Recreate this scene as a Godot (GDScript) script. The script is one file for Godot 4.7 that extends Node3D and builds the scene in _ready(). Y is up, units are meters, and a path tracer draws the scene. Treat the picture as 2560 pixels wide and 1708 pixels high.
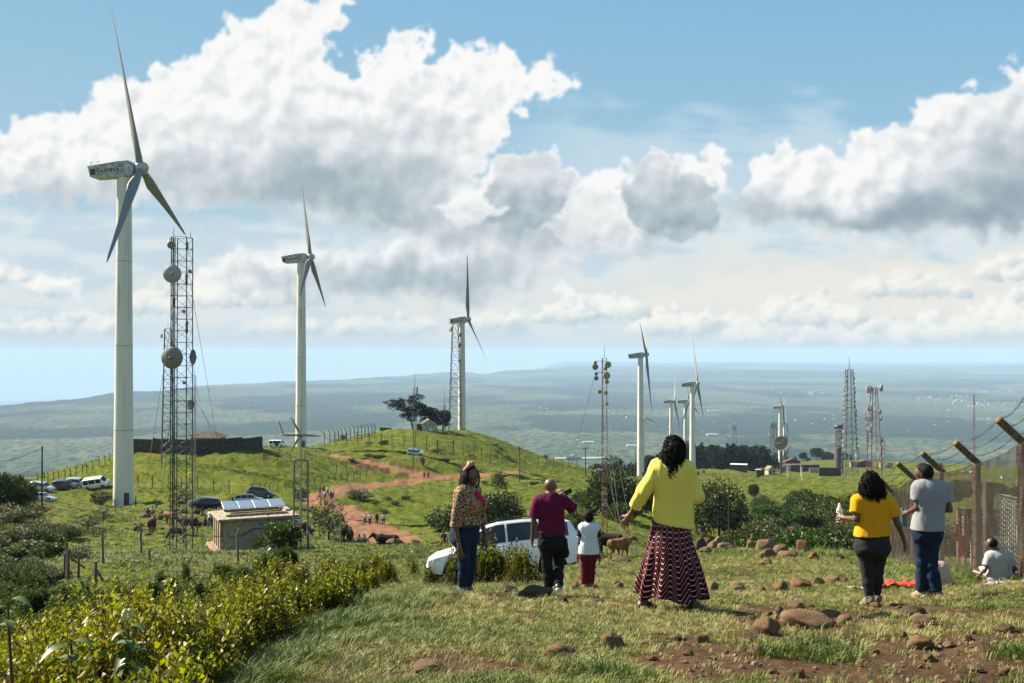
extends Node3D
# A hilltop above a wide valley: wind turbines, radio masts, a dirt road, people walking down the slope.
# Distances in metres, the eye at the origin looking along -z.  «spot» finds a place on the hillside along a line of sight, as a surveyor would.

const F := 2600.0          # focal length of the 2560 pixel wide survey photograph
const EYE_ROW := 878.0
const G := 1.0893
const EXPOSURE := 2.9
var rng := RandomNumberGenerator.new()
var used := {}
class Mb:
	var v := PackedVector3Array()
	var c := PackedColorArray()
	var uv := PackedVector2Array()
	var idx := PackedInt32Array()
	var col := Color.WHITE
	var colored := false
	var has_uv := false
	func p(q: Vector3) -> int:
		v.append(q)
		c.append(col)
		if has_uv: uv.append(Vector2.ZERO)
		return v.size() - 1
	func pt(q: Vector3, t: Vector2) -> int:
		has_uv = true
		v.append(q)
		c.append(col)
		uv.append(t)
		return v.size() - 1
	func tri(a: int, b: int, d: int) -> void:
		idx.append(a); idx.append(d); idx.append(b)
	func quad(a: int, b: int, d: int, e: int) -> void:
		idx.append(a); idx.append(d); idx.append(b)
		idx.append(a); idx.append(e); idx.append(d)
	func fquad(a: Vector3, b: Vector3, d: Vector3, e: Vector3) -> void:
		quad(p(a), p(b), p(d), p(e))
	func ftri(a: Vector3, b: Vector3, d: Vector3) -> void:
		tri(p(a), p(b), p(d))
	func box(t: Transform3D, s: Vector3) -> void:
		var h := s * 0.5
		var q: Array[Vector3] = []
		for i in 8:
			q.append(t * Vector3(h.x if i & 1 else -h.x, h.y if i & 2 else -h.y, h.z if i & 4 else -h.z))
		fquad(q[4], q[5], q[7], q[6]); fquad(q[1], q[0], q[2], q[3])
		fquad(q[5], q[1], q[3], q[7]); fquad(q[0], q[4], q[6], q[2])
		fquad(q[6], q[7], q[3], q[2]); fquad(q[0], q[1], q[5], q[4])
	func cbox(t: Transform3D, s: Vector3, b: float) -> void:   # a box with chamfered edges
		var h := s * 0.5
		var e := h - Vector3(b, b, b)
		var f := {}
		for i in 8:
			var g := Vector3(1 if i & 1 else -1, 1 if i & 2 else -1, 1 if i & 4 else -1)
			for a in 3:
				var q := e
				q[a] = h[a]
				f[i * 3 + a] = t * (q * g)
		var faces := [[4, 5, 7, 6, 2], [1, 0, 2, 3, 2], [5, 1, 3, 7, 0], [0, 4, 6, 2, 0], [6, 7, 3, 2, 1], [0, 1, 5, 4, 1]]
		for w in faces:
			var a: int = w[4]
			fquad(f[w[0] * 3 + a], f[w[1] * 3 + a], f[w[2] * 3 + a], f[w[3] * 3 + a])
		var mid := t.origin
		for i in 8:
			for a in 3:
				var j := i ^ (1 << a)
				if j < i: continue
				var a1 := (a + 1) % 3
				var a2 := (a + 2) % 3
				var q0: Vector3 = f[i * 3 + a1]; var q1: Vector3 = f[j * 3 + a1]; var q2: Vector3 = f[j * 3 + a2]; var q3: Vector3 = f[i * 3 + a2]
				if (q1 - q0).cross(q3 - q0).dot((q0 + q2) * 0.5 - mid) > 0: fquad(q0, q1, q2, q3)
				else: fquad(q3, q2, q1, q0)
			var r0: Vector3 = f[i * 3]; var r1: Vector3 = f[i * 3 + 1]; var r2: Vector3 = f[i * 3 + 2]
			if (r1 - r0).cross(r2 - r0).dot(r0 - mid) > 0: ftri(r0, r1, r2)
			else: ftri(r0, r2, r1)
	func tube(pts: Array, rad: Array, n := 6, caps := true) -> void:
		var prev := -1
		var up := Vector3.ZERO
		for i in pts.size():
			var d: Vector3 = (pts[mini(i + 1, pts.size() - 1)] - pts[maxi(i - 1, 0)]).normalized()
			if up == Vector3.ZERO:
				up = Vector3.UP if absf(d.y) < 0.9 else Vector3.RIGHT
			var sx := d.cross(up).normalized()
			up = sx.cross(d).normalized()
			var r: float = rad[mini(i, rad.size() - 1)]
			var first := v.size()
			for k in n:
				var a := TAU * k / n
				p(pts[i] + (sx * cos(a) + up * sin(a)) * r)
			if prev >= 0:
				for k in n:
					quad(prev + k, prev + (k + 1) % n, first + (k + 1) % n, first + k)
			if caps and (i == 0 or i == pts.size() - 1):
				var m := p(pts[i])
				for k in n:
					if i == 0: tri(m, first + (k + 1) % n, first + k)
					else: tri(m, first + k, first + (k + 1) % n)
			prev = first
	func bar(a: Vector3, b: Vector3, w: float, n := 4) -> void:
		tube([a, b], [w * 0.5], n)
	func lathe(t: Transform3D, prof: Array, n := 16) -> void:   # prof: Vector2(radius, height), from the bottom up
		var prev := -1
		for i in prof.size():
			var first := v.size()
			for k in n:
				var a := TAU * k / n
				p(t * Vector3(cos(a) * prof[i].x, prof[i].y, -sin(a) * prof[i].x))
			if prev >= 0:
				for k in n:
					quad(prev + k, prev + (k + 1) % n, first + (k + 1) % n, first + k)
			prev = first
	func ball(o: Vector3, r: Vector3, n := 8, b := Basis.IDENTITY) -> void:
		var prof := []
		for i in n / 2 + 1:
			var a := -PI / 2 + PI * i / (n / 2)
			prof.append(Vector2(maxf(cos(a), 0.001), sin(a)))
		lathe(Transform3D(b * Basis.from_scale(r), o), prof, n)
	func build(flat := false) -> ArrayMesh:
		if flat:
			var nv := PackedVector3Array(); var nc := PackedColorArray(); var nu := PackedVector2Array()
			for i in idx:
				nv.append(v[i]); nc.append(c[i])
				if has_uv: nu.append(uv[i])
			v = nv; c = nc; uv = nu
			idx = PackedInt32Array(range(v.size()))
		var nr := PackedVector3Array()
		nr.resize(v.size())
		for i in range(0, idx.size(), 3):
			var a := idx[i]; var b := idx[i + 1]; var d := idx[i + 2]
			var m := (v[d] - v[a]).cross(v[b] - v[a])
			nr[a] += m; nr[b] += m; nr[d] += m
		for i in nr.size():
			var l := nr[i].length_squared()
			nr[i] = nr[i] / sqrt(l) if l > 1e-30 else Vector3.UP
		var arr := []
		arr.resize(Mesh.ARRAY_MAX)
		arr[Mesh.ARRAY_VERTEX] = v
		arr[Mesh.ARRAY_NORMAL] = nr
		if colored: arr[Mesh.ARRAY_COLOR] = c
		if has_uv: arr[Mesh.ARRAY_TEX_UV] = uv
		arr[Mesh.ARRAY_INDEX] = idx
		var out := ArrayMesh.new()
		if v.size(): out.add_surface_from_arrays(Mesh.PRIMITIVE_TRIANGLES, arr)
		return out
func numbered(called: String) -> String:
	used[called] = used.get(called, -1) + 1
	return called if used[called] == 0 else "%s_%03d" % [called, used[called]]
func tag(o: Node3D, label: String, category := "", group := "", kind := "") -> Node3D:
	if label: o.set_meta("label", label)
	if category: o.set_meta("category", category)
	if group: o.set_meta("group", group)
	if kind: o.set_meta("kind", kind)
	return o
func thing(called: String, label: String, category: String, where := Vector3.ZERO, turn := 0.0, group := "") -> Node3D:
	var o := Node3D.new()
	o.name = numbered(called)
	add_child(o)
	o.position = where
	o.rotation.y = turn
	tag(o, label, category, group)
	return o
func part(called: String, m, mat: Material, parent: Node3D = null, at := Transform3D.IDENTITY, stuff := false) -> MeshInstance3D:
	var o := MeshInstance3D.new()
	o.mesh = m.build() if m is Mb else m
	o.material_override = mat
	o.transform = at
	if parent == null:
		o.name = numbered(called)
		add_child(o)
	else:
		var n := 0
		var nm := called
		while parent.has_node(nm):
			n += 1
			nm = "%s_%03d" % [called, n]
		o.name = nm
		parent.add_child(o, true)
	if stuff: o.set_meta("kind", "stuff")
	return o
func copy(o: Node3D, label: String, where: Vector3, turn := 0.0, size := 1.0, group := "") -> Node3D:
	var r: Node3D = o.duplicate()
	var base := str(o.name)
	if base.length() > 4 and base.substr(base.length() - 4, 1) == "_" and base.right(3).is_valid_int(): base = base.left(-4)
	r.name = numbered(base)
	add_child(r)
	r.transform = Transform3D(Basis(Vector3.UP, turn).scaled(Vector3.ONE * size), where)
	tag(r, label, "", group)
	return r
func lin(r: float, g: float, b: float) -> Color: return Color(r, g, b).linear_to_srgb()
func mat(c: Color, rough := 0.8, metal := 0.0) -> StandardMaterial3D:   # c: linear base colour
	var m := StandardMaterial3D.new()
	m.albedo_color = c.linear_to_srgb()
	m.roughness = rough
	m.metallic = metal
	return m
func vmat(rough := 0.85) -> StandardMaterial3D:
	var m := StandardMaterial3D.new()
	m.vertex_color_use_as_albedo = true
	m.roughness = rough
	return m
func noise(s: int, freq: float, oct := 4, gain := 0.5) -> FastNoiseLite:
	var n := FastNoiseLite.new()
	n.seed = s
	n.frequency = freq
	n.noise_type = FastNoiseLite.TYPE_SIMPLEX_SMOOTH
	n.fractal_type = FastNoiseLite.FRACTAL_FBM
	n.fractal_octaves = oct
	n.fractal_gain = gain
	return n
func grain(s: int, lo: float, hi: float, freq := 0.02, oct := 5, size := 512) -> ImageTexture:   # a grey mottle that repeats without a seam
	var n := noise(s, freq, oct)
	var im := n.get_seamless_image(size, size, false, false, 0.15, true)
	var out := Image.create(size, size, false, Image.FORMAT_RGB8)
	var px := im.get_data()
	var step := px.size() / (size * size)
	var d := PackedByteArray()
	d.resize(size * size * 3)
	for i in size * size:
		var g := int(255.0 * lerpf(lo, hi, px[i * step] / 255.0))
		d[i * 3] = g; d[i * 3 + 1] = g; d[i * 3 + 2] = g
	out.set_data(size, size, false, Image.FORMAT_RGB8, d)
	return ImageTexture.create_from_image(out)
func tri_map(m: StandardMaterial3D, scale: float, world := false) -> StandardMaterial3D:
	m.uv1_triplanar = true
	m.uv1_world_triplanar = world
	m.uv1_scale = Vector3.ONE * scale
	return m
func sight(x: float, y: float, d: float) -> Vector3:
	return Vector3((x * G - 1280.0) / F * d, -(y * G - EYE_ROW) / F * d, -d)
const TH0 := -0.72
const TH_STEP := 0.012
const TH_N := 121
const W0 := 1.6
const W_STEP := 0.06
const W_N := 108
var table := PackedFloat32Array()
var n_fine := noise(11, 1.6, 3)
var n_mid := noise(12, 0.16, 4)
var n_big := noise(13, 0.02, 4)
var n_dirt := noise(14, 0.55, 4, 0.55)
var n_tone := noise(15, 0.09, 4)
var n_tone2 := noise(16, 0.9, 3)
var roads: Array = []      # each: [points, half widths]
var bare: Array = []       # trodden patches: Vector4(x, z, radius, strength)
var lush: Array = []
func survey() -> Array:   # (pixel column, metres away, metres below the eye)
	return [
		[100, 6, 2.5], [500, 6, 2.2], [900, 6, 1.98], [1600, 6, 1.95], [2400, 6, 1.92],
		[-400, 10, 4.4], [200, 10, 3.45], [700, 10, 2.66], [1300, 10, 2.5], [1800, 10, 2.53], [2130, 10, 2.58], [2400, 10, 2.58], [3000, 10, 2.45],
		[200, 13, 4.6], [800, 13, 3.25], [1160, 13, 3.03], [1700, 13, 3.05], [2130, 13, 3.14], [2350, 13.5, 3.2], [2700, 13, 2.9],
		[200, 17, 5.6], [800, 17, 4.25], [1400, 17, 3.92], [2000, 17, 3.87], [2500, 17, 3.78], [3000, 17, 3.6],
		[2450, 21, 4.45], [200, 28, 8.2], [900, 28, 6.6], [1500, 28, 5.95], [2000, 28, 5.7], [2400, 28, 5.75],
		[-400, 35, 10.5], [200, 35, 9.4], [600, 35, 8.7], [1400, 35, 7.4], [1900, 42, 8.05], [2300, 40, 8.0], [3000, 40, 8.5],
		[1530, 49, 9.75], [261, 51, 10.4], [640, 67, 12.7], [300, 67, 12.9], [1508, 75, 13.6], [220, 75, 13.6], [-400, 75, 15],
		[420, 85, 14.9], [950, 100, 18.6], [1200, 100, 18.6], [400, 110, 17.6], [0, 120, 18.2], [720, 140, 22.0], [920, 150, 24.8], [1300, 150, 24.2],
		[313, 170, 25.1], [520, 165, 23.9], [790, 172, 24.6], [-200, 180, 26], [210, 188, 24.7], [640, 185, 24.2], [1300, 200, 28.4], [1050, 210, 28.6],
		[345, 215, 21.3], [500, 215, 21.0], [655, 215, 21.6], [283, 228, 22.9], [87, 212, 25.4], [-200, 215, 31],
		[860, 235, 28.6], [1040, 262, 31.7], [1170, 270, 31.9], [1300, 285, 33.0], [756, 300, 28.7], [693, 300, 27.7], [1037, 278, 27.6], [880, 300, 28.3],
		[283, 280, 36], [500, 300, 33], [600, 420, 62], [100, 320, 58], [-400, 320, 70],
		[1156, 411, 32.6], [960, 375, 29.0], [1070, 360, 29.0], [1253, 400, 34.2], [1362, 385, 40.2], [1470, 370, 43.6], [1300, 330, 35.6], [860, 370, 31.5],
		[1500, 110, 18.3], [1500, 180, 27.0], [1500, 300, 38.0], [1604, 440, 54], [1737, 558, 64.3], [1450, 520, 66],
		[1900, 60, 13.6], [1900, 90, 21.5], [1900, 130, 27.5], [1900, 190, 32], [1900, 280, 39.6], [1900, 400, 52.3],
		[1953, 1000, 106], [2100, 700, 85], [2250, 430, 56], [2500, 300, 41.5], [2500, 600, 73], [2500, 1000, 112], [2400, 62, 12.8], [2400, 100, 19.0], [2400, 200, 30.5],
		[3000, 100, 20], [3000, 400, 60], [3000, 1000, 120],
		[900, 560, 75], [1156, 560, 72], [300, 560, 150], [-400, 560, 170], [700, 800, 190], [1300, 800, 140], [1600, 900, 115],
		[0, 1400, 340], [900, 1400, 330], [1600, 1400, 220], [2200, 1400, 165], [3000, 1400, 190],
		[0, 2400, 448], [900, 2400, 448], [1600, 2400, 425], [2200, 2400, 410], [3000, 2400, 420],
		[0, 3200, 452], [1280, 3200, 452], [2560, 3200, 452]]
func tps(r2: float) -> float: return 0.5 * r2 * log(r2 + 1e-9)
func survey_land() -> void:
	var pts := survey()
	var n := pts.size()
	var q := PackedVector2Array()
	var val := PackedFloat64Array()
	for s in pts:
		var u: float = (s[0] - 1280.0) / F
		var d: float = s[1]
		q.append(Vector2(atan(u) * 2.2, log(d * sqrt(1 + u * u))))
		val.append(s[2] / (d * sqrt(1 + u * u)))
	var m := n + 3
	var a: Array[PackedFloat64Array] = []
	for i in m:
		var row := PackedFloat64Array()
		row.resize(m + 1)
		a.append(row)
	for i in n:
		for j in n:
			a[i][j] = tps(q[i].distance_squared_to(q[j])) + (0.002 if i == j else 0.0)
		a[i][n] = 1.0; a[i][n + 1] = q[i].x; a[i][n + 2] = q[i].y
		a[n][i] = 1.0; a[n + 1][i] = q[i].x; a[n + 2][i] = q[i].y
		a[i][m] = val[i]
	for k in m:
		var best := k
		for i in range(k + 1, m):
			if absf(a[i][k]) > absf(a[best][k]): best = i
		var tmp := a[k]; a[k] = a[best]; a[best] = tmp
		var rk := a[k]
		for i in range(k + 1, m):
			var f := a[i][k] / rk[k]
			if f == 0.0: continue
			var ri := a[i]
			for j in range(k, m + 1): ri[j] -= f * rk[j]
			a[i] = ri
	var x := PackedFloat64Array()
	x.resize(m)
	for k in range(m - 1, -1, -1):
		var s := a[k][m]
		for j in range(k + 1, m): s -= a[k][j] * x[j]
		x[k] = s / a[k][k]
	table.resize(TH_N * W_N)
	for i in TH_N:
		for j in W_N:
			var g := Vector2((TH0 + i * TH_STEP) * 2.2, W0 + j * W_STEP)
			var s := x[n] + x[n + 1] * g.x + x[n + 2] * g.y
			for k in n: s += x[k] * tps(g.distance_squared_to(q[k]))
			table[i * W_N + j] = s
func hgt(x: float, z: float) -> float:
	var r := maxf(sqrt(x * x + z * z), 0.01)
	var th := atan2(x, -z)
	var fi := clampf((th - TH0) / TH_STEP, 0.0, TH_N - 1.001)
	var fj := clampf((log(r) - W0) / W_STEP, 0.0, W_N - 1.001)
	var i := int(fi)
	var j := int(fj)
	fi -= i
	fj -= j
	var k := i * W_N + j
	var s := lerpf(lerpf(table[k], table[k + 1], fj), lerpf(table[k + W_N], table[k + W_N + 1], fj), fi)
	var drop := s * r
	if r < 6.0:
		drop = lerpf(1.62 + 0.055 * r, drop, smoothstep(4.9, 6.0, r))
	var side := absf(th)
	if side > 0.7:   # behind and beside the eye the same hilltop goes on
		drop = lerpf(drop, minf(1.62 + r * 0.06 + r * r * 0.0006, 460.0), smoothstep(0.7, 1.6, side))
	var near := smoothstep(3000.0, 1500.0, r)
	var far := smoothstep(20.0, 160.0, r)
	return -drop + near * (n_fine.get_noise_2d(x, z) * 0.035 * (1.0 - far) + n_mid.get_noise_2d(x, z) * lerpf(0.10, 0.75, far) + n_big.get_noise_2d(x, z) * 2.2 * smoothstep(60.0, 500.0, r))
func ground(x: float, z: float) -> Vector3: return Vector3(x, hgt(x, z), z)
func spot(px: float, py: float, near := 5.0, far := 2400.0) -> Vector3:   # where a line of sight first meets the land
	var d := near
	var last := near
	while d < far:
		var q := sight(px, py, d)
		if q.y < hgt(q.x, q.z):
			for k in 14:
				var m := (last + d) * 0.5
				q = sight(px, py, m)
				if q.y < hgt(q.x, q.z): d = m
				else: last = m
			return ground(q.x, q.z)
		last = d
		d *= 1.012
	var e := sight(px, py, far)
	return ground(e.x, e.z)
func at_depth(px: float, d: float) -> Vector3:
	return ground((px * G - 1280.0) / F * d, -d)
func road_mask(x: float, z: float) -> float:
	var best := 0.0
	var q := Vector2(x, z)
	for rd in roads:
		var box: Rect2 = rd[2]
		if not box.has_point(q): continue
		var pts: PackedVector2Array = rd[0]
		for i in pts.size() - 1:
			var a := pts[i]
			var ab := pts[i + 1] - a
			var t := clampf((q - a).dot(ab) / ab.length_squared(), 0.0, 1.0)
			var w: float = lerpf(rd[1][i], rd[1][i + 1], t)
			best = maxf(best, 1.0 - smoothstep(w * 0.75, w * 1.15, q.distance_to(a + ab * t)))
	return best
func lay_road(pts: Array) -> void:   # [print x, print y, half width in metres]
	var line := PackedVector2Array()
	var w := []
	var box := Rect2()
	for s in pts:
		var g := spot(s[0], s[1])
		var q := Vector2(g.x, g.z)
		line.append(q)
		w.append(s[2])
		box = Rect2(q, Vector2.ZERO) if line.size() == 1 else box.expand(q)
	roads.append([line, w, box.grow(9.0)])
func bare_mask(x: float, z: float) -> float:   # trodden earth among the turf, 0..1
	var r := sqrt(x * x + z * z)
	var s := n_dirt.get_noise_2d(x, z * 0.75) * 1.25
	var b := -0.42
	for c in bare:
		var dx: float = x - c.x
		var dz: float = z - c.y
		var k: float = (dx * dx + dz * dz) / (c.z * c.z)
		if k < 4.0: b += c.w * exp(-k * 1.6)
	if r > 60.0: b -= 0.25
	return smoothstep(-0.02, 0.16, s + b)
func land_colour(x: float, z: float) -> Color:
	var r := sqrt(x * x + z * z)
	var t := n_tone.get_noise_2d(x, z)
	var t2 := n_tone2.get_noise_2d(x, z)
	var green := Color(0.088, 0.128, 0.016).lerp(Color(0.145, 0.150, 0.030), clampf(0.45 + t * 0.9, 0, 1))
	if r < 45.0:
		var l := 0.0
		for c in lush:
			l = maxf(l, 1.0 - smoothstep(c.z * 0.4, c.z, Vector2(x - c.x, z - c.y).length()))
		green = Color(0.125, 0.125, 0.038).lerp(Color(0.085, 0.115, 0.018), maxf(l, smoothstep(20.0, 45.0, r)))
	green = green * (1.0 + 0.35 * t2)
	var earth := Color(0.090, 0.055, 0.035) * (1.0 + 0.3 * t2 + 0.25 * t)
	var c := green.lerp(earth, bare_mask(x, z))
	if r > 55.0 and r < 700.0:
		var m := road_mask(x, z)
		if m > 0.0: c = c.lerp(Color(0.27, 0.145, 0.085) * (1.0 + 0.25 * t2), smoothstep(0.25, 0.75, m + t2 * 0.35))
	c.a = 1.0
	return c
func build_land() -> void:
	var th := PackedFloat32Array()
	var a := -PI
	while a < -0.72:
		th.append(a); a += 0.06
	a = -0.72
	while a < 0.72:
		th.append(a)
		a += 0.0018 if absf(a) < 0.5 else 0.008
	while a < PI:
		th.append(a); a += 0.06
	var rs := PackedFloat32Array()
	var r := 0.6
	while r < 3300.0:
		rs.append(r)
		r *= 1.03 if r < 4.5 else (1.0095 if r < 60.0 else (1.011 if r < 500.0 else 1.02))
	var m := Mb.new()
	m.colored = true
	var nt := th.size()
	var nr := rs.size()
	for i in nt:
		var sx := sin(th[i])
		var cz := -cos(th[i])
		for j in nr:
			var x := sx * rs[j]
			var z := cz * rs[j]
			m.col = land_colour(x, z) if absf(th[i]) < 0.8 else Color(0.105, 0.13, 0.026)
			m.p(Vector3(x, hgt(x, z), z))
	for i in nt:
		var k := (i + 1) % nt
		for j in nr - 1:
			m.quad(i * nr + j, k * nr + j, k * nr + j + 1, i * nr + j + 1)
	var mid := m.p(Vector3(0, -1.62, 0))
	for i in nt: m.tri(mid, ((i + 1) % nt) * nr, i * nr)
	var mm := vmat(1.0)
	mm.metallic_specular = 0.1
	mm.albedo_texture = grain(21, 0.72, 1.0, 0.03, 5)
	mm.normal_enabled = true
	tri_map(mm, 0.45, true)
	mm.normal_enabled = false
	mm.heightmap_enabled = true
	mm.heightmap_texture = mm.albedo_texture
	mm.heightmap_scale = 4.0
	tag(part("ground", m, mm), "green grassy hillside with trodden brown earth and a dirt road", "", "", "structure")
func build_plain() -> void:   # the valley floor and the ranges beyond it
	var n_field := noise(31, 0.0011, 4)
	var n_wood := noise(32, 0.00045, 5, 0.6)
	var n_cell := FastNoiseLite.new()
	n_cell.seed = 33
	n_cell.noise_type = FastNoiseLite.TYPE_CELLULAR
	n_cell.cellular_return_type = FastNoiseLite.RETURN_CELL_VALUE
	n_cell.frequency = 0.0035
	var n_hill := noise(34, 0.00011, 5)
	var n_trees := noise(35, 0.012, 3)
	var n_speck := noise(37, 0.02, 3, 0.6)
	var n_ridge := noise(36, 2.2, 4)
	var m := Mb.new()
	m.colored = true
	var nt := 0
	var rs := PackedFloat32Array()
	var r := 2600.0
	while r < 46000.0:
		rs.append(r)
		r *= 1.0062 if r < 20000.0 else 1.012
	var ths := PackedFloat32Array()
	var a := -PI
	while a < PI:
		ths.append(a)
		a += 0.0016 if absf(a) < 0.56 else 0.05
	for t in ths:
		for q in rs:
			var x := sin(t) * q
			var z := -cos(t) * q
			var far := smoothstep(9000.0, 30000.0, q)
			var y := -455.0 + n_hill.get_noise_2d(x, z) * lerpf(16.0, 90.0, far)
			var rim := (9300.0 + maxf(t + 0.46, 0.0) * 26000.0) * (1.0 + 0.14 * n_ridge.get_noise_2d(t * 2.2, 4.0) + 0.04 * n_ridge.get_noise_2d(t * 9.0, 9.0))
			y -= 1500.0 * smoothstep(0.06, -0.06, t) * smoothstep(rim, rim * 1.35, q)   # the land falls away into a deep basin on the left
			var left := smoothstep(0.15, -0.35, t)
			for k in 3:
				var rr: float = [13500.0, 21000.0, 33000.0][k]
				var hh: float = [40.0 * left, 70.0 + 40.0 * left, 70.0 + 40.0 * left][k]
				var e: float = (q - rr * (1.0 + 0.05 * sin(t * 5.0 + k * 2.0))) / (rr * 0.16)
				y += hh * exp(-e * e) * (0.75 + 0.5 * n_ridge.get_noise_2d(t * 3.0 + k * 7.0, q / rr))
			y += n_trees.get_noise_2d(x, z) * 7.0 * smoothstep(9000.0, 3000.0, q)
			var wood := smoothstep(-0.06, 0.10, n_wood.get_noise_2d(x, z * 0.55) + 0.5 * smoothstep(5700.0, 6300.0, q + 500.0 * n_hill.get_noise_2d(x * 9.0, 5.0)) * smoothstep(7900.0, 7000.0, q) * smoothstep(-0.08, 0.06, t) - 0.3 * smoothstep(4600.0, 5000.0, q) * smoothstep(6100.0, 5700.0, q))  # woods, plus a dark band painted in for cloud shadow across the right
			var cell := n_cell.get_noise_2d(x, z * 0.6)
			var field := Color(0.05, 0.075, 0.03).lerp(Color(0.115, 0.11, 0.065), clampf(0.30 + cell * 0.75 + n_field.get_noise_2d(x, z) * 0.6, 0, 1))
			var sp := n_speck.get_noise_2d(x, z * 0.45)
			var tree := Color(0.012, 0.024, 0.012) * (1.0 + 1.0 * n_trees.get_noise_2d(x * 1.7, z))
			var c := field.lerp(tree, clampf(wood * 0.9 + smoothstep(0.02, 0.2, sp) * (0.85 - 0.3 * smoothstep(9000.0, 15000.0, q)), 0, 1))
			c.a = 1.0
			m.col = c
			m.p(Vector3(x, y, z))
	nt = ths.size()
	var nr := rs.size()
	for i in nt:
		var k := (i + 1) % nt
		for j in nr - 1:
			m.quad(i * nr + j, k * nr + j, k * nr + j + 1, i * nr + j + 1)
	var pm := vmat(1.0)
	pm.metallic_specular = 0.1
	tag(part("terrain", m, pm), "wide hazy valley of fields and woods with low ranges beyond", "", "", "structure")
var sky_w := 4096
func poly_dist(q: Vector2, poly: PackedVector2Array) -> float:   # negative inside
	var d := 1e18
	var s := 1.0
	var n := poly.size()
	var j := n - 1
	for i in n:
		var e := poly[j] - poly[i]
		var w := q - poly[i]
		var b := w - e * clampf(w.dot(e) / e.dot(e), 0.0, 1.0)
		d = minf(d, b.length_squared())
		var c1 := q.y >= poly[i].y
		var c2 := q.y < poly[j].y
		var c3 := e.x * w.y > e.y * w.x
		if (c1 and c2 and c3) or (not c1 and not c2 and not c3): s = -s
		j = i
	return s * sqrt(d)
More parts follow.
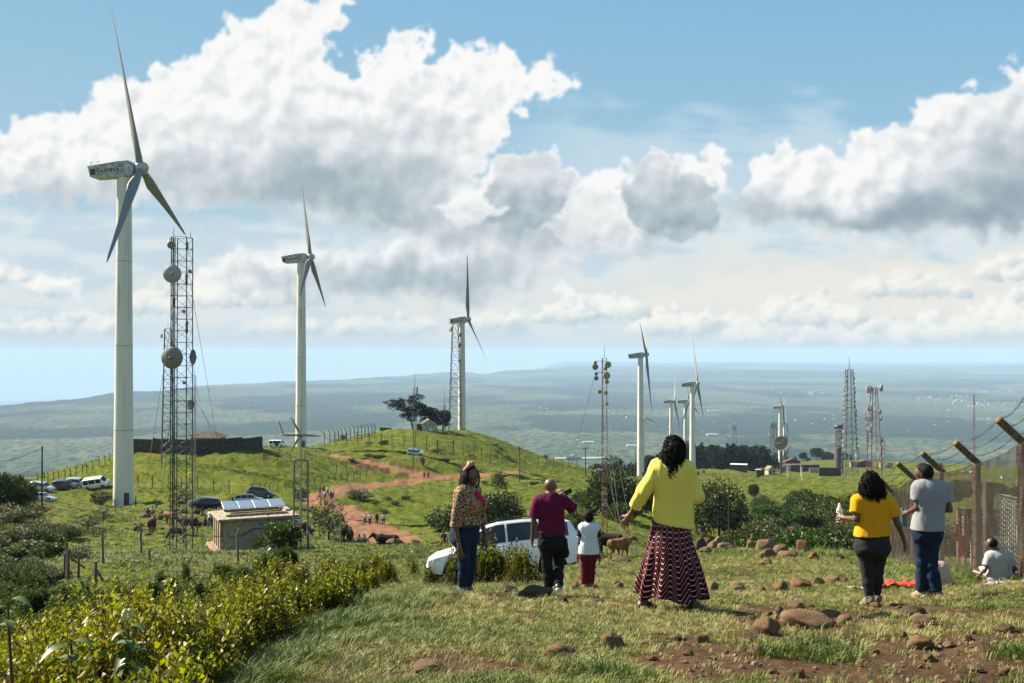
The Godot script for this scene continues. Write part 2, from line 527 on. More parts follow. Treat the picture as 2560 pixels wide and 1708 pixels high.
func make_sky() -> ImageTexture:
	var n_edge := noise(41, 0.012, 6, 0.49)
	var n_puff := noise(42, 0.022, 5, 0.55)
	n_puff.fractal_type = FastNoiseLite.FRACTAL_RIDGED
	var n_soft := noise(43, 0.0045, 4)
	var n_low := noise(44, 0.0105, 6, 0.55)
	var n_billow := noise(47, 0.011, 4, 0.5)
	var n_all := noise(45, 1.6, 6, 0.55)
	var clouds := [
		[PackedVector2Array([Vector2(-80, 330), Vector2(0, 292), Vector2(60, 245), Vector2(120, 235), Vector2(185, 238), Vector2(235, 190), Vector2(280, 165), Vector2(340, 170), Vector2(440, 112), Vector2(500, 70), Vector2(560, 30), Vector2(640, -10), Vector2(760, -30), Vector2(812, 4), Vector2(790, 60), Vector2(752, 100), Vector2(765, 145), Vector2(800, 160), Vector2(850, 120), Vector2(900, 68), Vector2(960, 55), Vector2(1000, 62), Vector2(975, 110), Vector2(1010, 130), Vector2(1060, 95), Vector2(1105, 88), Vector2(1150, 110), Vector2(1170, 98), Vector2(1195, 135), Vector2(1245, 120), Vector2(1300, 160), Vector2(1322, 185), Vector2(1305, 215), Vector2(1240, 225), Vector2(1200, 250), Vector2(1185, 290), Vector2(1180, 330), Vector2(1130, 350), Vector2(1085, 400), Vector2(1120, 470), Vector2(1060, 520), Vector2(860, 540), Vector2(700, 505), Vector2(560, 480), Vector2(420, 470), Vector2(250, 480), Vector2(100, 470), Vector2(-80, 480)]), 14.0],
		[PackedVector2Array([Vector2(930, 480), Vector2(1000, 440), Vector2(1090, 390), Vector2(1130, 345), Vector2(1190, 360), Vector2(1245, 335), Vector2(1290, 370), Vector2(1320, 430), Vector2(1300, 470), Vector2(1330, 420), Vector2(1380, 375), Vector2(1440, 370), Vector2(1490, 345), Vector2(1540, 365), Vector2(1600, 350), Vector2(1665, 355), Vector2(1680, 410), Vector2(1650, 470), Vector2(1640, 530), Vector2(1560, 560), Vector2(1480, 600), Vector2(1380, 600), Vector2(1260, 640), Vector2(1230, 700), Vector2(1060, 710), Vector2(900, 680), Vector2(760, 690), Vector2(640, 700), Vector2(560, 690), Vector2(480, 690), Vector2(440, 650), Vector2(500, 590), Vector2(545, 548), Vector2(600, 565), Vector2(640, 560), Vector2(700, 545), Vector2(800, 540), Vector2(900, 545)]), 16.0],
		[PackedVector2Array([Vector2(1655, 520), Vector2(1685, 430), Vector2(1740, 350), Vector2(1800, 310), Vector2(1870, 320), Vector2(1935, 350), Vector2(1975, 300), Vector2(2060, 270), Vector2(2140, 210), Vector2(2230, 195), Vector2(2300, 205), Vector2(2310, 160), Vector2(2360, 135), Vector2(2600, 60), Vector2(2750, 260), Vector2(2700, 520), Vector2(2350, 545), Vector2(2230, 560), Vector2(2050, 560), Vector2(1900, 545), Vector2(1780, 540)]), 13.0],
		[PackedVector2Array([Vector2(-60, 640), Vector2(0, 610), Vector2(35, 640), Vector2(-10, 670)]), 10.0],
		[PackedVector2Array([Vector2(50, 650), Vector2(110, 620), Vector2(150, 625), Vector2(205, 660), Vector2(160, 680), Vector2(90, 672)]), 10.0]]
	var anvil := PackedVector2Array([Vector2(1440, 668), Vector2(1560, 640), Vector2(1650, 612), Vector2(1800, 602), Vector2(1950, 597), Vector2(2100, 590), Vector2(2230, 580), Vector2(2290, 565), Vector2(2600, 590), Vector2(2600, 740), Vector2(1480, 740)])
	var fronts := [
		[PackedVector2Array([Vector2(1085, 500), Vector2(1120, 420), Vector2(1130, 355), Vector2(1185, 362), Vector2(1245, 335), Vector2(1292, 370), Vector2(1318, 425), Vector2(1300, 470), Vector2(1255, 520), Vector2(1190, 548), Vector2(1110, 535)]), 12.0, 0.22, 0.95],
		[PackedVector2Array([Vector2(1410, 450), Vector2(1436, 382), Vector2(1490, 346), Vector2(1545, 365), Vector2(1585, 395), Vector2(1640, 420), Vector2(1672, 465), Vector2(1640, 530), Vector2(1560, 565), Vector2(1490, 530), Vector2(1445, 495)]), 12.0, 0.35, 0.9],
		[PackedVector2Array([Vector2(1300, 455), Vector2(1335, 405), Vector2(1380, 375), Vector2(1428, 372), Vector2(1420, 440), Vector2(1455, 505), Vector2(1480, 560), Vector2(1400, 580), Vector2(1290, 560), Vector2(1255, 520)]), 11.0, 0.0, 0.3],
		[PackedVector2Array([Vector2(985, 472), Vector2(1035, 455), Vector2(1090, 432), Vector2(1125, 470), Vector2(1182, 468), Vector2(1160, 502), Vector2(1090, 522), Vector2(1035, 515)]), 10.0, 0.0, 0.25],
		[PackedVector2Array([Vector2(1568, 372), Vector2(1615, 352), Vector2(1662, 352), Vector2(1668, 395), Vector2(1640, 428), Vector2(1590, 402)]), 8.0, 0.0, 0.12],
		[PackedVector2Array([Vector2(1330, 690), Vector2(1270, 680), Vector2(1285, 650), Vector2(1340, 668), Vector2(1400, 690), Vector2(1390, 720), Vector2(1310, 730)]), 10.0, 0.02, 0.35]]
	var greys := [[120, 440, 280, 45, 0.5], [640, 440, 240, 62, 0.72], [800, 415, 150, 70, 0.62], [470, 370, 150, 50, 0.3], [700, 300, 120, 60, 0.22], [1000, 330, 110, 90, 0.28], [960, 490, 150, 48, 0.5],
		[1130, 520, 130, 42, 0.5], [1010, 645, 190, 50, 0.8], [800, 655, 220, 36, 0.5], [1310, 570, 150, 45, 0.5], [1560, 540, 120, 38, 0.5],
		[1950, 505, 260, 35, 0.95], [2230, 490, 230, 60, 1.25], [2330, 380, 110, 110, 0.75], [2150, 340, 140, 45, 0.18], [620, 640, 80, 30, 0.35]]
	var rays := [[1085, 470, 95, 42, 0.9], [1400, 430, 60, 60, 0.7], [1620, 385, 45, 40, 0.9], [930, 350, 60, 40, 0.4]]   # sunlit knots in front of the grey
	var heaps := [[20, 648, 50, 30, 8, 0.7], [130, 675, 80, 40, 14, 0.75], [60, 770, 120, 40, 22, 0.5], [200, 770, 160, 60, 30, 0.55], [360, 720, 90, 70, 20, 0.6], [520, 700, 110, 120, 30, 0.85], [620, 700, 120, 110, 26, 0.8], [640, 770, 160, 50, 22, 0.4], [900, 770, 200, 50, 26, 0.45], [1120, 760, 140, 45, 20, 0.5], [1290, 740, 90, 60, 20, 0.7], [1400, 730, 110, 70, 24, 0.75], [1540, 770, 120, 70, 24, 0.8], [1640, 760, 120, 50, 22, 0.75], [1760, 790, 130, 60, 24, 0.75], [1860, 745, 170, 90, 34, 0.7], [1900, 800, 120, 60, 20, 0.8], [2030, 800, 110, 70, 24, 0.9], [2140, 790, 120, 90, 28, 0.85], [2260, 780, 120, 100, 30, 0.85], [2350, 770, 110, 130, 34, 0.8], [2330, 640, 110, 60, 22, 0.8], [2100, 680, 180, 60, 30, 0.55], [1300, 590, 60, 40, 12, 0.6]]
	var pr := RandomNumberGenerator.new()
	pr.seed = 46
	var cells := []
	for i in 50: cells.append([])
	for hp in heaps:
		for i in hp[4]:
			var fx := pr.randf_range(-1, 1)
			var fy := pr.randf() * (1.0 - fx * fx)
			var rad := lerpf(30.0, 11.0, fy) * pr.randf_range(0.7, 1.4) * lerpf(0.8, 1.2, hp[3] / 130.0)
			var puff := [hp[0] + fx * hp[2] * 0.62, hp[1] - fy * hp[3] * 0.9 - rad * 0.2, rad, float(hp[1]), float(hp[5])]
			for k in range(int((puff[0] - rad + 185.0) / 60.0), int((puff[0] + rad + 215.0) / 60.0) + 1):
				if k >= 0 and k < 50: cells[k].append(puff)
	for k in 50: cells[k].sort_custom(func(a, b): return a[1] < b[1])
	var h := sky_w / 2
	var small_w := 1024
	var small := Image.create(small_w, small_w / 2, false, Image.FORMAT_RGB8)
	for iy in small_w / 2:
		var el := (0.5 - (iy + 0.5) / (small_w / 2)) * PI
		for ix in small_w:
			var az := ((ix + 0.5) / small_w - 0.5) * TAU
			var dir := Vector3(sin(az) * cos(el), sin(el), -cos(az) * cos(el))
			var c := air(az, el)
			if el > 0.0:
				var s := dir / (dir.y + 0.18)
				var f := n_all.get_noise_3d(s.x * 0.75, 3.0, s.z * 0.75)
				var cover := smoothstep(0.04, 0.32, f)
				var thick := smoothstep(0.1, 0.5, f + 0.3 * n_all.get_noise_3d(s.x * 2.5, 9.0, s.z * 2.5))
				c = c.lerp(Color(0.97, 0.975, 0.97).lerp(Color(0.70, 0.75, 0.78), thick * 0.8), cover * smoothstep(0.0, 0.08, el))
			small.set_pixel(ix, iy, c)
	small.resize(sky_w, h, Image.INTERPOLATE_CUBIC)
	var x0 := int(sky_w * (0.5 - 33.0 / 360.0))
	var x1 := int(sky_w * (0.5 + 33.0 / 360.0))
	var y0 := int(h * (0.5 - 25.0 / 180.0))
	var y1 := int(h * (0.5 + 1.5 / 180.0))
	for iy in range(y0, y1):
		var el := (0.5 - (iy + 0.5) / h) * PI
		for ix in range(x0, x1):
			var az := ((ix + 0.5) / sky_w - 0.5) * TAU
			var q := Vector2((1280.0 + F * tan(az)) / G, (EYE_ROW - F * tan(el) / cos(az)) / G)
			var edge := minf(smoothstep(33.0, 29.5, absf(rad_to_deg(az))), smoothstep(25.0, 22.0, rad_to_deg(el)))
			if edge <= 0.0: continue
			var c := air(az, el)
			var veil := smoothstep(230.0, 330.0, q.y + n_soft.get_noise_2d(q.x * 0.6, q.y * 2.0) * 120.0) * smoothstep(1150.0, 1500.0, q.x + q.y * 0.3) * smoothstep(600.0, 480.0, q.y)
			c = c.lerp(Color(0.86, 0.91, 0.94), veil * 0.55)
			var veil2 := smoothstep(440.0, 520.0, q.y + n_soft.get_noise_2d(q.x * 0.5, q.y * 2.5) * 60.0) * smoothstep(820.0, 720.0, q.y)
			c = c.lerp(Color(0.87, 0.91, 0.92), veil2 * (0.45 + 0.5 * smoothstep(-0.2, 0.3, n_soft.get_noise_2d(q.x * 0.8 + 900, q.y * 3.0))))
			var row_haze := smoothstep(835.0, 700.0, q.y)
			var sheet := smoothstep(-0.15, 0.25, n_low.get_noise_2d(q.x * 0.35, q.y * 1.1) + 0.55 - absf(q.y - 690.0) / 170.0 + 0.2 * smoothstep(1300.0, 1800.0, q.x) - 0.5 * smoothstep(1100.0, 700.0, q.x))
			c = c.lerp(Color(0.90, 0.91, 0.895), sheet * 0.75 * smoothstep(830.0, 760.0, q.y))
			if q.x > 1380.0 and q.y > 520.0:
				var aw := poly_dist(q + Vector2(n_soft.get_noise_2d(q.x * 1.5, q.y * 3.0), n_soft.get_noise_2d(q.x * 1.5 + 200.0, q.y * 3.0)) * 40.0, anvil)
				c = c.lerp(Color(0.94, 0.925, 0.89), (1.0 - smoothstep(-30.0, 8.0, aw)) * 0.8)
			var pq := q + Vector2(n_edge.get_noise_2d(q.x * 2.2, q.y * 2.2), n_edge.get_noise_2d(q.x * 2.2 + 300.0, q.y * 2.2)) * 13.0
			if q.y > 520.0 and q.y < 830.0:
				for pf in cells[clampi(int((pq.x + 200.0) / 60.0), 0, 49)]:
					var dx: float = (pq.x - pf[0]) / pf[2]
					var dy: float = (pq.y - pf[1]) / (pf[2] * 0.8)
					var rr := dx * dx + dy * dy
					if rr > 1.0: continue
					if pq.y > pf[3]: rr += (pq.y - pf[3]) / 9.0
					var cov := smoothstep(1.0, 0.72, rr)
					var nz := sqrt(maxf(1.0 - rr, 0.0))
					var lit := clampf(0.50 - 0.38 * dx - 0.52 * dy + 0.18 * nz - 0.25 * smoothstep(pf[3] - 26.0, pf[3], pq.y), 0.0, 1.0)
					var pc := Color(0.745, 0.81, 0.84).lerp(Color(0.985, 0.975, 0.94), lit)
					c = c.lerp(pc, cov * pf[4] * lerpf(0.45, 1.0, row_haze))
			var wx := n_edge.get_noise_2d(q.x, q.y)
			var wy := n_edge.get_noise_2d(q.x + 700.0, q.y + 300.0)
			var wq := q + Vector2(wx, wy) * 55.0
			var dens := 0.0
			var deep := 1e9
			for cl in clouds:
				var poly: PackedVector2Array = cl[0]
				var dd := poly_dist(wq, poly) + n_puff.get_noise_2d(q.x, q.y) * 6.0
				var soft: float = cl[1] * (1.0 + 2.2 * smoothstep(400.0, 520.0, q.y))
				dens = maxf(dens, 1.0 - smoothstep(-soft, soft * 0.4, dd))
				deep = minf(deep, dd)
			if dens > 0.0:
				var g := 0.0
				var sq := q + Vector2(n_soft.get_noise_2d(q.x, q.y), n_soft.get_noise_2d(q.x + 400.0, q.y)) * 60.0 + Vector2(wx, wy) * 22.0
				for s in greys:
					var k := Vector2((sq.x - s[0]) / (s[2] * 1.15), (sq.y - s[1]) / (s[3] * 1.15)).length_squared()
					if k < 5.0: g += s[4] * exp(-k * 1.15)
				for s in rays:
					var k := Vector2((sq.x - s[0]) / s[2], (sq.y - s[1]) / s[3]).length_squared()
					if k < 5.0: g *= 1.0 - clampf(s[4] * exp(-k * 1.5), 0.0, 1.0)
				var bump := n_billow.get_noise_2d(q.x + 8.0, q.y + 12.0) - n_billow.get_noise_2d(q.x - 5.0, q.y - 8.0)
				g *= 0.85 + 0.35 * n_billow.get_noise_2d(q.x, q.y)
				g += clampf(bump * 0.30 * smoothstep(0.0, -50.0, deep), -0.12, 0.24) + 0.03 * smoothstep(-15.0, -110.0, deep)
				g = 1.0 - exp(-1.15 * clampf(g, 0.0, 2.0))
				var cc := Color(0.985, 0.985, 0.98).lerp(Color(0.575, 0.655, 0.695), clampf(g * 1.15, 0.0, 1.0))
				c = c.lerp(cc, dens)
			if q.x > 960.0 and q.x < 1700.0 and q.y > 320.0 and q.y < 750.0:
				for fr in fronts:
					var fp: PackedVector2Array = fr[0]
					var fd := poly_dist(q + Vector2(wx, wy) * 34.0, fp) + n_puff.get_noise_2d(q.x, q.y) * 5.0
					var soft: float = fr[1]
					var fk := 1.0 - smoothstep(-soft, soft * 0.5, fd)
					if fk <= 0.0: continue
					var top := fp[0].y
					var low := fp[0].y
					for v in fp:
						top = minf(top, v.y)
						low = maxf(low, v.y)
					var fg: float = lerpf(fr[2], fr[3], smoothstep(0.0, 1.0, (q.y - top) / (low - top) + 0.25 * n_billow.get_noise_2d(q.x, q.y)))
					fg += 0.25 * (n_billow.get_noise_2d(q.x + 8.0, q.y + 12.0) - n_billow.get_noise_2d(q.x - 5.0, q.y - 8.0)) - 0.25 * smoothstep(-14.0, 0.0, fd)
					c = c.lerp(Color(0.98, 0.98, 0.975).lerp(Color(0.595, 0.67, 0.71), clampf(fg, 0.0, 1.0)), fk * lerpf(1.0, 0.6, smoothstep(0.7, 1.0, (q.y - top) / (low - top))))
			c = c.lerp(Color(0.815, 0.865, 0.885), smoothstep(720.0, 850.0, q.y) * 0.9)
			var old := small.get_pixel(ix, iy)
			small.set_pixel(ix, iy, old.lerp(c, edge))
	var turned := Image.create(sky_w, h, false, Image.FORMAT_RGB8)   # north, where the eye looks, lies at the picture's edge
	turned.blit_rect(small, Rect2i(h, 0, h, h), Vector2i(0, 0))
	turned.blit_rect(small, Rect2i(0, 0, h, h), Vector2i(h, 0))
	return ImageTexture.create_from_image(turned)
func air(az: float, el: float) -> Color:
	var e := clampf(el / 0.42, 0.0, 1.0)
	var side := clampf(0.5 + 0.5 * sin(az), 0.0, 1.0)   # paler towards the sun on the left
	var high := Color(0.40, 0.665, 0.83).lerp(Color(0.56, 0.75, 0.87), 1.0 - side)
	high = high.lerp(Color(0.30, 0.52, 0.76), smoothstep(0.4, 1.4, el))
	var low := Color(0.815, 0.87, 0.895)
	return low.lerp(high, pow(e, 0.75)) if el > 0.0 else low
var shared := {}
func tower_skin(s: int, strong: float) -> StandardMaterial3D:
	var im := Image.create(128, 512, false, Image.FORMAT_RGB8)
	var n1 := noise(s, 0.05, 4)
	var n2 := noise(s + 1, 0.012, 3)
	for y in 512:
		for x in 128:
			var streak := smoothstep(0.05, 0.5, n1.get_noise_2d(x * 1.4, y * 0.06 + 40.0))
			var u := x / 128.0
			var g := 0.93 - 0.16 * streak * (0.4 + 0.6 * smoothstep(-0.2, 0.4, n2.get_noise_2d(x, y)))
			var band := exp(-pow((u - 0.60) / 0.035, 2.0)) + 0.6 * exp(-pow((u - 0.66) / 0.02, 2.0))
			var v := y / 512.0
			var runs := smoothstep(0.06, 0.12, v) * smoothstep(0.80, 0.70, v) * (0.25 + 0.75 * smoothstep(-0.1, 0.25, n1.get_noise_2d(7.0, y * 0.35)))
			var d := clampf(band * runs * strong, 0.0, 0.85)
			var c := Color(g, g * 0.985, g * 0.955).lerp(Color(0.27, 0.24, 0.19), d)
			if y % 128 < 1: c = c * 0.72
			im.set_pixel(x, y, c)
	var m := mat(Color(0.70, 0.69, 0.66), 0.55)
	m.albedo_texture = ImageTexture.create_from_image(im)
	return m
func blade_mesh() -> ArrayMesh:
	var m := Mb.new()
	var prev := -1
	var n := 12
	for i in 22:
		var t := i / 21.0
		var r := lerpf(0.7, 26.0, t)
		var chord := lerpf(1.1, 1.75, smoothstep(0.03, 0.2, t)) if t < 0.2 else lerpf(1.75, 0.32, pow((t - 0.2) / 0.8, 0.85))
		if i == 21: chord = 0.08
		var thick := lerpf(1.15, chord * 0.3, smoothstep(0.02, 0.2, t)) if t < 0.2 else chord * lerpf(0.3, 0.14, t)
		var tw := deg_to_rad(lerpf(50.0, 28.0, t))
		var first := m.v.size()
		for k in n:
			var a := TAU * k / n
			var ca := cos(a)
			var sx := (ca * 0.5 - 0.12 * smoothstep(0.05, 0.2, t)) * chord
			var sy := sin(a) * 0.5 * thick * lerpf(1.0, 0.55 + 0.45 * ca, smoothstep(0.1, 0.25, t))
			m.p(Vector3(sx * sin(tw) + sy * cos(tw) - 0.4 * t * t, r, sx * cos(tw) - sy * sin(tw)))
		if prev >= 0:
			for k in n: m.quad(prev + k, first + k, first + (k + 1) % n, prev + (k + 1) % n)
		prev = first
	return m.build()
func extrude(m: Mb, prof: Array, w: float, bev: float) -> void:   # a closed side profile in x,y drawn out along z with bevelled rims
	var mid := Vector2.ZERO
	for q in prof: mid += q / prof.size()
	var n := prof.size()
	for s in [1.0, -1.0]:
		for i in n:
			var a: Vector2 = prof[i]
			var b: Vector2 = prof[(i + 1) % n]
			var ai := a + (mid - a).normalized() * bev
			var bi := b + (mid - b).normalized() * bev
			var p0 := Vector3(a.x, a.y, s * (w * 0.5 - bev))
			var p1 := Vector3(b.x, b.y, s * (w * 0.5 - bev))
			var p2 := Vector3(bi.x, bi.y, s * w * 0.5)
			var p3 := Vector3(ai.x, ai.y, s * w * 0.5)
			var c := Vector3(mid.x, mid.y, s * w * 0.5)
			if s > 0:
				m.fquad(p0, p1, p2, p3); m.ftri(p3, p2, c)
			else:
				m.fquad(p1, p0, p3, p2); m.ftri(p2, p3, c)
	for i in n:
		var a: Vector2 = prof[i]
		var b: Vector2 = prof[(i + 1) % n]
		m.fquad(Vector3(a.x, a.y, -w * 0.5 + bev), Vector3(b.x, b.y, -w * 0.5 + bev), Vector3(b.x, b.y, w * 0.5 - bev), Vector3(a.x, a.y, w * 0.5 - bev))
func letters(txt: String, size: float, depth: float, bold := true) -> TextMesh:
	var t := TextMesh.new()
	var f := SystemFont.new()
	f.font_names = PackedStringArray(["Droid Sans"])
	f.font_weight = 700 if bold else 400
	t.font = f
	t.text = txt
	t.font_size = 32
	t.pixel_size = size / 32.0
	t.depth = depth
	t.curve_step = 4.0
	return t
func turbine(where: Vector3, hub: Vector3, facing: float, spin: float, label: String, skin: StandardMaterial3D, size := 1.0, fine := true) -> void:
	if not shared.has("blade"):
		shared.blade = blade_mesh()
		shared.blade_mat = mat(Color(0.17, 0.175, 0.165), 0.55)
		var nm := mat(Color(0.58, 0.58, 0.55), 0.6)
		nm.albedo_texture = grain(51, 0.62, 1.0, 0.012, 6, 256)
		shared.nacelle_mat = tri_map(nm, 0.35)
		shared.dark = mat(Color(0.045, 0.045, 0.045), 0.7)
		var m := Mb.new()
		extrude(m, [Vector2(-5.6, 0.75), Vector2(-5.3, -0.95), Vector2(-4.4, -1.3), Vector2(1.0, -1.3), Vector2(1.75, -0.95), Vector2(1.75, 0.9), Vector2(0.9, 1.35), Vector2(-1.0, 1.35)], 2.5, 0.16)
		shared.nacelle = m.build(true)
		m = Mb.new()
		var prof := []
		for i in 13:
			var a := PI * i / 12.0
			prof.append(Vector2(maxf(sin(a) * 1.08, 0.01), -cos(a) * (1.35 if a > PI / 2 else 0.9)))
		m.lathe(Transform3D(Basis(Vector3(0, 0, 1), -PI / 2), Vector3.ZERO), prof, 20)
		shared.hub = m.build()
		m = Mb.new()
		m.cbox(Transform3D.IDENTITY, Vector3(0.85, 1.0, 0.03), 0.01)
		shared.vent = m.build(true)
		m = Mb.new()
		m.bar(Vector3.ZERO, Vector3(0, 0.7, 0), 0.06, 6)
		m.bar(Vector3(-0.18, 0.7, 0), Vector3(0.18, 0.7, 0), 0.05, 6)
		m.ball(Vector3(0.18, 0.74, 0), Vector3(0.09, 0.07, 0.09), 6)
		shared.sensor = m.build()
		m = Mb.new()
		for i in 10:
			var a := TAU * i / 10.0
			m.ball(Vector3(cos(a) * 0.42, sin(a) * 0.42, 0), Vector3(0.10, 0.10, 0.012), 8)
		for i in 8:
			var a := TAU * i / 8.0 + 0.3
			m.ball(Vector3(cos(a) * 0.22, sin(a) * 0.22, 0), Vector3(0.05, 0.05, 0.012), 6)
		shared.emblem = m.build()
		shared.lettering = letters("Gamesa", 0.95, 0.02)
		m = Mb.new()
		m.cbox(Transform3D(Basis.IDENTITY, Vector3(0, 1.15, 0)), Vector3(0.85, 2.0, 0.12), 0.03)
		shared.door = m.build(true)
	var t := thing("wind_turbine", label, "wind turbine", where, deg_to_rad(facing), "wind turbines on the ridge")
	var up := (hub.y - where.y) / size - 0.285
	var r0 := 1.62
	var r1 := 1.13
	var m := Mb.new()
	m.has_uv = true
	var segs := 40
	var prev := -1
	var rows := [0.0, 0.004, 0.25, 0.253, 0.256, 0.5, 0.503, 0.506, 0.76, 0.763, 0.766, 1.0]
	for j in rows.size():
		var f: float = rows[j]
		var r := lerpf(r0, r1, f) + (0.05 if j in [3, 6, 9] or j == 0 else 0.0)
		var first := m.v.size()
		for k in segs + 1:
			var a := TAU * k / segs
			m.pt(Vector3(cos(a) * r, lerpf(-1.5, up - 1.2, f), sin(a) * r), Vector2(float(k) / segs, 1.0 - f))
		if prev >= 0:
			for k in segs: m.quad(prev + k, first + k, first + k + 1, prev + k + 1)
		prev = first
	part("tower", m, skin, t)
	var side := Basis(Vector3.UP, -deg_to_rad(facing))
	if fine:
		var d := part("door", shared.door, shared.dark, t, Transform3D(side * Basis(Vector3.UP, deg_to_rad(38)), side * (Basis(Vector3.UP, deg_to_rad(38)) * Vector3(0, 0, r0 * 0.985))))
		d.set_meta("label", "dark steel door at the tower foot")
	var tilt := Basis(Vector3(0, 0, 1), deg_to_rad(6.3))
	var nac := part("nacelle", shared.nacelle, shared.nacelle_mat, t, Transform3D(Basis(Vector3(0, 0, 1), deg_to_rad(4.0)), Vector3(0, up, 0)))
	if fine:
		for s in [1.0, -1.0]: part("vent_panel", shared.vent, shared.dark, nac, Transform3D(Basis.IDENTITY, Vector3(-4.7, -0.25, s * 1.262)))
		part("lettering", shared.lettering, shared.dark, nac, Transform3D(Basis.IDENTITY, Vector3(-2.35, -0.05, 1.262)))
		part("emblem", shared.emblem, shared.dark, nac, Transform3D(Basis.IDENTITY, Vector3(-0.25, 0.05, 1.262)))
		part("wind_sensor", shared.sensor, shared.dark, nac, Transform3D(Basis.IDENTITY, Vector3(-5.2, 0.78, 0.3)))
		part("wind_sensor", shared.sensor, shared.dark, nac, Transform3D(Basis.IDENTITY, Vector3(-4.3, 0.92, -0.2)))
	var hc := Vector3(0, up, 0) + tilt * Vector3(2.6, 0, 0)
	part("hub", shared.hub, shared.nacelle_mat, t, Transform3D(tilt, hc))
	for i in 3:
		part("blade", shared.blade, shared.blade_mat, t, Transform3D(tilt * Basis(Vector3(1, 0, 0), deg_to_rad(spin + 120.0 * i)), hc))
	t.scale = Vector3.ONE * size
func build_turbines() -> void:
	var clean := tower_skin(61, 0.25)
	var streaked := tower_skin(63, 1.5)
	var patched := tower_skin(65, 0.9)
	var list := [
		[284, 385, 170, 1.8, 11.5, clean, "tallest white wind turbine, nearest to the viewer, left of the dish mast"],
		[691, 590, 300, 1.6, -1.1, streaked, "white wind turbine with a brown-streaked tower beside the walled compound"],
		[1060, 733, 410, 24.0, 15.8, clean, "white wind turbine on the grassy knoll beside the leaning trees"],
		[1470, 813.8, 466, -9.7, 56.2, patched, "white wind turbine with dark patches down its tower, left of the woman in yellow"],
		[1589, 880.2, 536, -14.8, 104.1, clean, "wind turbine rising right behind the head of the woman in yellow"],
		[1540, 920.6, 787, -20.7, 85.7, clean, "smaller wind turbine between the patched tower and the woman's hair"],
		[1573, 920, 720, -26.0, 5.0, clean, "wind turbine half hidden behind a nearer tower above the woman in yellow"],
		[1478, 958, 1350, -38.0, 12.0, clean, "far small wind turbine peeping out behind the patched tower"],
		[1790, 934, 895, -24.3, 49.5, clean, "wind turbine beside the low brown buildings and the round dish, front one of two"],
		[1800, 970, 1080, -16.0, -8.0, clean, "wind turbine with thin pale blades behind another near the round dish"]]
	for s in list:
		var b := at_depth(s[0], s[2])
		turbine(b, sight(s[0], s[1], s[2]), s[3], s[4], s[6], s[5], 1.0, s[2] < 1000)
	var odd := [[1965, 1031, 1500, -20.0, 62.0, "far white wind turbine whose two upper blades make a V beside the tall mast"],
		[2102, 1074, 1650, -70.0, 2.0, "far wind turbine with one blade straight up beside the man in grey"]]
	for s in odd: turbine(at_depth(s[0], s[2]), sight(s[0], s[1], s[2]), s[3], s[4], s[5], clean, 1.0, false)
	for s in [[2014, 1037, 20.0, "tiny white wind turbine down in the valley, left of a pair"], [2031, 1045, 47.0, "tiny white wind turbine down in the valley, right of a pair"]]:
		var h := sight(s[0], s[1], 4250.0)
		turbine(Vector3(h.x, h.y - 52.0, h.z), h, -80.0, s[2], s[3], clean, 1.0, false)
	var d := 62.0
	var foot := at_depth(691, d)
	var steel := mat(Color(0.10, 0.10, 0.095), 0.6, 0.3)
	var vane := mat(Color(0.20, 0.195, 0.17), 0.6, 0.1)
	var t := thing("wind_charger", "small four-bladed wind charger on a thin steel lattice stand by the concrete hut", "wind charger", foot)
	var y1 := sight(691, 1055, d).y - foot.y
	var y2 := sight(691, 998, d).y - foot.y
	var leg := []
	for i in 4:
		var a := TAU * (i + 0.35) / 4.0
		var q := Vector3(cos(a) * 0.60, 0, sin(a) * 0.60)
		leg.append(q)
		var m := Mb.new()
		m.tube([q * 1.0 + Vector3(0, -0.5, 0), q * 0.92 + Vector3(0, y1, 0)], [0.045], 6)
		part("leg", m, steel, t)
	var m := Mb.new()
	for i in 4:
		var a: Vector3 = leg[i]
		var b: Vector3 = leg[(i + 1) % 4]
		m.bar(a * 0.92 + Vector3(0, y1, 0), b * 0.92 + Vector3(0, y1, 0), 0.07)
		for k in 5:
			var u := y1 * k / 5.0
			var w := y1 * (k + 1) / 5.0
			m.bar(a * 0.96 + Vector3(0, u, 0), b * 0.96 + Vector3(0, u, 0), 0.035)
			m.bar((a if k % 2 else b) * 0.96 + Vector3(0, u, 0), (b if k % 2 else a) * 0.96 + Vector3(0, w, 0), 0.022)
	part("bracing", m, steel, t, Transform3D.IDENTITY, true)
	m = Mb.new()
	m.tube([Vector3(0, -0.3, 0), Vector3(0, y2, 0)], [0.055, 0.045], 8)
	part("pole", m, vane, t)
	m = Mb.new()
	m.tube([Vector3(-0.28, y2, 0.15), Vector3(-0.1, y2, 0.06), Vector3(0.25, y2, -0.12)], [0.06, 0.13, 0.09], 10)
	part("generator", m, vane, t)
	for a in [118.0, -3.0, 240.0, 182.0]:
		var bm := Mb.new()
		bm.tube([Vector3(0.05, 0, 0), Vector3(0.35, 0, 0), Vector3(0.8, 0, 0.02), Vector3(1.22, 0, 0.05)], [0.03, 0.075, 0.06, 0.02], 6)
		part("blade", bm, vane, t, Transform3D(Basis(Vector3(0, 0, 1), deg_to_rad(a)) * Basis.from_scale(Vector3(1, 1, 0.35)), Vector3(0, y2, 0.12)))
	m = Mb.new()
	m.cbox(Transform3D(Basis(Vector3(0, 0, 1), 0.3), Vector3(-1.22, y2 + 0.42, -0.1)), Vector3(0.07, 0.75, 0.04), 0.01)
	m.bar(Vector3(-1.15, y2 + 0.05, -0.1), Vector3(0, y2, 0), 0.05)
	part("tail_vane", m, vane, t)
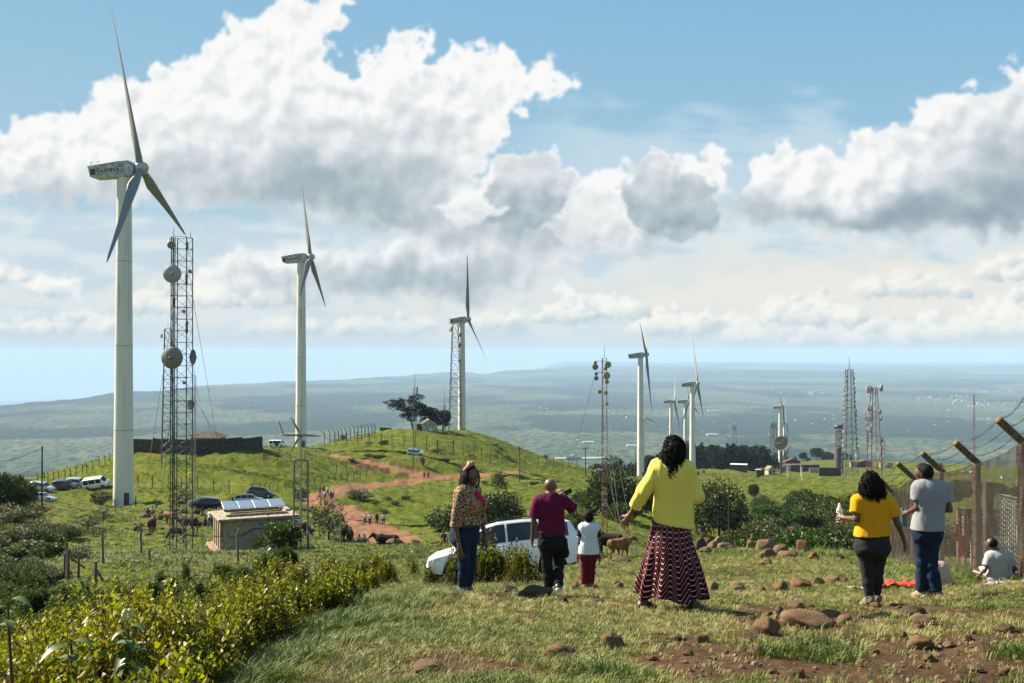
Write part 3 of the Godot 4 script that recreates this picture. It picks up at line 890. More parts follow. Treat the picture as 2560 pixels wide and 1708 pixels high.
func dish(parent: Node3D, at: Vector3, r: float, towards: Vector3, drum: float, m: Material, called := "dish_antenna") -> void:
	var q := Mb.new()
	var prof := []
	if drum > 0.0: prof = [Vector2(0.01, -r * 0.2), Vector2(r * 0.5, -r * 0.17), Vector2(r * 0.95, 0), Vector2(r, r * drum), Vector2(r * 0.97, r * drum + 0.02 * r), Vector2(r * 0.6, r * drum + 0.1 * r), Vector2(0.01, r * drum + 0.15 * r)]
	else: prof = [Vector2(0.01, -r * 0.28), Vector2(r * 0.4, -r * 0.24), Vector2(r * 0.75, -r * 0.1), Vector2(r, 0.08 * r), Vector2(r * 0.97, 0.1 * r), Vector2(r * 0.7, -r * 0.05), Vector2(r * 0.35, -r * 0.17), Vector2(0.01, -r * 0.2)]
	var z := towards.normalized()
	var x := z.cross(Vector3.FORWARD if absf(z.z) < 0.8 else Vector3.UP).normalized()
	var b := Basis(x, z, x.cross(z))
	q.lathe(Transform3D(b, at), prof, 20)
	q.bar(at - z * r * 0.2, at - z * (r * 0.2 + 0.3 * r), r * 0.25, 6)
	if drum <= 0.0:
		for k in 3:
			var a := TAU * k / 3.0
			q.bar(at + b * Vector3(cos(a) * r * 0.9, 0.06 * r, sin(a) * r * 0.9), at + z * r * 0.6, r * 0.05, 4)
	part(called, q, m, parent)
func panel(parent: Node3D, at: Vector3, h: float, w: float, m: Material) -> void:
	var q := Mb.new()
	q.cbox(Transform3D(Basis.IDENTITY, at), Vector3(w, h, w * 0.6), w * 0.12)
	q.bar(at + Vector3(-w, h * 0.3, 0), at + Vector3(0, h * 0.3, 0), w * 0.2)
	q.bar(at + Vector3(-w, -h * 0.3, 0), at + Vector3(0, -h * 0.3, 0), w * 0.2)
	part("panel_antenna", q, m, parent)
func mast(label: String, foot: Vector3, h: float, wb: float, wt: float, sides: int, pitch: float, thick: float, skin: Material, turn := 0.4, bands := []) -> Node3D:
	var t := thing("radio_mast", label, "radio mast", foot)
	var corner := []
	for i in sides:
		var a := TAU * i / sides + turn
		corner.append(Vector3(cos(a), 0, sin(a)))
	var at := func(i: int, y: float) -> Vector3: return corner[i % sides] * lerpf(wb, wt, clampf(y / h, 0.0, 1.0)) * (0.5774 if sides == 3 else 0.7071) + Vector3(0, y, 0)
	var nb := maxi(1, bands.size())
	for i in sides:
		var lm := Mb.new()
		lm.tube([at.call(i, -1.0), at.call(i, h)], [thick * 0.5], 6)
		part("leg", lm, skin if bands.is_empty() else bands[0], t)
	var rows := maxi(2, int(h / pitch))
	var groups := []
	for b in nb: groups.append(Mb.new())
	for k in rows:
		var y0 := h * k / rows
		var y1 := h * (k + 1) / rows
		var m: Mb = groups[int(float(k) / rows * 7.0) % nb]
		for i in sides:
			m.bar(at.call(i, y1), at.call(i + 1, y1), thick * 0.5, 3)
			if k % 2: m.bar(at.call(i, y0), at.call(i + 1, y1), thick * 0.42, 3)
			else: m.bar(at.call(i + 1, y0), at.call(i, y1), thick * 0.42, 3)
			if sides == 4 and wb > 2.0:
				if k % 2: m.bar(at.call(i + 1, y0), at.call(i, y1), thick * 0.42, 3)
				else: m.bar(at.call(i, y0), at.call(i + 1, y1), thick * 0.42, 3)
	for b in nb: part("bracing", groups[b], skin if bands.is_empty() else bands[b], t, Transform3D.IDENTITY, true)
	return t
func guy(t: Node3D, a: Vector3, b: Vector3, w: float, m: Material) -> void:   # ends in the world
	var q := Mb.new()
	var la := a - t.position
	var lb := b - t.position
	var pts := []
	for i in 9:
		var f := i / 8.0
		pts.append(la.lerp(lb, f) + Vector3(0, -0.02 * la.distance_to(lb) * 4.0 * f * (1 - f), 0))
	q.tube(pts, [w * 0.5], 3, false)
	part("guy_wire", q, m, t)
func whip(t: Node3D, at: Vector3, h: float, w: float, m: Material) -> void:
	var q := Mb.new()
	q.tube([at, at + Vector3(0, h, 0)], [w * 0.5, w * 0.2], 5)
	part("whip_antenna", q, m, t)
func build_masts() -> void:
	var steel := mat(Color(0.055, 0.058, 0.058), 0.6, 0.4)
	var grey := mat(Color(0.15, 0.155, 0.155), 0.6, 0.3)
	var white := mat(Color(0.55, 0.55, 0.53), 0.5)
	var dirty := mat(Color(0.17, 0.165, 0.14), 0.7)
	var red := mat(Color(0.125, 0.036, 0.027), 0.7)
	var pale := mat(Color(0.27, 0.265, 0.25), 0.6)
	var d := 60.0
	var f := at_depth(417, d)
	var k := d * G / F
	var P := func(x: float, y: float, z: float) -> Vector3: return Vector3((x - 417.0) * k, sight(417, y, d).y - f.y, z)
	var h: float = P.call(417, 545, 0).y
	var t := mast("tall grey lattice mast with two big round dishes, nearest mast on the left", f, h, 0.96, 0.90, 4, 0.66, 0.062, steel, 0.86)
	dish(t, P.call(388, 550, 0.1), 0.19, Vector3(-1, 0.2, 0.5), 0.0, white)
	dish(t, P.call(401, 565, 0.62), 0.22, Vector3(-0.1, 0, 1), 0.5, dirty)
	dish(t, P.call(404, 631, 0.75), 0.52, Vector3(-0.1, 0.02, -1), 0.0, pale)
	dish(t, P.call(404, 821, 0.78), 0.64, Vector3(0.05, 0.02, -1), 0.0, dirty)
	dish(t, P.call(439, 820, -0.2), 0.46, Vector3(1, 0, 0.1), 0.0, grey)
	dish(t, P.call(436, 623, 0.1), 0.11, Vector3(0.6, 0, 1), 0.5, dirty)
	dish(t, P.call(428, 716, 0.5), 0.10, Vector3(0.2, 0, 1), 0.5, dirty)
	dish(t, P.call(429, 878, 0.5), 0.10, Vector3(0.2, 0, 1), 0.5, grey)
	for s in [[434, 566, 0.5], [433, 643, 0.62], [434, 752, 0.7], [405, 696, 0.5]]: panel(t, P.call(s[0], s[1], 0.45), s[2], 0.13, grey)
	whip(t, P.call(403, 545, 0.4), 0.5, 0.05, steel)
	whip(t, P.call(433, 545, -0.3), 0.35, 0.05, red)
	var m := Mb.new()
	m.tube([P.call(403, 1230, 0.5), P.call(403, 548, 0.48)], [0.045], 6)
	m.tube([P.call(407, 1230, 0.5), P.call(407, 548, 0.48)], [0.03], 6)
	part("feeder_cable", m, steel, t)
	guy(t, sight(437, 655, d), spot(570, 1005), 0.03, steel)
	guy(t, sight(398, 700, d - 1), at_depth(305, 52.0), 0.03, steel)
	guy(t, sight(400, 860, d), at_depth(358, 70.0), 0.025, steel)
	guy(t, sight(437, 900, d), spot(632, 1100), 0.025, steel)
	guy(t, sight(437, 1040, d), spot(600, 1120), 0.022, steel)
	f = at_depth(385, 205)
	h = sight(385, 755, 205).y - f.y
	t = mast("narrow dark lattice mast just left of the big dish mast", f, h, 2.3, 1.2, 4, 1.6, 0.16, steel)
	dish(t, Vector3(-1.0, h - 1.4, 0.5), 0.45, Vector3(-1, 0, 0.7), 0.5, dirty)
	dish(t, Vector3(1.2, h - 3.6, 0.5), 0.4, Vector3(0.5, 0, 1), 0.5, dirty)
	whip(t, Vector3(0, h, 0), 1.4, 0.08, steel)
	f = at_depth(446, 150)
	h = sight(446, 862, 150).y - f.y
	t = mast("thin grey guyed mast with one side dish, right of the big dish mast", f, h, 0.55, 0.5, 3, 0.7, 0.07, grey)
	dish(t, Vector3(-0.45, h - 4.2, 0.3), 0.75, Vector3(1, 0, 0.45), 0.0, pale)
	whip(t, Vector3(0, h, 0), 1.6, 0.05, steel)
	guy(t, f + Vector3(0, h - 1, 0), spot(508, 1030), 0.04, steel)
	f = at_depth(1045, 405)
	h = sight(1045, 745, 405).y - f.y
	t = mast("tapered dark lattice tower close left of the knoll turbine", f, h, 5.0, 2.2, 4, 3.4, 0.24, steel, 0.6)
	for s in [[-1.6, 2, 0.9], [1.7, 4, 0.8], [1.5, 8, 0.9], [1.5, 14, 0.6], [1.9, 20, 0.6], [-1.2, 9, 0.6], [1.9, 27, 0.6]]: dish(t, Vector3(s[0], h - s[1], 1.0), s[2], Vector3(s[0], 0, 1.2), 0.5, dirty)
	for s in [-0.8, 0.8]: whip(t, Vector3(s, h, 0), 3.0, 0.14, steel)
	f = at_depth(952, 372)
	h = sight(952, 890, 372).y - f.y
	t = mast("thin dark antenna mast rising through the leaning trees", f, h, 1.3, 0.9, 3, 1.5, 0.16, steel)
	whip(t, Vector3(0, h, 0), sight(952, 855, 372).y - sight(952, 890, 372).y, 0.22, steel)
	panel(t, Vector3(0.9, h - 1.0, 0), 2.6, 0.5, dirty)
	dish(t, Vector3(0.8, h - 3.6, 0.4), 0.5, Vector3(1, 0, 0.5), 0.5, dirty)
	f = at_depth(1020, 380)
	h = sight(1020, 930, 380).y - f.y
	t = mast("short dark antenna mast between the leaning trees and the lattice tower", f, h, 1.2, 0.8, 3, 1.4, 0.15, steel)
	whip(t, Vector3(0, h, 0), 6.0, 0.16, steel)
	d = 75.0
	f = at_depth(1386, d)
	h = sight(1382, 822, d).y - f.y
	t = mast("slim red and white guyed mast hung with round dishes, left of the woman in yellow", f, h, 0.42, 0.36, 3, 0.42, 0.045, red, 0.25, [red, pale])
	k = d * G / F
	for s in [[1366, 833, 0.12, -1], [1366, 842, 0.22, -1], [1368, 858, 0.13, -1], [1368, 868, 0.17, -1], [1393, 837, 0.25, 1], [1390, 862, 0.27, 1], [1391, 876, 0.17, 1], [1376, 899, 0.14, -1], [1389, 901, 0.16, 1], [1391, 926, 0.13, 1], [1388, 846, 0.14, 1]]:
		dish(t, Vector3((s[0] - 1386) * k, sight(1386, s[1], d).y - f.y, 0.32), s[2], Vector3(0.25 * s[3], 0, 1), 0.55, dirty if s[3] < 0 else mat(Color(0.27, 0.24, 0.13), 0.6))
	m = Mb.new()
	for s in [[1366, 829], [1368, 855], [1391, 829], [1391, 868]]: m.bar(Vector3(0, sight(1386, s[1], d).y - f.y, 0.2), Vector3((s[0] - 1386) * k, sight(1386, s[1], d).y - f.y, 0.2), 0.04)
	part("antenna_bracket", m, steel, t)
	whip(t, Vector3(0.05, h, 0), 0.95, 0.04, steel)
	for s in [[1362, 872, 1262, 1110], [1390, 880, 1460, 1120], [1390, 905, 1430, 1120], [1380, 1010, 1310, 1100], [1392, 1010, 1425, 1150], [1390, 1150, 1470, 1200], [1392, 1080, 1450, 1180]]:
		guy(t, sight(s[0], s[1], d), at_depth(s[2], d + (12.0 if s[2] < 1386 else -14.0)), 0.022, steel)
	var far := [[1685, 975, 1300.0, 6.0, 3.0, "far lone lattice mast above the trees right of the woman in yellow"], [1775, 970, 980.0, 5.0, 3.4, "dark lattice mast left of the turbines by the low buildings"], [1800, 1000, 960.0, 5.5, 3.5, "short lattice mast behind the big round dish"]]
	for s in far:
		f = at_depth(s[0], s[2])
		h = sight(s[0], s[1], s[2]).y - f.y
		t = mast(s[5], f, h, s[3], s[4], 4, 6.0, 0.55, grey if s[2] > 1100.0 else steel)
		whip(t, Vector3(0, h, 0), 14.0, 0.4, grey)
		for i in 4: panel(t, Vector3(s[4] * (0.5 if i % 2 else -0.5), h - 2.5 - 2.0 * (i / 2), 1), 3.0, 0.9, grey)
	d = 700.0
	f = at_depth(1949, d)
	h = sight(1949, 848, d).y - f.y
	t = mast("tallest dark lattice tower on the right ridge, beside the stone tower", f, h, 8.5, 3.6, 4, 4.2, 0.5, steel, 0.7, [steel, grey])
	for i in 34:
		var y := h * (0.25 + 0.73 * i / 34.0)
		var s := 1.0 if i % 2 else -1.0
		var w := lerpf(8.5, 3.6, y / h) * 0.62
		dish(t, Vector3(s * w, y, 1.5), rng.randf_range(0.6, 1.5), Vector3(s, 0, 0.8), 0.5, dirty if i % 3 else grey)
	whip(t, Vector3(0, h, 0), 9.0, 0.5, steel)
	f = at_depth(2006, d)
	h = sight(2006, 890, d).y - f.y
	t = mast("red and white lattice tower with dishes, right of the tallest mast", f, h, 8.0, 3.0, 4, 5.0, 0.5, red, 0.7, [red, pale])
	for s in [[-3.5, 2, 2.6], [3.5, 0, 2.4], [-3.3, 26, 2.0], [3.0, 30, 1.6], [-3.6, 36, 3.0], [3.5, 38, 1.5], [-3.6, 52, 2.4], [4.0, 64, 2.0], [4.0, 74, 1.8], [-3.5, 10, 1.0]]:
		dish(t, Vector3(s[0], h * (1.0 - s[1] / 110.0), 1.6), s[2], Vector3(s[0], 0, 2.4), 0.55, dirty)
	f = at_depth(2025, 720.0)
	h = sight(2025, 1012, 720.0).y - f.y
	t = mast("short grey mast right of the red and white lattice tower", f, h, 3.0, 2.2, 3, 3.0, 0.4, grey)
	f = at_depth(1990, 740.0)
	t = thing("antenna_pole", "plain dark antenna pole between the two big right masts", "pole", f)
	m = Mb.new()
	m.tube([Vector3.ZERO, Vector3(0, sight(1990, 968, 740.0).y - f.y, 0)], [0.45, 0.3], 8)
	part("pole", m, steel, t)
	f = at_depth(2235, 1350.0)
	h = sight(2235, 905, 1350.0).y - f.y
	t = mast("very thin red and white mast standing alone far right", f, h, 2.0, 1.6, 3, 5.0, 0.5, red, 0.2, [red, pale])
	whip(t, Vector3(0, h, 0), 12.0, 0.3, grey)
func boxm(s: Vector3, at: Vector3, bev := 0.02) -> Mb:
	var m := Mb.new()
	m.cbox(Transform3D(Basis.IDENTITY, at), s, bev)
	return m
func gable(w: float, dep: float, rise: float, y: float, over: float, th := 0.12) -> Mb:   # ridge along z
	var m := Mb.new()
	for s in [-1.0, 1.0]:
		var a := Vector3(0, y + rise, 0)
		var e := Vector3(s * (w * 0.5 + over), y - rise * over / (w * 0.5), 0)
		var d := (e - a)
		var mid := (a + e) * 0.5
		var ang: float = atan2(d.y, absf(d.x)) * s
		m.cbox(Transform3D(Basis(Vector3(0, 0, 1), ang), mid + Vector3(0, th * 0.5, 0)), Vector3(d.length() + th * 0.3, th, dep + over * 2.0), 0.02)
	return m
func gable_walls(w: float, dep: float, h: float, rise: float) -> Mb:
	var m := Mb.new()
	var a := w * 0.5
	var b := dep * 0.5
	for s in [1.0, -1.0]:
		var p0 := Vector3(-a * s, -0.6, b * s); var p1 := Vector3(a * s, -0.6, b * s); var p2 := Vector3(a * s, h, b * s); var p3 := Vector3(0, h + rise, b * s); var p4 := Vector3(-a * s, h, b * s)
		m.fquad(p0, p1, p2, p4); m.ftri(p4, p2, p3)
		m.fquad(Vector3(a * s, -0.6, b * s), Vector3(a * s, -0.6, -b * s), Vector3(a * s, h, -b * s), Vector3(a * s, h, b * s))
	return m
func block_skin(base: Color, s: int, scale: float, lo := 0.6) -> StandardMaterial3D:
	var m := mat(base, 0.9)
	m.albedo_texture = grain(s, lo, 1.0, 0.014, 6, 256)
	return tri_map(m, scale)
func house(label: String, where: Vector3, turn: float, w: float, dep: float, h: float, rise: float, wall: Material, roof: Material, holes := 2, cat := "house") -> Node3D:
	var t := thing(cat.replace(" ", "_"), label, cat, where, turn)
	var dark := mat(Color(0.03, 0.03, 0.032), 0.4)
	if rise > 0.0:
		part("wall", gable_walls(w, dep, h, rise), wall, t)
		part("roof", gable(w, dep, rise, h, 0.35), roof, t)
	else:
		part("wall", boxm(Vector3(w, h + 0.6, dep), Vector3(0, h * 0.5 - 0.3, 0)), wall, t)
		part("roof", boxm(Vector3(w + 0.6, 0.25, dep + 0.6), Vector3(0, h + 0.125, 0)), roof, t)
	for i in holes:
		var x := (float(i) + 0.5) / holes * w - w * 0.5
		if i == 0 and holes > 1: part("door", boxm(Vector3(minf(1.0, w * 0.2), minf(2.0, h * 0.8), 0.08), Vector3(x, minf(1.0, h * 0.4), dep * 0.5 + 0.02)), dark, t)
		else: part("window", boxm(Vector3(minf(1.4, w / holes * 0.5), minf(1.1, h * 0.35), 0.08), Vector3(x, h * 0.58, dep * 0.5 + 0.02)), dark, t)
	return t
func build_buildings() -> void:
	var stone := block_skin(Color(0.085, 0.066, 0.05), 71, 0.35, 0.45)
	var conc := block_skin(Color(0.40, 0.355, 0.275), 72, 0.5, 0.62)
	var conc2 := block_skin(Color(0.44, 0.36, 0.25), 73, 0.6, 0.55)
	var cream := block_skin(Color(0.50, 0.45, 0.31), 74, 0.3, 0.7)
	var tin := block_skin(Color(0.10, 0.11, 0.115), 75, 0.3, 0.6)
	var rust := block_skin(Color(0.17, 0.075, 0.045), 76, 0.2, 0.5)
	var brick := block_skin(Color(0.16, 0.085, 0.055), 77, 0.3, 0.5)
	var brown := block_skin(Color(0.085, 0.06, 0.045), 78, 0.2, 0.5)
	var pale := mat(Color(0.55, 0.54, 0.50), 0.7)
	var dark := mat(Color(0.025, 0.025, 0.026), 0.5)
	var iron := mat(Color(0.05, 0.05, 0.05), 0.6, 0.3)
	var a := at_depth(300, 218)
	var corners := [at_depth(300, 219), at_depth(354, 217), at_depth(398, 215), at_depth(448, 214), at_depth(500, 216), at_depth(555, 221), at_depth(601, 227)]
	var tops := [1009.0, 1006.0, 1008.5, 1008.0, 1006.5, 1004.0, 1004.0]
	var t := thing("walled_compound", "dark stone walled compound with a hip roofed lodge behind the tallest turbine", "walled compound", a)
	for i in corners.size() - 1:
		var p: Vector3 = corners[i] - a
		var q: Vector3 = corners[i + 1] - a
		var y0: float = lerpf(sight(417, tops[i], -corners[i].z).y, sight(417, tops[i + 1], -corners[i + 1].z).y, 0.5) - a.y
		var d := q - p
		var len := Vector2(d.x, d.z).length()
		var low := minf(p.y, q.y) - 0.8
		part("wall", boxm(Vector3(len + 0.02 * (i % 2), y0 - low, 0.4), Vector3(0, (y0 + low) * 0.5, 0)), stone, t, Transform3D(Basis(Vector3.UP, -atan2(d.z, d.x)), Vector3((p.x + q.x) * 0.5, 0, (p.z + q.z) * 0.5)))
		part("wall_pier", boxm(Vector3(0.5, y0 - low + 0.15, 0.5), Vector3(p.x, (y0 + low) * 0.5 + 0.075, p.z)), stone, t)
	for i in [0, 6]:
		var p: Vector3 = corners[i] - a
		var y0: float = sight(417, tops[i], -corners[i].z).y - a.y
		part("wall", boxm(Vector3(0.4, 5.0, 12.0), Vector3(0, -2.8, -6.1)), stone, t, Transform3D(Basis(Vector3.UP, deg_to_rad(14.5 if i else 20.0)), p + Vector3(0, y0, 0)))
	var lp := at_depth(468, 216) - a
	var ly: float = sight(468, 1006, 216).y - a.y
	var lodge := part("lodge", boxm(Vector3(6.0, 4.2, 5.0), Vector3(lp.x, ly - 2.1, lp.z - 3.2)), stone, t)
	var m := Mb.new()
	var ay: float = sight(468, 992, 216).y - a.y
	var e := 3.5
	var ridge := [Vector3(lp.x - 1.0, ay, lp.z - 3.2), Vector3(lp.x + 1.0, ay, lp.z - 3.2)]
	var ec := [Vector3(lp.x - e, ly + 0.02, lp.z - 0.3), Vector3(lp.x + e, ly + 0.02, lp.z - 0.3), Vector3(lp.x + e, ly + 0.02, lp.z - 6.2), Vector3(lp.x - e, ly + 0.02, lp.z - 6.2)]
	m.fquad(ec[0], ec[1], ridge[1], ridge[0]); m.fquad(ec[2], ec[3], ridge[0], ridge[1]); m.ftri(ec[1], ec[2], ridge[1]); m.ftri(ec[3], ec[0], ridge[0])
	m.fquad(ec[3], ec[2], ec[1], ec[0])
	part("roof", m, brown, lodge)
	part("gate", boxm(Vector3(2.6, 2.6, 0.1), Vector3(at_depth(432, 213.5).x - a.x, at_depth(432, 213.5).y - a.y + 1.2, at_depth(432, 213.5).z - a.z + 0.9)), dark, t)
	var hp := at_depth(584, 68.0)
	var ground_y := at_depth(560, 66.0).y
	hp.y = ground_y
	t = thing("concrete_hut", "small grey concrete block hut with flat slab roof and solar panels on top", "hut", hp, deg_to_rad(24.0))
	var W := 4.35
	var D := 3.2
	var H: float = sight(584, 1187, 67.0).y - hp.y
	var core := part("wall", boxm(Vector3(W, H + 1.0, D), Vector3(0, H * 0.5 - 0.5, 0)), conc, t)
	var bm: Array[ArrayMesh] = []
	for i in 3: bm.append(boxm(Vector3(0.485, 0.205, 0.04), Vector3.ZERO, 0.008).build())
	var tones := [conc, block_skin(Color(0.37, 0.33, 0.26), 79, 0.5, 0.7), block_skin(Color(0.42, 0.38, 0.30), 80, 0.5, 0.7)]
	for row in int(H / 0.22):
		for k in int(W / 0.5) + 1:
			var x := -W * 0.5 + 0.25 + 0.5 * k + (0.25 if row % 2 else 0.0) - 0.12
			if absf(x) > W * 0.5 - 0.24: continue
			part("block", bm[0], tones[rng.randi() % 3], core, Transform3D(Basis.IDENTITY, Vector3(x, 0.11 + 0.22 * row, D * 0.5 + rng.randf_range(0.0, 0.008))))
	for z in [-1.3, -0.45, 0.4, 1.25]: part("pilaster", boxm(Vector3(0.22, H + 0.8, 0.34), Vector3(-W * 0.5 - 0.09, H * 0.5 - 0.4, z), 0.02), conc2, t)
	part("roof_slab", boxm(Vector3(W + 0.75, 0.13, D + 0.75), Vector3(0, H + 0.065, 0), 0.025), conc2, t)
	for s in [[0.0, D * 0.5 - 0.55, W - 0.5, 0.14], [0.0, -D * 0.5 + 0.5, W - 0.5, 0.14]]: part("roof_upstand", boxm(Vector3(s[2], 0.16, s[3]), Vector3(s[0], H + 0.21, s[1]), 0.02), conc2, t)
	for s in [-1, 1]: part("roof_upstand", boxm(Vector3(0.14, 0.159, D - 1.2), Vector3(s * (W * 0.5 - 0.3), H + 0.21, 0), 0.02), conc2, t)
	part("plinth", boxm(Vector3(W + 0.9, 0.9, D + 0.8), Vector3(-0.15, -0.38, 0.05), 0.04), block_skin(Color(0.35, 0.21, 0.145), 81, 0.5), t)
	var cell := Image.create(64, 96, false, Image.FORMAT_RGB8)
	for y in 96:
		for x in 64:
			var line := x % 8 == 0 or y % 8 == 0
			cell.set_pixel(x, y, Color(0.62, 0.68, 0.72) if line else Color(0.36, 0.45, 0.55))
	var pv := StandardMaterial3D.new()
	pv.albedo_texture = ImageTexture.create_from_image(cell)
	pv.roughness = 0.28
	pv.metallic = 0.2
	for i in 4:
		var tilt := Transform3D(Basis(Vector3(1, 0, 0), deg_to_rad(14.0)), Vector3(-1.42 + 1.0 * i, H + 0.62, -0.75))
		var pm := Mb.new()
		pm.has_uv = true
		pm.quad(pm.pt(Vector3(-0.47, 0.022, 0.62), Vector2(0, 1)), pm.pt(Vector3(0.47, 0.022, 0.62), Vector2(1, 1)), pm.pt(Vector3(0.47, 0.022, -0.62), Vector2(1, 0)), pm.pt(Vector3(-0.47, 0.022, -0.62), Vector2(0, 0)))
		var fr := part("solar_panel", boxm(Vector3(0.98, 0.035, 1.3), Vector3.ZERO, 0.008), mat(Color(0.6, 0.62, 0.63), 0.35, 0.6), t, tilt)
		part("panel_face", pm, pv, fr)
	m = Mb.new()
	for x in [-1.9, 1.95]:
		for z in [-1.3, -0.2]: m.bar(Vector3(x * 0.98, H + 0.1, z), Vector3(x * 0.98, H + (0.68 if z < -1 else 0.46), z), 0.05)
	m.bar(Vector3(-1.95, H + 0.46, -0.18), Vector3(2.0, H + 0.46, -0.18), 0.04)
	part("panel_stand", m, iron, t, Transform3D.IDENTITY, true)
	m = Mb.new()
	m.tube([Vector3(-W * 0.5 - 0.6, 0.95, 1.2), Vector3(-1.6, 0.85, D * 0.5 + 0.1), Vector3(-1.1, 0.93, D * 0.5 + 0.12), Vector3(-0.4, 1.3, D * 0.5 + 0.13), Vector3(0.1, 1.32, D * 0.5 + 0.12), Vector3(0.5, 1.3, D * 0.5 + 0.12), Vector3(0.95, 1.55, D * 0.5 + 0.1)], [0.028], 6)
	m.tube([Vector3(0.3, 1.4, D * 0.5 + 0.08), Vector3(0.55, 1.65, D * 0.5 + 0.12), Vector3(0.6, 2.2, D * 0.5 + 0.1), Vector3(0.62, H, D * 0.5 + 0.1)], [0.02], 6)
	part("cable", m, dark, t)
	for x in [0.18, 1.15]:
		var v := part("vent", boxm(Vector3(0.2, 0.17, 0.03), Vector3(x, 1.55, D * 0.5 + 0.035), 0.005), dark, t)
		for k in 3: part("louvre", boxm(Vector3(0.17, 0.02, 0.03), Vector3(x, 1.5 + 0.05 * k, D * 0.5 + 0.055), 0.004), tones[2], v)
	t = thing("storage_tank", "pale grey block tank standing against the concrete hut behind the shiny shrub", "tank", hp + Basis(Vector3.UP, deg_to_rad(24.0)) * Vector3(0.75, 0.0, D * 0.5 + 0.65), deg_to_rad(24.0))
	part("tank_body", boxm(Vector3(1.1, 0.9, 0.9), Vector3(0, 0.38, 0), 0.05), mat(Color(0.42, 0.44, 0.44), 0.8), t)
	part("lid", boxm(Vector3(1.18, 0.06, 0.98), Vector3(0, 0.86, 0), 0.02), mat(Color(0.5, 0.51, 0.5), 0.8), t)
	for s in [[609, 1263, "left"], [630, 1264, "right"]]:
		var sp := spot(s[0], s[1])
		var sack := Mb.new()
		sack.ball(Vector3(0, 0.12, 0), Vector3(0.3, 0.15, 0.2), 10, Basis(Vector3.UP, 0.3))
		sack.ball(Vector3(-0.2, 0.07, 0.06), Vector3(0.16, 0.09, 0.12), 8)
		tag(part("sack", sack, mat(Color(0.62, 0.62, 0.6), 0.8), null, Transform3D(Basis.IDENTITY, sp)), "white plastic sack on the grass before the concrete hut, %s one of two" % s[2], "sack", "white sacks")
	var kp := at_depth(983, 366)
	t = house("cream hut with dark gabled roof under the leaning trees on the knoll", kp, deg_to_rad(14.0), 5.0, 6.0, 2.6, 1.5, cream, tin, 0, "hut")
	for s in [[-0.9, 1.5], [0.0, 2.2], [0.75, 1.3], [-0.3, 0.9], [-1.4, 2.1], [1.3, 2.0], [0.3, 2.7]]: part("mural_mark", boxm(Vector3(0.42, 0.45, 0.04), Vector3(s[0], s[1], 3.03), 0.01), dark, t)
	part("door", boxm(Vector3(0.9, 1.5, 0.06), Vector3(0.3, 0.5, 3.04), 0.01), pale, t)
	part("lean_to", boxm(Vector3(2.0, 2.8, 3.0), Vector3(-3.4, 1.1, 0.5)), brown, t)
	t = thing("kiosk", "small teal metal kiosk with sloping roof on the knoll's left shoulder", "kiosk", at_depth(885, 380), 0.1)
	part("wall", boxm(Vector3(4.2, 2.4, 2.4), Vector3(0, 0.8, 0)), mat(Color(0.012, 0.07, 0.075), 0.6), t)
	part("roof", boxm(Vector3(4.7, 0.14, 2.9), Vector3(0, 2.15, 0)), mat(Color(0.10, 0.13, 0.07), 0.7), t, Transform3D(Basis(Vector3(0, 0, 1), -0.05), Vector3(0, 0.02, 0)))
	var R := func(x: float, y: float) -> Vector3: return spot((x / 2.8515 + 1900.0) / G, (y / 2.8515 + 850.0) / G, 120.0)
	var lots := [
		["cream hut with a tan pitched roof, left of the long brown building", 70, 957, 60, 38, 22, 0.4, cream, block_skin(Color(0.30, 0.21, 0.13), 82, 0.1), 2, "hut"],
		["small dark hut at the left end of the station", 8, 970, 36, 48, 0, 0.1, brown, tin, 1, "hut"],
		["long low brown building with a wide roof below the turbines", 290, 938, 240, 50, 0, 0.12, brown, block_skin(Color(0.11, 0.075, 0.055), 83, 0.1), 7, "building"],
		["gabled brown hall behind the long low building", 225, 905, 110, 40, 22, 0.1, brown, rust, 3, "building"],
		["dark block at the left end of the long low building", 140, 925, 52, 50, 0, 0.1, stone, tin, 1, "building"],
		["house with a rust red roof under the tallest mast", 740, 906, 98, 38, 14, -0.1, brick, rust, 3, "house"],
		["low pale shed left of the rust roofed house", 665, 905, 50, 36, 0, 0.0, conc2, tin, 2, "shed"],
		["small whitish hut right of the red and white tower, left one", 865, 905, 26, 34, 0, 0.0, cream, tin, 1, "hut"],
		["small whitish hut right of the red and white tower, right one", 915, 908, 44, 32, 0, 0.1, cream, tin, 2, "hut"]]
	for q in lots:
		var w: Vector3 = R.call(q[1], q[2])
		var u := -w.z / F / 2.8515
		house(q[0], w, q[6], q[3] * u, q[3] * u * (0.35 if q[3] > 100 else 0.75), q[4] * u, q[5] * u, q[7], q[8], q[9], q[10])
	var wp: Vector3 = R.call(385, 945)
	var u := -wp.z / F / 2.8515
	t = thing("retaining_wall", "pale low wall in front of the long brown building", "wall", wp)
	part("wall", boxm(Vector3(70 * u, 34 * u, 0.6), Vector3(0, 15 * u, 0)), block_skin(Color(0.5, 0.47, 0.42), 84, 0.2), t)
	wp = R.call(495, 966)
	t = thing("stone_wall", "dark low stone wall left of the round stone tower", "wall", wp)
	part("wall", boxm(Vector3(110 * u, 42 * u, 0.8), Vector3(0, 19 * u, 0)), brown, t)
	wp = R.call(165, 945)
	t = thing("water_tank", "dark cylindrical water tank before the long brown building", "tank", wp)
	m = Mb.new()
	m.lathe(Transform3D.IDENTITY, [Vector2(15 * u, -1), Vector2(15 * u, 42 * u), Vector2(12 * u, 46 * u), Vector2(0.1, 48 * u)], 16)
	part("tank_body", m, mat(Color(0.06, 0.075, 0.09), 0.5), t)
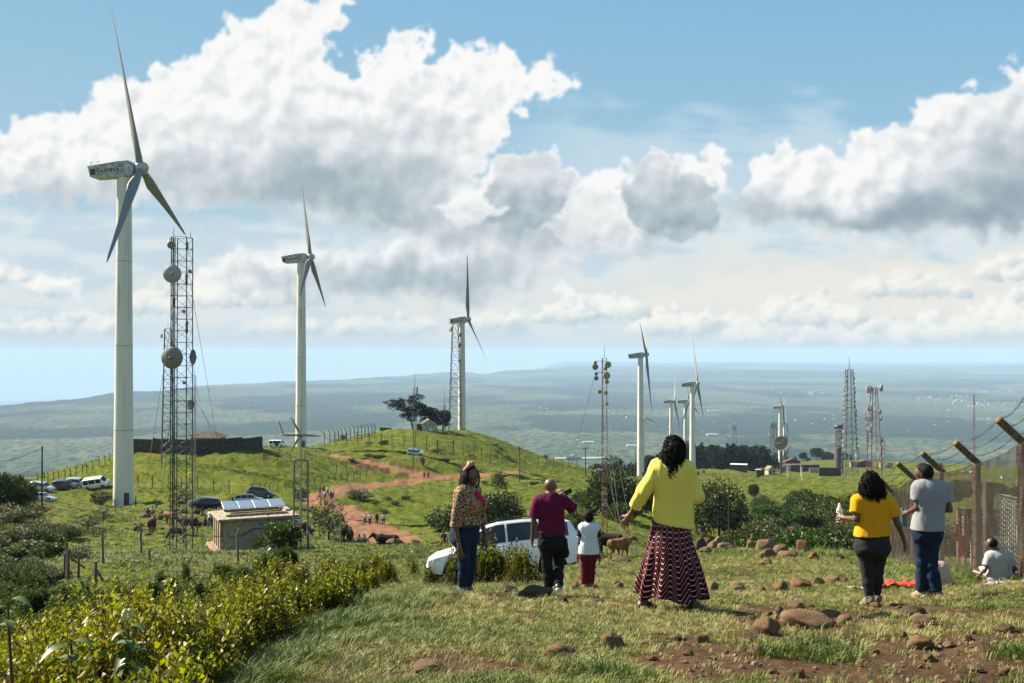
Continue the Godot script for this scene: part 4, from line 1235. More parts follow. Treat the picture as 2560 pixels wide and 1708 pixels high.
	for i in 4:
		wp = R.call([198, 288, 297, 212][i], [975, 970, 992, 948][i])
		t = thing("signal_post", "white post standing in the grass before the station, %s" % ["leftmost of the front three", "middle of the front three", "rightmost of the front three", "close to the building"][i], "post", wp, 0.0, "white posts before the station")
		m = Mb.new()
		m.tube([Vector3(0, -0.5, 0), Vector3(0, 55.0 * u, 0)], [0.16], 6)
		part("pole", m, pale, t)
	var dd := 700.0
	var dp := sight(1793, 1018, dd)
	t = thing("satellite_dish", "big round brown dish antenna standing by the turbines", "dish antenna", at_depth(1793, dd))
	var hy := dp.y - t.position.y
	dish(t, Vector3(0, hy, 0), 5.0, Vector3(-0.35, 0.15, 0.9), 0.0, mat(Color(0.20, 0.16, 0.13), 0.7), "reflector")
	m = Mb.new()
	m.tube([Vector3(0, -1, -1), Vector3(0, hy, -1.2)], [0.9, 0.5], 8)
	part("mount", m, iron, t)
	var tp := at_depth(1924.5, 745.0)
	t = thing("stone_tower", "dark round stone tower topped by open steel platforms", "tower", tp)
	var sy := func(y: float) -> float: return sight(1924.5, (y / 2.8515 + 850.0) / G, 745.0).y - tp.y
	m = Mb.new()
	m.lathe(Transform3D.IDENTITY, [Vector2(3.15, -2), Vector2(3.0, sy.call(770)), Vector2(2.6, sy.call(768)), Vector2(0.1, sy.call(768))], 20)
	part("shaft", m, block_skin(Color(0.11, 0.085, 0.07), 85, 0.1), t)
	for s in [[755, 2.6, 0.6], [705, 3.2, 0.7], [652, 2.6, 0.7], [630, 3.4, 2.6]]:
		m = Mb.new()
		m.lathe(Transform3D(Basis.IDENTITY, Vector3(0, sy.call(s[0]), 0)), [Vector2(0.1, 0), Vector2(s[1] * 0.9, 0), Vector2(s[1], s[2] * 0.3), Vector2(s[1], s[2]), Vector2(0.1, s[2])], 16)
		part("platform", m, iron, t)
	m = Mb.new()
	for i in 6:
		var an := TAU * i / 6.0
		m.bar(Vector3(cos(an) * 2.1, sy.call(770), sin(an) * 2.1), Vector3(cos(an) * 2.1, sy.call(632), sin(an) * 2.1), 0.35)
	for i in 12:
		var an := TAU * i / 6.0
		var y0: float = sy.call(770 - (i / 6) * 66)
		var y1: float = sy.call(704 - (i / 6) * 66)
		m.bar(Vector3(cos(an) * 2.1, y0, sin(an) * 2.1), Vector3(cos(an + 1.047) * 2.1, y1, sin(an + 1.047) * 2.1), 0.22)
	part("steel_frame", m, iron, t, Transform3D.IDENTITY, true)
	wp = R.call(650, 974)
	u = -wp.z / F / 2.8515
	t = thing("mast_yard_fence", "grey wire fence with pale posts round the foot of the tallest mast", "fence", wp)
	for i in 9: part("post", boxm(Vector3(0.16, 55 * u, 0.16), Vector3((-70 + i * 17.5) * u, 26 * u, 0), 0.03), mat(Color(0.3, 0.29, 0.27), 0.8), t)
	for k in 6: part("rail", boxm(Vector3(142 * u, 0.06, 0.06), Vector3(0.2, (5 + 9 * k) * u, 0.2), 0.01), iron, t)
	var Q := func(x: float, y: float) -> Vector3: return spot((x / 3.137 + 1300.0) / G, (y / 3.137 + 750.0) / G)
	for q in [["flat roofed brick house with white roof edge by the dark trees", 1715, 1340, 125, 50, brick, pale, 4, "house", -0.3], ["small brick hut with a pale roof right of the flat roofed brick house", 1868, 1384, 34, 52, brick, pale, 1, "hut", -0.1], ["low teal shed beside the flat roofed brick house", 1795, 1336, 70, 36, mat(Color(0.02, 0.09, 0.10), 0.7), tin, 2, "shed", -0.2]]:
		var w: Vector3 = Q.call(q[1], q[2])
		var v := -w.z / F / 3.137
		house(q[0], w, q[9], q[3] * v, q[3] * v * 0.6, q[4] * v, 0.0, q[5], q[6], q[7], q[8])
	var far := Mb.new()
	far.colored = true
	var towns := [[2150, 912, 60, 5, 26], [2310, 896, 70, 8, 30], [2050, 880, 60, 8, 16], [1860, 905, 90, 8, 14], [2260, 930, 80, 8, 22], [1440, 955, 60, 10, 10], [1600, 985, 120, 20, 14], [1330, 1040, 50, 12, 10], [1480, 1020, 120, 25, 16], [1900, 960, 300, 30, 20], [2200, 970, 200, 30, 16], [1250, 940, 100, 15, 8], [700, 930, 300, 20, 10]]
	for s in towns:
		for i in int(s[4]):
			var q := plain_spot(s[0] + rng.randfn() * s[2] * 0.6, s[1] + rng.randfn() * s[3] * 0.6)
			var z := -q.z / 5000.0
			far.col = Color(0.42, 0.39, 0.34) if rng.randf() < 0.5 else Color(0.34, 0.22, 0.16)
			far.box(Transform3D(Basis(Vector3.UP, rng.randf_range(-0.4, 0.4)), q), Vector3(rng.randf_range(5, 15) * z, rng.randf_range(3, 6) * z, rng.randf_range(6, 12) * z))
	far.col = Color(0.27, 0.26, 0.20)
	for s in [[1335, 1056, 70], [1305, 1056, 60], [1375, 1055, 55], [1350, 1018, 26], [1450, 1026, 24], [1635, 1000, 26], [1640, 945, 30]]:
		var q := plain_spot(s[0], s[1])
		far.box(Transform3D(Basis.IDENTITY, q + Vector3(0, 5, 0)), Vector3(s[2] * -q.z * 0.00042, 9, 50))
	tag(part("distant_town", far, vmat(0.8)), "pale specks of distant towns and greenhouses on the valley floor", "town", "", "stuff")
func plain_spot(x: float, y: float) -> Vector3:
	var q := sight(x, maxf(y, 840.0), 1.0)
	return q * (450.0 / -q.y)
func pw(prof: Array, x: float) -> float:   # smooth-ish lookup in a list of Vector2
	for i in prof.size() - 1:
		if x <= prof[i + 1].x:
			var t: float = clampf((x - prof[i].x) / (prof[i + 1].x - prof[i].x), 0.0, 1.0)
			return lerpf(prof[i].y, prof[i + 1].y, t)
	return prof[-1].y
class CarShape:
	var L := 4.6
	var W := 1.82
	var roof := []
	var belt := []
	var wheel := [-1.35, 1.42]
	var arch := 0.40
	var glass_side := []
	var glass_front := Vector2(0.55, 1.25)
	var glass_rear := Vector2(-2.25, -2.02)
func car_point(c: CarShape, x: float, s: float) -> Vector3:   # s: 0 sill .. 1 middle of the roof
	var e := absf(x) / (c.L * 0.5)
	var hw := c.W * 0.5 * (1.0 - 0.20 * pow(e, 6.0))
	var sill := 0.26 + 0.10 * smoothstep(0.8, 1.0, e)
	for wx in c.wheel:
		var dx := absf(x - wx)
		if dx < c.arch: sill = maxf(sill, 0.33 + sqrt(c.arch * c.arch - dx * dx))
	var top := pw(c.roof, x)
	var belt := minf(pw(c.belt, x), top - 0.02)
	var up := smoothstep(0.06, 0.4, top - belt)
	var knots := [Vector2(hw * 0.955, sill), Vector2(hw, lerpf(sill, belt, 0.55)), Vector2(hw * 0.985, belt - 0.03), Vector2(hw * 0.955, belt),
		Vector2(lerpf(hw * 0.88, hw * 0.76, up), lerpf(lerpf(belt, top, 0.55), top - 0.075, up)), Vector2(hw * 0.62, lerpf(lerpf(belt, top, 0.85), top - 0.02, up)), Vector2(0.0, top)]
	var at := [0.0, 0.22, 0.40, 0.44, 0.78, 0.87, 1.0]
	for i in 6:
		if s <= at[i + 1]:
			var q: Vector2 = knots[i].lerp(knots[i + 1], (s - at[i]) / (at[i + 1] - at[i]))
			return Vector3(x, q.y, q.x)
	return Vector3(x, top, 0)
func car_patch(m: Mb, c: CarShape, x0: float, x1: float, s0: float, s1: float, side: float, lift: float, nx := 8, ns := 4) -> void:
	var g := []
	for i in nx + 1:
		var row := []
		for j in ns + 1:
			var x := lerpf(x0, x1, float(i) / nx)
			var s := lerpf(s0, s1, float(j) / ns)
			var q := car_point(c, x, s)
			var u := car_point(c, x + 0.02, s) - car_point(c, x - 0.02, s)
			var w := car_point(c, x, minf(s + 0.02, 1.0)) - car_point(c, x, s - 0.02)
			var n := u.cross(w).normalized() * -1.0
			if n.y < -0.2 or n.dot(Vector3(0, 0.4, 1)) < 0 and absf(n.x) < 0.3: n = -n
			q += n * lift
			q.z *= side
			row.append(m.p(q))
		g.append(row)
	for i in nx:
		for j in ns:
			if side > 0: m.quad(g[i][j], g[i + 1][j], g[i + 1][j + 1], g[i][j + 1])
			else: m.quad(g[i + 1][j], g[i][j], g[i][j + 1], g[i + 1][j + 1])
func car_kind(kind: String) -> CarShape:
	var c := CarShape.new()
	if kind == "van":
		c.L = 4.7; c.W = 1.7; c.wheel = [-1.45, 1.35]; c.arch = 0.36
		c.roof = [Vector2(-2.35, 1.0), Vector2(-2.33, 1.3), Vector2(-2.2, 1.86), Vector2(-1.9, 1.95), Vector2(0.9, 1.95), Vector2(1.25, 1.86), Vector2(1.95, 1.15), Vector2(2.25, 0.95), Vector2(2.35, 0.65)]
		c.belt = [Vector2(-2.35, 0.95), Vector2(1.6, 1.08), Vector2(2.35, 0.75)]
		c.glass_side = [Vector2(-2.1, -1.1), Vector2(-1.0, 0.2), Vector2(0.3, 1.25)]
		c.glass_front = Vector2(1.28, 1.9); c.glass_rear = Vector2(-2.32, -2.22)
	elif kind == "sedan":
		c.L = 4.5; c.W = 1.72; c.wheel = [-1.3, 1.35]; c.arch = 0.36
		c.roof = [Vector2(-2.25, 0.7), Vector2(-2.2, 1.0), Vector2(-1.65, 1.05), Vector2(-0.95, 1.42), Vector2(-0.3, 1.47), Vector2(0.25, 1.43), Vector2(0.95, 1.0), Vector2(1.9, 0.86), Vector2(2.2, 0.72), Vector2(2.25, 0.55)]
		c.belt = [Vector2(-2.25, 0.9), Vector2(0.9, 0.92), Vector2(2.25, 0.65)]
		c.glass_side = [Vector2(-1.15, -0.35), Vector2(-0.28, 0.6)]
		c.glass_front = Vector2(0.3, 0.92); c.glass_rear = Vector2(-1.6, -1.0)
	else:
		c.roof = [Vector2(-2.3, 0.75), Vector2(-2.27, 1.05), Vector2(-2.05, 1.52), Vector2(-1.7, 1.64), Vector2(-0.6, 1.69), Vector2(0.15, 1.67), Vector2(0.55, 1.58), Vector2(1.3, 1.12), Vector2(1.5, 1.06), Vector2(2.0, 0.95), Vector2(2.25, 0.80), Vector2(2.3, 0.6)]
		c.belt = [Vector2(-2.3, 1.05), Vector2(-1.5, 1.02), Vector2(1.2, 0.94), Vector2(2.3, 0.70)]
		c.glass_side = [Vector2(-1.92, -1.12), Vector2(-1.05, -0.12), Vector2(-0.06, 0.86)]
		c.glass_front = Vector2(0.6, 1.24)
	return c
func car(label: String, kind: String, where: Vector3, heading: float, paint: Material, extra := "") -> Node3D:
	var key := "car_" + kind
	if not shared.has(key):
		var c := car_kind(kind)
		var body := Mb.new()
		var xs := []
		var n := 64
		for i in n + 1: xs.append(lerpf(-c.L * 0.5, c.L * 0.5, float(i) / n))
		var ss := [0.0, 0.08, 0.16, 0.22, 0.3, 0.36, 0.40, 0.42, 0.44, 0.55, 0.66, 0.78, 0.83, 0.87, 0.94, 1.0]
		var rows := []
		for x in xs:
			var row := []
			for s in ss: row.append(body.p(car_point(c, x, s)))
			for j in range(ss.size() - 2, -1, -1):
				var q := car_point(c, x, ss[j])
				row.append(body.p(Vector3(q.x, q.y, -q.z)))
			rows.append(row)
		for i in n:
			for j in rows[0].size() - 1: body.quad(rows[i][j], rows[i + 1][j], rows[i + 1][j + 1], rows[i][j + 1])
		for e in [0, n]:
			var mid := Vector3(xs[e], 0.6, 0)
			var mi := body.p(mid)
			for j in rows[0].size():
				var a: int = rows[e][j]
				var b: int = rows[e][(j + 1) % rows[0].size()]
				if e == 0: body.tri(mi, a, b)
				else: body.tri(mi, b, a)
		var floor := Mb.new()
		floor.box(Transform3D(Basis.IDENTITY, Vector3(0, 0.5, 0)), Vector3(c.L * 0.9, 0.5, c.W * 0.82))
		var k := {"body": body.build(), "chassis": floor.build(), "windows": [], "c": c}
		for side in [1.0, -1.0]:
			for g in c.glass_side:
				var m := Mb.new()
				car_patch(m, c, g.x, g.y, 0.465, 0.755, side, 0.006)
				k.windows.append(m.build())
		for g in [c.glass_front, c.glass_rear]:
			var m := Mb.new()
			for side in [1.0, -1.0]: car_patch(m, c, g.x, g.y, 0.80, 1.0, side, 0.008)
			k.windows.append(m.build())
		var lights := []
		for side in [1.0, -1.0]:
			var m := Mb.new()
			car_patch(m, c, c.L * 0.5 - 0.42, c.L * 0.5 - 0.06, 0.30, 0.40, side, 0.012)
			lights.append(m.build())
		for side in [1.0, -1.0]:
			var m := Mb.new()
			car_patch(m, c, -c.L * 0.5 + 0.01, -c.L * 0.5 + 0.14, 0.25, 0.43, side, 0.012)
			lights.append(m.build())
		k.lights = lights
		var tyre := Mb.new()
		tyre.lathe(Transform3D(Basis(Vector3(1, 0, 0), PI / 2), Vector3.ZERO), [Vector2(0.2, -0.1), Vector2(0.3, -0.11), Vector2(0.34, -0.08), Vector2(0.345, 0.08), Vector2(0.3, 0.11), Vector2(0.2, 0.1), Vector2(0.2, -0.1)], 20)
		var rim := Mb.new()
		rim.lathe(Transform3D(Basis(Vector3(1, 0, 0), PI / 2), Vector3.ZERO), [Vector2(0.02, 0.06), Vector2(0.06, 0.08), Vector2(0.2, 0.075), Vector2(0.215, 0.1), Vector2(0.215, -0.1), Vector2(0.2, -0.075), Vector2(0.06, -0.08), Vector2(0.02, -0.06)], 10)
		k.tyre = tyre.build(); k.rim = rim.build()
		var mirror := Mb.new()
		mirror.cbox(Transform3D.IDENTITY, Vector3(0.1, 0.14, 0.2), 0.03)
		k.mirror = mirror.build()
		var handle := Mb.new()
		handle.cbox(Transform3D.IDENTITY, Vector3(0.2, 0.035, 0.04), 0.01)
		k.handle = handle.build()
		var bump := Mb.new()
		bump.cbox(Transform3D.IDENTITY, Vector3(0.06, 0.16, c.W * 0.55), 0.02)
		k.grille = bump.build()
		var rail := Mb.new()
		rail.tube([Vector3(-1.6, 1.64, 0), Vector3(-1.5, 1.72, 0), Vector3(-0.6, 1.76, 0), Vector3(0.1, 1.73, 0), Vector3(0.3, 1.66, 0)], [0.02], 6)
		k.rail = rail.build()
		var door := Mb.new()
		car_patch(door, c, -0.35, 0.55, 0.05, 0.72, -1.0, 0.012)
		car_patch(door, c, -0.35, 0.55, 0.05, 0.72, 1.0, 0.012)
		k.doorway_sheet = door.build()
		shared[key] = k
		shared.car_glass = mat(Color(0.012, 0.016, 0.02), 0.08)
		shared.lamp = mat(Color(0.55, 0.57, 0.58), 0.15)
		shared.tail = mat(Color(0.35, 0.02, 0.015), 0.25)
		shared.rubber = mat(Color(0.012, 0.012, 0.012), 0.9)
		shared.alloy = mat(Color(0.4, 0.4, 0.41), 0.35, 0.7)
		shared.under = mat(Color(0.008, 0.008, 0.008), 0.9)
	var k: Dictionary = shared[key]
	var c: CarShape = k.c
	var fw := Vector3(cos(heading), 0, -sin(heading))
	var sd := Vector3(sin(heading), 0, cos(heading))
	var pa := ground(where.x + fw.x * 1.4, where.z + fw.z * 1.4)
	var pb := ground(where.x - fw.x * 1.4, where.z - fw.z * 1.4)
	var pc := ground(where.x + sd.x * 0.8, where.z + sd.z * 0.8)
	var pd := ground(where.x - sd.x * 0.8, where.z - sd.z * 0.8)
	var bx := (pa - pb).normalized()
	var bz := (pc - pd).normalized()
	var by := bz.cross(bx).normalized()
	var t := thing("parked_car" if kind != "van" else "parked_van", label, "van" if kind == "van" else "car", (pa + pb) * 0.5, 0.0, "parked vehicles")
	t.basis = Basis(bx, by, bx.cross(by).normalized())
	part("body", k.body, paint, t)
	part("chassis", k.chassis, shared.under, t)
	for i in k.windows.size(): part("window" if i < k.windows.size() - 2 else "windscreen", k.windows[i], shared.car_glass, t)
	for i in 4: part("headlight" if i < 2 else "tail_light", k.lights[i], shared.lamp if i < 2 else shared.tail, t)
	for wx in c.wheel:
		for s in [1.0, -1.0]:
			var w := part("wheel", k.tyre, shared.rubber, t, Transform3D(Basis.IDENTITY, Vector3(wx, 0.345, s * (c.W * 0.5 - 0.13))))
			part("rim", k.rim, shared.alloy, w)
	for s in [1.0, -1.0]:
		part("wing_mirror", k.mirror, paint, t, Transform3D(Basis.IDENTITY, Vector3(c.glass_front.y - 0.35, pw(c.belt, 0.8) + 0.1, s * (c.W * 0.5 + 0.08))))
		for x in [-0.95, 0.05]: part("door_handle", k.handle, paint, t, Transform3D(Basis.IDENTITY, Vector3(x, pw(c.belt, x) - 0.14, s * (c.W * 0.5 + 0.005))))
	part("grille", k.grille, shared.under, t, Transform3D(Basis.IDENTITY, Vector3(c.L * 0.5 - 0.01, 0.5, 0)))
	if extra == "rails":
		for s in [1.0, -1.0]: part("roof_rail", k.rail, shared.under, t, Transform3D(Basis.IDENTITY, Vector3(0, -0.02, s * 0.58)))
	if extra == "open": part("painted_doorway", k.doorway_sheet, shared.under, t)  # black sheet on the shut body stands in for the shaded doorway
	if extra == "spare":
		part("spare_wheel", k.tyre, shared.rubber, t, Transform3D(Basis(Vector3.UP, PI / 2), Vector3(-c.L * 0.5 - 0.1, 0.95, 0.1)))
	return t
func build_cars() -> void:
	var white := mat(Color(0.72, 0.73, 0.73), 0.22)
	var silver := mat(Color(0.42, 0.45, 0.47), 0.25, 0.4)
	var grey := mat(Color(0.06, 0.065, 0.075), 0.22, 0.3)
	var black := mat(Color(0.012, 0.014, 0.018), 0.18)
	var blue := mat(Color(0.025, 0.04, 0.065), 0.2, 0.3)
	for m in [white, silver, grey, black, blue]:
		m.clearcoat_enabled = true
		m.clearcoat = 0.6
		m.clearcoat_roughness = 0.08
	car("white estate car with black roof rails parked behind the bush, nearest car", "suv", at_depth(1160, 31.0), PI + 0.08, white, "rails").rotate_z(deg_to_rad(1.2))
	car("silver car at the left end of the row left of the tallest turbine", "suv", spot(97, 1126), -0.15, silver)
	car("dark grey car in the row left of the tallest turbine", "suv", spot(152, 1125), -0.1, grey)
	car("silver estate car half behind the dark grey one left of the tallest turbine", "suv", spot(180, 1121), -0.1, silver)
	car("white minivan at the right end of the row left of the tallest turbine", "van", spot(225, 1119), -0.08, white)
	car("pale car low behind the wooden fence posts below the row of cars", "sedan", spot(98, 1147), -0.05, silver)
	car("dark green-black car beside the bush behind the big dish mast", "suv", spot(468, 1165), PI + 0.45, black)
	car("silver off-roader with a spare wheel on its back behind the hut", "suv", at_depth(572, 161), 0.2, silver, "spare")
	car("grey car furthest back in the group behind the concrete hut", "suv", at_depth(600, 172), -0.05, grey)
	car("pale car just above the solar panels behind the concrete hut", "sedan", at_depth(596, 138), -0.1, silver)
	car("dark blue car at the right end of the solar panels", "suv", at_depth(645, 128), -0.2, blue)
	car("black low car in front of the others right of the concrete hut", "sedan", at_depth(672, 108), -0.3, black)
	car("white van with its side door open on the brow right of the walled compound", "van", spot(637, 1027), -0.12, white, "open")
	car("white car on the grass in front of the knoll", "suv", spot(953, 1043), 0.0, white)
	car("blue-white car at the road bend by the dark trees, left of two", "suv", spot(1378, 1089), 0.0, silver)
	car("white car at the road bend by the dark trees, right of two", "sedan", spot(1399, 1087), 0.1, white)
	car("silver car on the far brown earth seen through the wire fence, left of two", "suv", spot(2214, 1085), 0.1, silver)
	car("white car on the far brown earth seen through the wire fence, right of two", "sedan", spot(2232, 1086), 0.0, white)
	car("white car half hidden by scrub at the far right behind the fence", "suv", spot(2306, 1099), 0.0, white)
var n_cloth := noise(91, 1.0, 3)
class Limbs:
	var b := PackedFloat32Array()   # a(3) d(3) len2 ra dr k flat
	func add(p: Vector3, q: Vector3, ra: float, rb: float, k := 0.03, flat := 0.0) -> void:
		var d := q - p
		b.append_array(PackedFloat32Array([p.x, p.y, p.z, d.x, d.y, d.z, maxf(d.length_squared(), 1e-8), ra, rb - ra, k, flat]))
func nets(m: Mb, limbs: Limbs, cell: float, clips: Array = [], amp := 0.0, freq := Vector3.ONE) -> void:
	var B := limbs.b
	var nb := B.size() / 11
	var lo := Vector3.ONE * 1e9
	var hi := -lo
	for i in nb:
		var o := i * 11
		var p := Vector3(B[o], B[o + 1], B[o + 2])
		var q := p + Vector3(B[o + 3], B[o + 4], B[o + 5])
		var r := maxf(B[o + 7], B[o + 7] + B[o + 8]) + amp + cell * 2.0
		lo = lo.min(p - Vector3.ONE * r).min(q - Vector3.ONE * r)
		hi = hi.max(p + Vector3.ONE * r).max(q + Vector3.ONE * r)
	var S := 6
	var g := Vector3i(((hi - lo) / (cell * S)).ceil())
	var nx := g.x * S + 1
	var ny := g.y * S + 1
	var nz := g.z * S + 1
	var vals := PackedFloat32Array()
	vals.resize(nx * ny * nz)
	vals.fill(9.0)
	var vid := PackedInt32Array()
	vid.resize(nx * ny * nz)
	vid.fill(-1)
	var active: Array[Vector3i] = []
	var hd := cell * S * 0.87
	var dist := PackedFloat32Array()
	dist.resize(nb)
	for bz in g.z:
		for by in g.y:
			for bx in g.x:
				var c := lo + Vector3(bx + 0.5, by + 0.5, bz + 0.5) * (cell * S)
				var f := 1e9
				for i in nb:
					var o := i * 11
					var p := c - Vector3(B[o], B[o + 1], B[o + 2])
					var d := Vector3(B[o + 3], B[o + 4], B[o + 5])
					var t := clampf(p.dot(d) / B[o + 6], 0.0, 1.0)
					var s := (p - d * t).length() - B[o + 7] - B[o + 8] * t
					dist[i] = s
					f = minf(f, s)
				if f > hd + 0.02 + amp or f < -hd - 0.05 - amp: continue
				var out := false
				for cl in clips:
					if cl.distance_to(c) > hd + cell: out = true
				if out: continue
				var near := PackedInt32Array()
				for i in nb:
					if dist[i] < f + 2.0 * hd + 0.06: near.append(i * 11)
				active.append(Vector3i(bx, by, bz) * S)
				for dz in S + 1:
					for dy in S + 1:
						for dx in S + 1:
							var id := ((bz * S + dz) * ny + by * S + dy) * nx + bx * S + dx
							if vals[id] != 9.0: continue
							var q := lo + Vector3(bx * S + dx, by * S + dy, bz * S + dz) * cell
							var v := 1e3
							for o in near:
								var p := q - Vector3(B[o], B[o + 1], B[o + 2])
								var d := Vector3(B[o + 3], B[o + 4], B[o + 5])
								var tt := p.dot(d) / B[o + 6]
								var t := clampf(tt, 0.0, 1.0)
								var s := (p - d * t).length() - B[o + 7] - B[o + 8] * t
								if B[o + 10] > 0.0: s = maxf(s, (tt - 1.0) * sqrt(B[o + 6]))
								var k := B[o + 9]
								var h := maxf(k - absf(v - s), 0.0) / k
								v = minf(v, s) - h * h * k * 0.25
							if amp > 0.0: v += n_cloth.get_noise_3d(q.x * freq.x, q.y * freq.y, q.z * freq.z) * amp
							for cl in clips: v = maxf(v, cl.distance_to(q))
							vals[id] = v
	var sx := 1
	var sy := nx
	var sz := nx * ny
	var corner := [0, sx, sy, sx + sy, sz, sx + sz, sy + sz, sx + sy + sz]
	var edges := [[0, 1], [2, 3], [4, 5], [6, 7], [0, 2], [1, 3], [4, 6], [5, 7], [0, 4], [1, 5], [2, 6], [3, 7]]
	for a in active:
		for dz in S:
			for dy in S:
				for dx in S:
					var id := ((a.z + dz) * ny + a.y + dy) * nx + a.x + dx
					var neg := 0
					for k in 8:
						if vals[id + corner[k]] < 0.0: neg += 1
					if neg == 0 or neg == 8: continue
					var sum := Vector3.ZERO
					var cnt := 0
					for e in edges:
						var v0 := vals[id + corner[e[0]]]
						var v1 := vals[id + corner[e[1]]]
						if (v0 < 0.0) == (v1 < 0.0): continue
						var t := v0 / (v0 - v1)
						var p0 := Vector3(e[0] & 1, (e[0] >> 1) & 1, (e[0] >> 2) & 1)
						var p1 := Vector3(e[1] & 1, (e[1] >> 1) & 1, (e[1] >> 2) & 1)
						sum += p0.lerp(p1, t)
						cnt += 1
					vid[id] = m.p(lo + (Vector3(a.x + dx, a.y + dy, a.z + dz) + sum / cnt) * cell)
	for a in active:
		for dz in S:
			for dy in S:
				for dx in S:
					var x := a.x + dx
					var y := a.y + dy
					var z := a.z + dz
					var id := (z * ny + y) * nx + x
					var inside := vals[id] < 0.0
					if y > 0 and z > 0 and (vals[id + sx] < 0.0) != inside: net_quad(m, vid, id, sy, sz, inside)
					if x > 0 and z > 0 and (vals[id + sy] < 0.0) != inside: net_quad(m, vid, id, sz, sx, inside)
					if x > 0 and y > 0 and (vals[id + sz] < 0.0) != inside: net_quad(m, vid, id, sx, sy, inside)
func net_quad(m: Mb, vid: PackedInt32Array, id: int, u: int, w: int, inside: bool) -> void:
	var a := vid[id - u - w]; var b := vid[id - w]; var c := vid[id]; var d := vid[id - u]
	if a < 0 or b < 0 or c < 0 or d < 0: return
	if inside: m.quad(a, b, c, d)
	else: m.quad(d, c, b, a)
func torso_limbs(L: Limbs, J: Dictionary, o: Dictionary, grow: float, k := 0.06) -> void:
	var c: Vector3 = (J.sl + J.sr) * 0.5
	var h: Vector3 = (J.hl + J.hr) * 0.5
	var up: Vector3 = c - h
	var ax := ((J.sr - J.sl) as Vector3).normalized()
	var hx := ((J.hr - J.hl) as Vector3).normalized()
	var fw := ax.cross(up).normalized()   # the way the chest faces when x runs to the right of a back view
	if o.has("front"): fw = o.front
	var w: float = o.waist
	L.add(J.sl.lerp(J.sr, 0.12), J.sl.lerp(J.sr, 0.88), o.sh + grow, o.sh + grow, k)
	for s in [-1.0, 1.0]:
		L.add(c + ax * s * o.cw + up * -0.16, h + hx * s * o.ww + up * 0.30, o.cr + grow, w + grow, k)
		L.add(h + hx * s * o.ww + up * 0.32, h + hx * s * o.hw + up * 0.02, w + grow, o.hip + grow, k)
	L.add(c - up * 0.05 - fw * 0.015, h + up * 0.3, o.cr * 0.95 + grow, w + grow, k)
	L.add(J.hl, J.hr, o.hip + grow, o.hip + grow, k)
	if o.get("seat", 0.0) > 0.0:
		for s in [-1.0, 1.0]: L.add(h + hx * s * o.hw * 0.75 - fw * o.seat, h + hx * s * o.hw * 0.75 - fw * o.seat + Vector3(0, 0.05, 0), o.hip * 0.8 + grow, o.hip * 0.75 + grow, k)
	if o.get("bust", 0.0) > 0.0:
		for s in [-1.0, 1.0]: L.add(c - up * 0.27 + ax * s * 0.075 + fw * o.bust, c - up * 0.25 + ax * s * 0.07 + fw * (o.bust - 0.02), o.cr * 0.72 + grow, o.cr * 0.6 + grow, k)
	if o.get("belly", 0.0) > 0.0: L.add(h + up * 0.3 + fw * o.belly, h + up * 0.15 + fw * o.belly * 0.8, w + grow, w + grow, k)
func hand(m: Mb, w: Vector3, along: Vector3, palm: Vector3, size: float, side: float, curl: float) -> void:
	var L := Limbs.new()
	var d := along.normalized()
	var n := (palm - d * palm.dot(d)).normalized()
	var x := d.cross(n).normalized() * side
	L.add(w - d * 0.03, w + d * 0.02 * size, 0.026 * size, 0.026 * size, 0.02)
	for s in [-0.022, 0.0, 0.022]: L.add(w + d * 0.015 * size + x * s * 0.7 * size, w + d * 0.085 * size + x * s * size, 0.017 * size, 0.015 * size, 0.02)
	var len := [0.072, 0.080, 0.074, 0.058]
	for i in 4:
		var base := w + d * (0.09 - 0.004 * absf(i - 1.3)) * size + x * (0.033 - 0.022 * i) * size
		var dir := d + x * (0.10 - 0.07 * i)
		var c := curl * (0.8 + 0.12 * i)
		for j in 3:
			dir = dir.normalized().rotated(n.cross(d).normalized(), -c * [0.5, 0.9, 0.6][j])
			var e: Vector3 = base + dir.normalized() * len[i] * size * [0.45, 0.32, 0.25][j]
			L.add(base, e, (0.0095 - 0.001 * j) * size, (0.009 - 0.001 * j) * size, 0.006)
			base = e
	var tb := w + d * 0.03 * size + x * 0.028 * size
	var t1 := tb + (d * 0.6 + x * 0.75 + n * 0.3).normalized() * 0.042 * size
	var t2 := t1 + (d * 0.9 + x * 0.25 + n * 0.4 * (0.5 + curl)).normalized() * 0.032 * size
	L.add(tb, t1, 0.014 * size, 0.011 * size, 0.012)
	L.add(t1, t2, 0.0105 * size, 0.0085 * size, 0.008)
	nets(m, L, 0.0045)
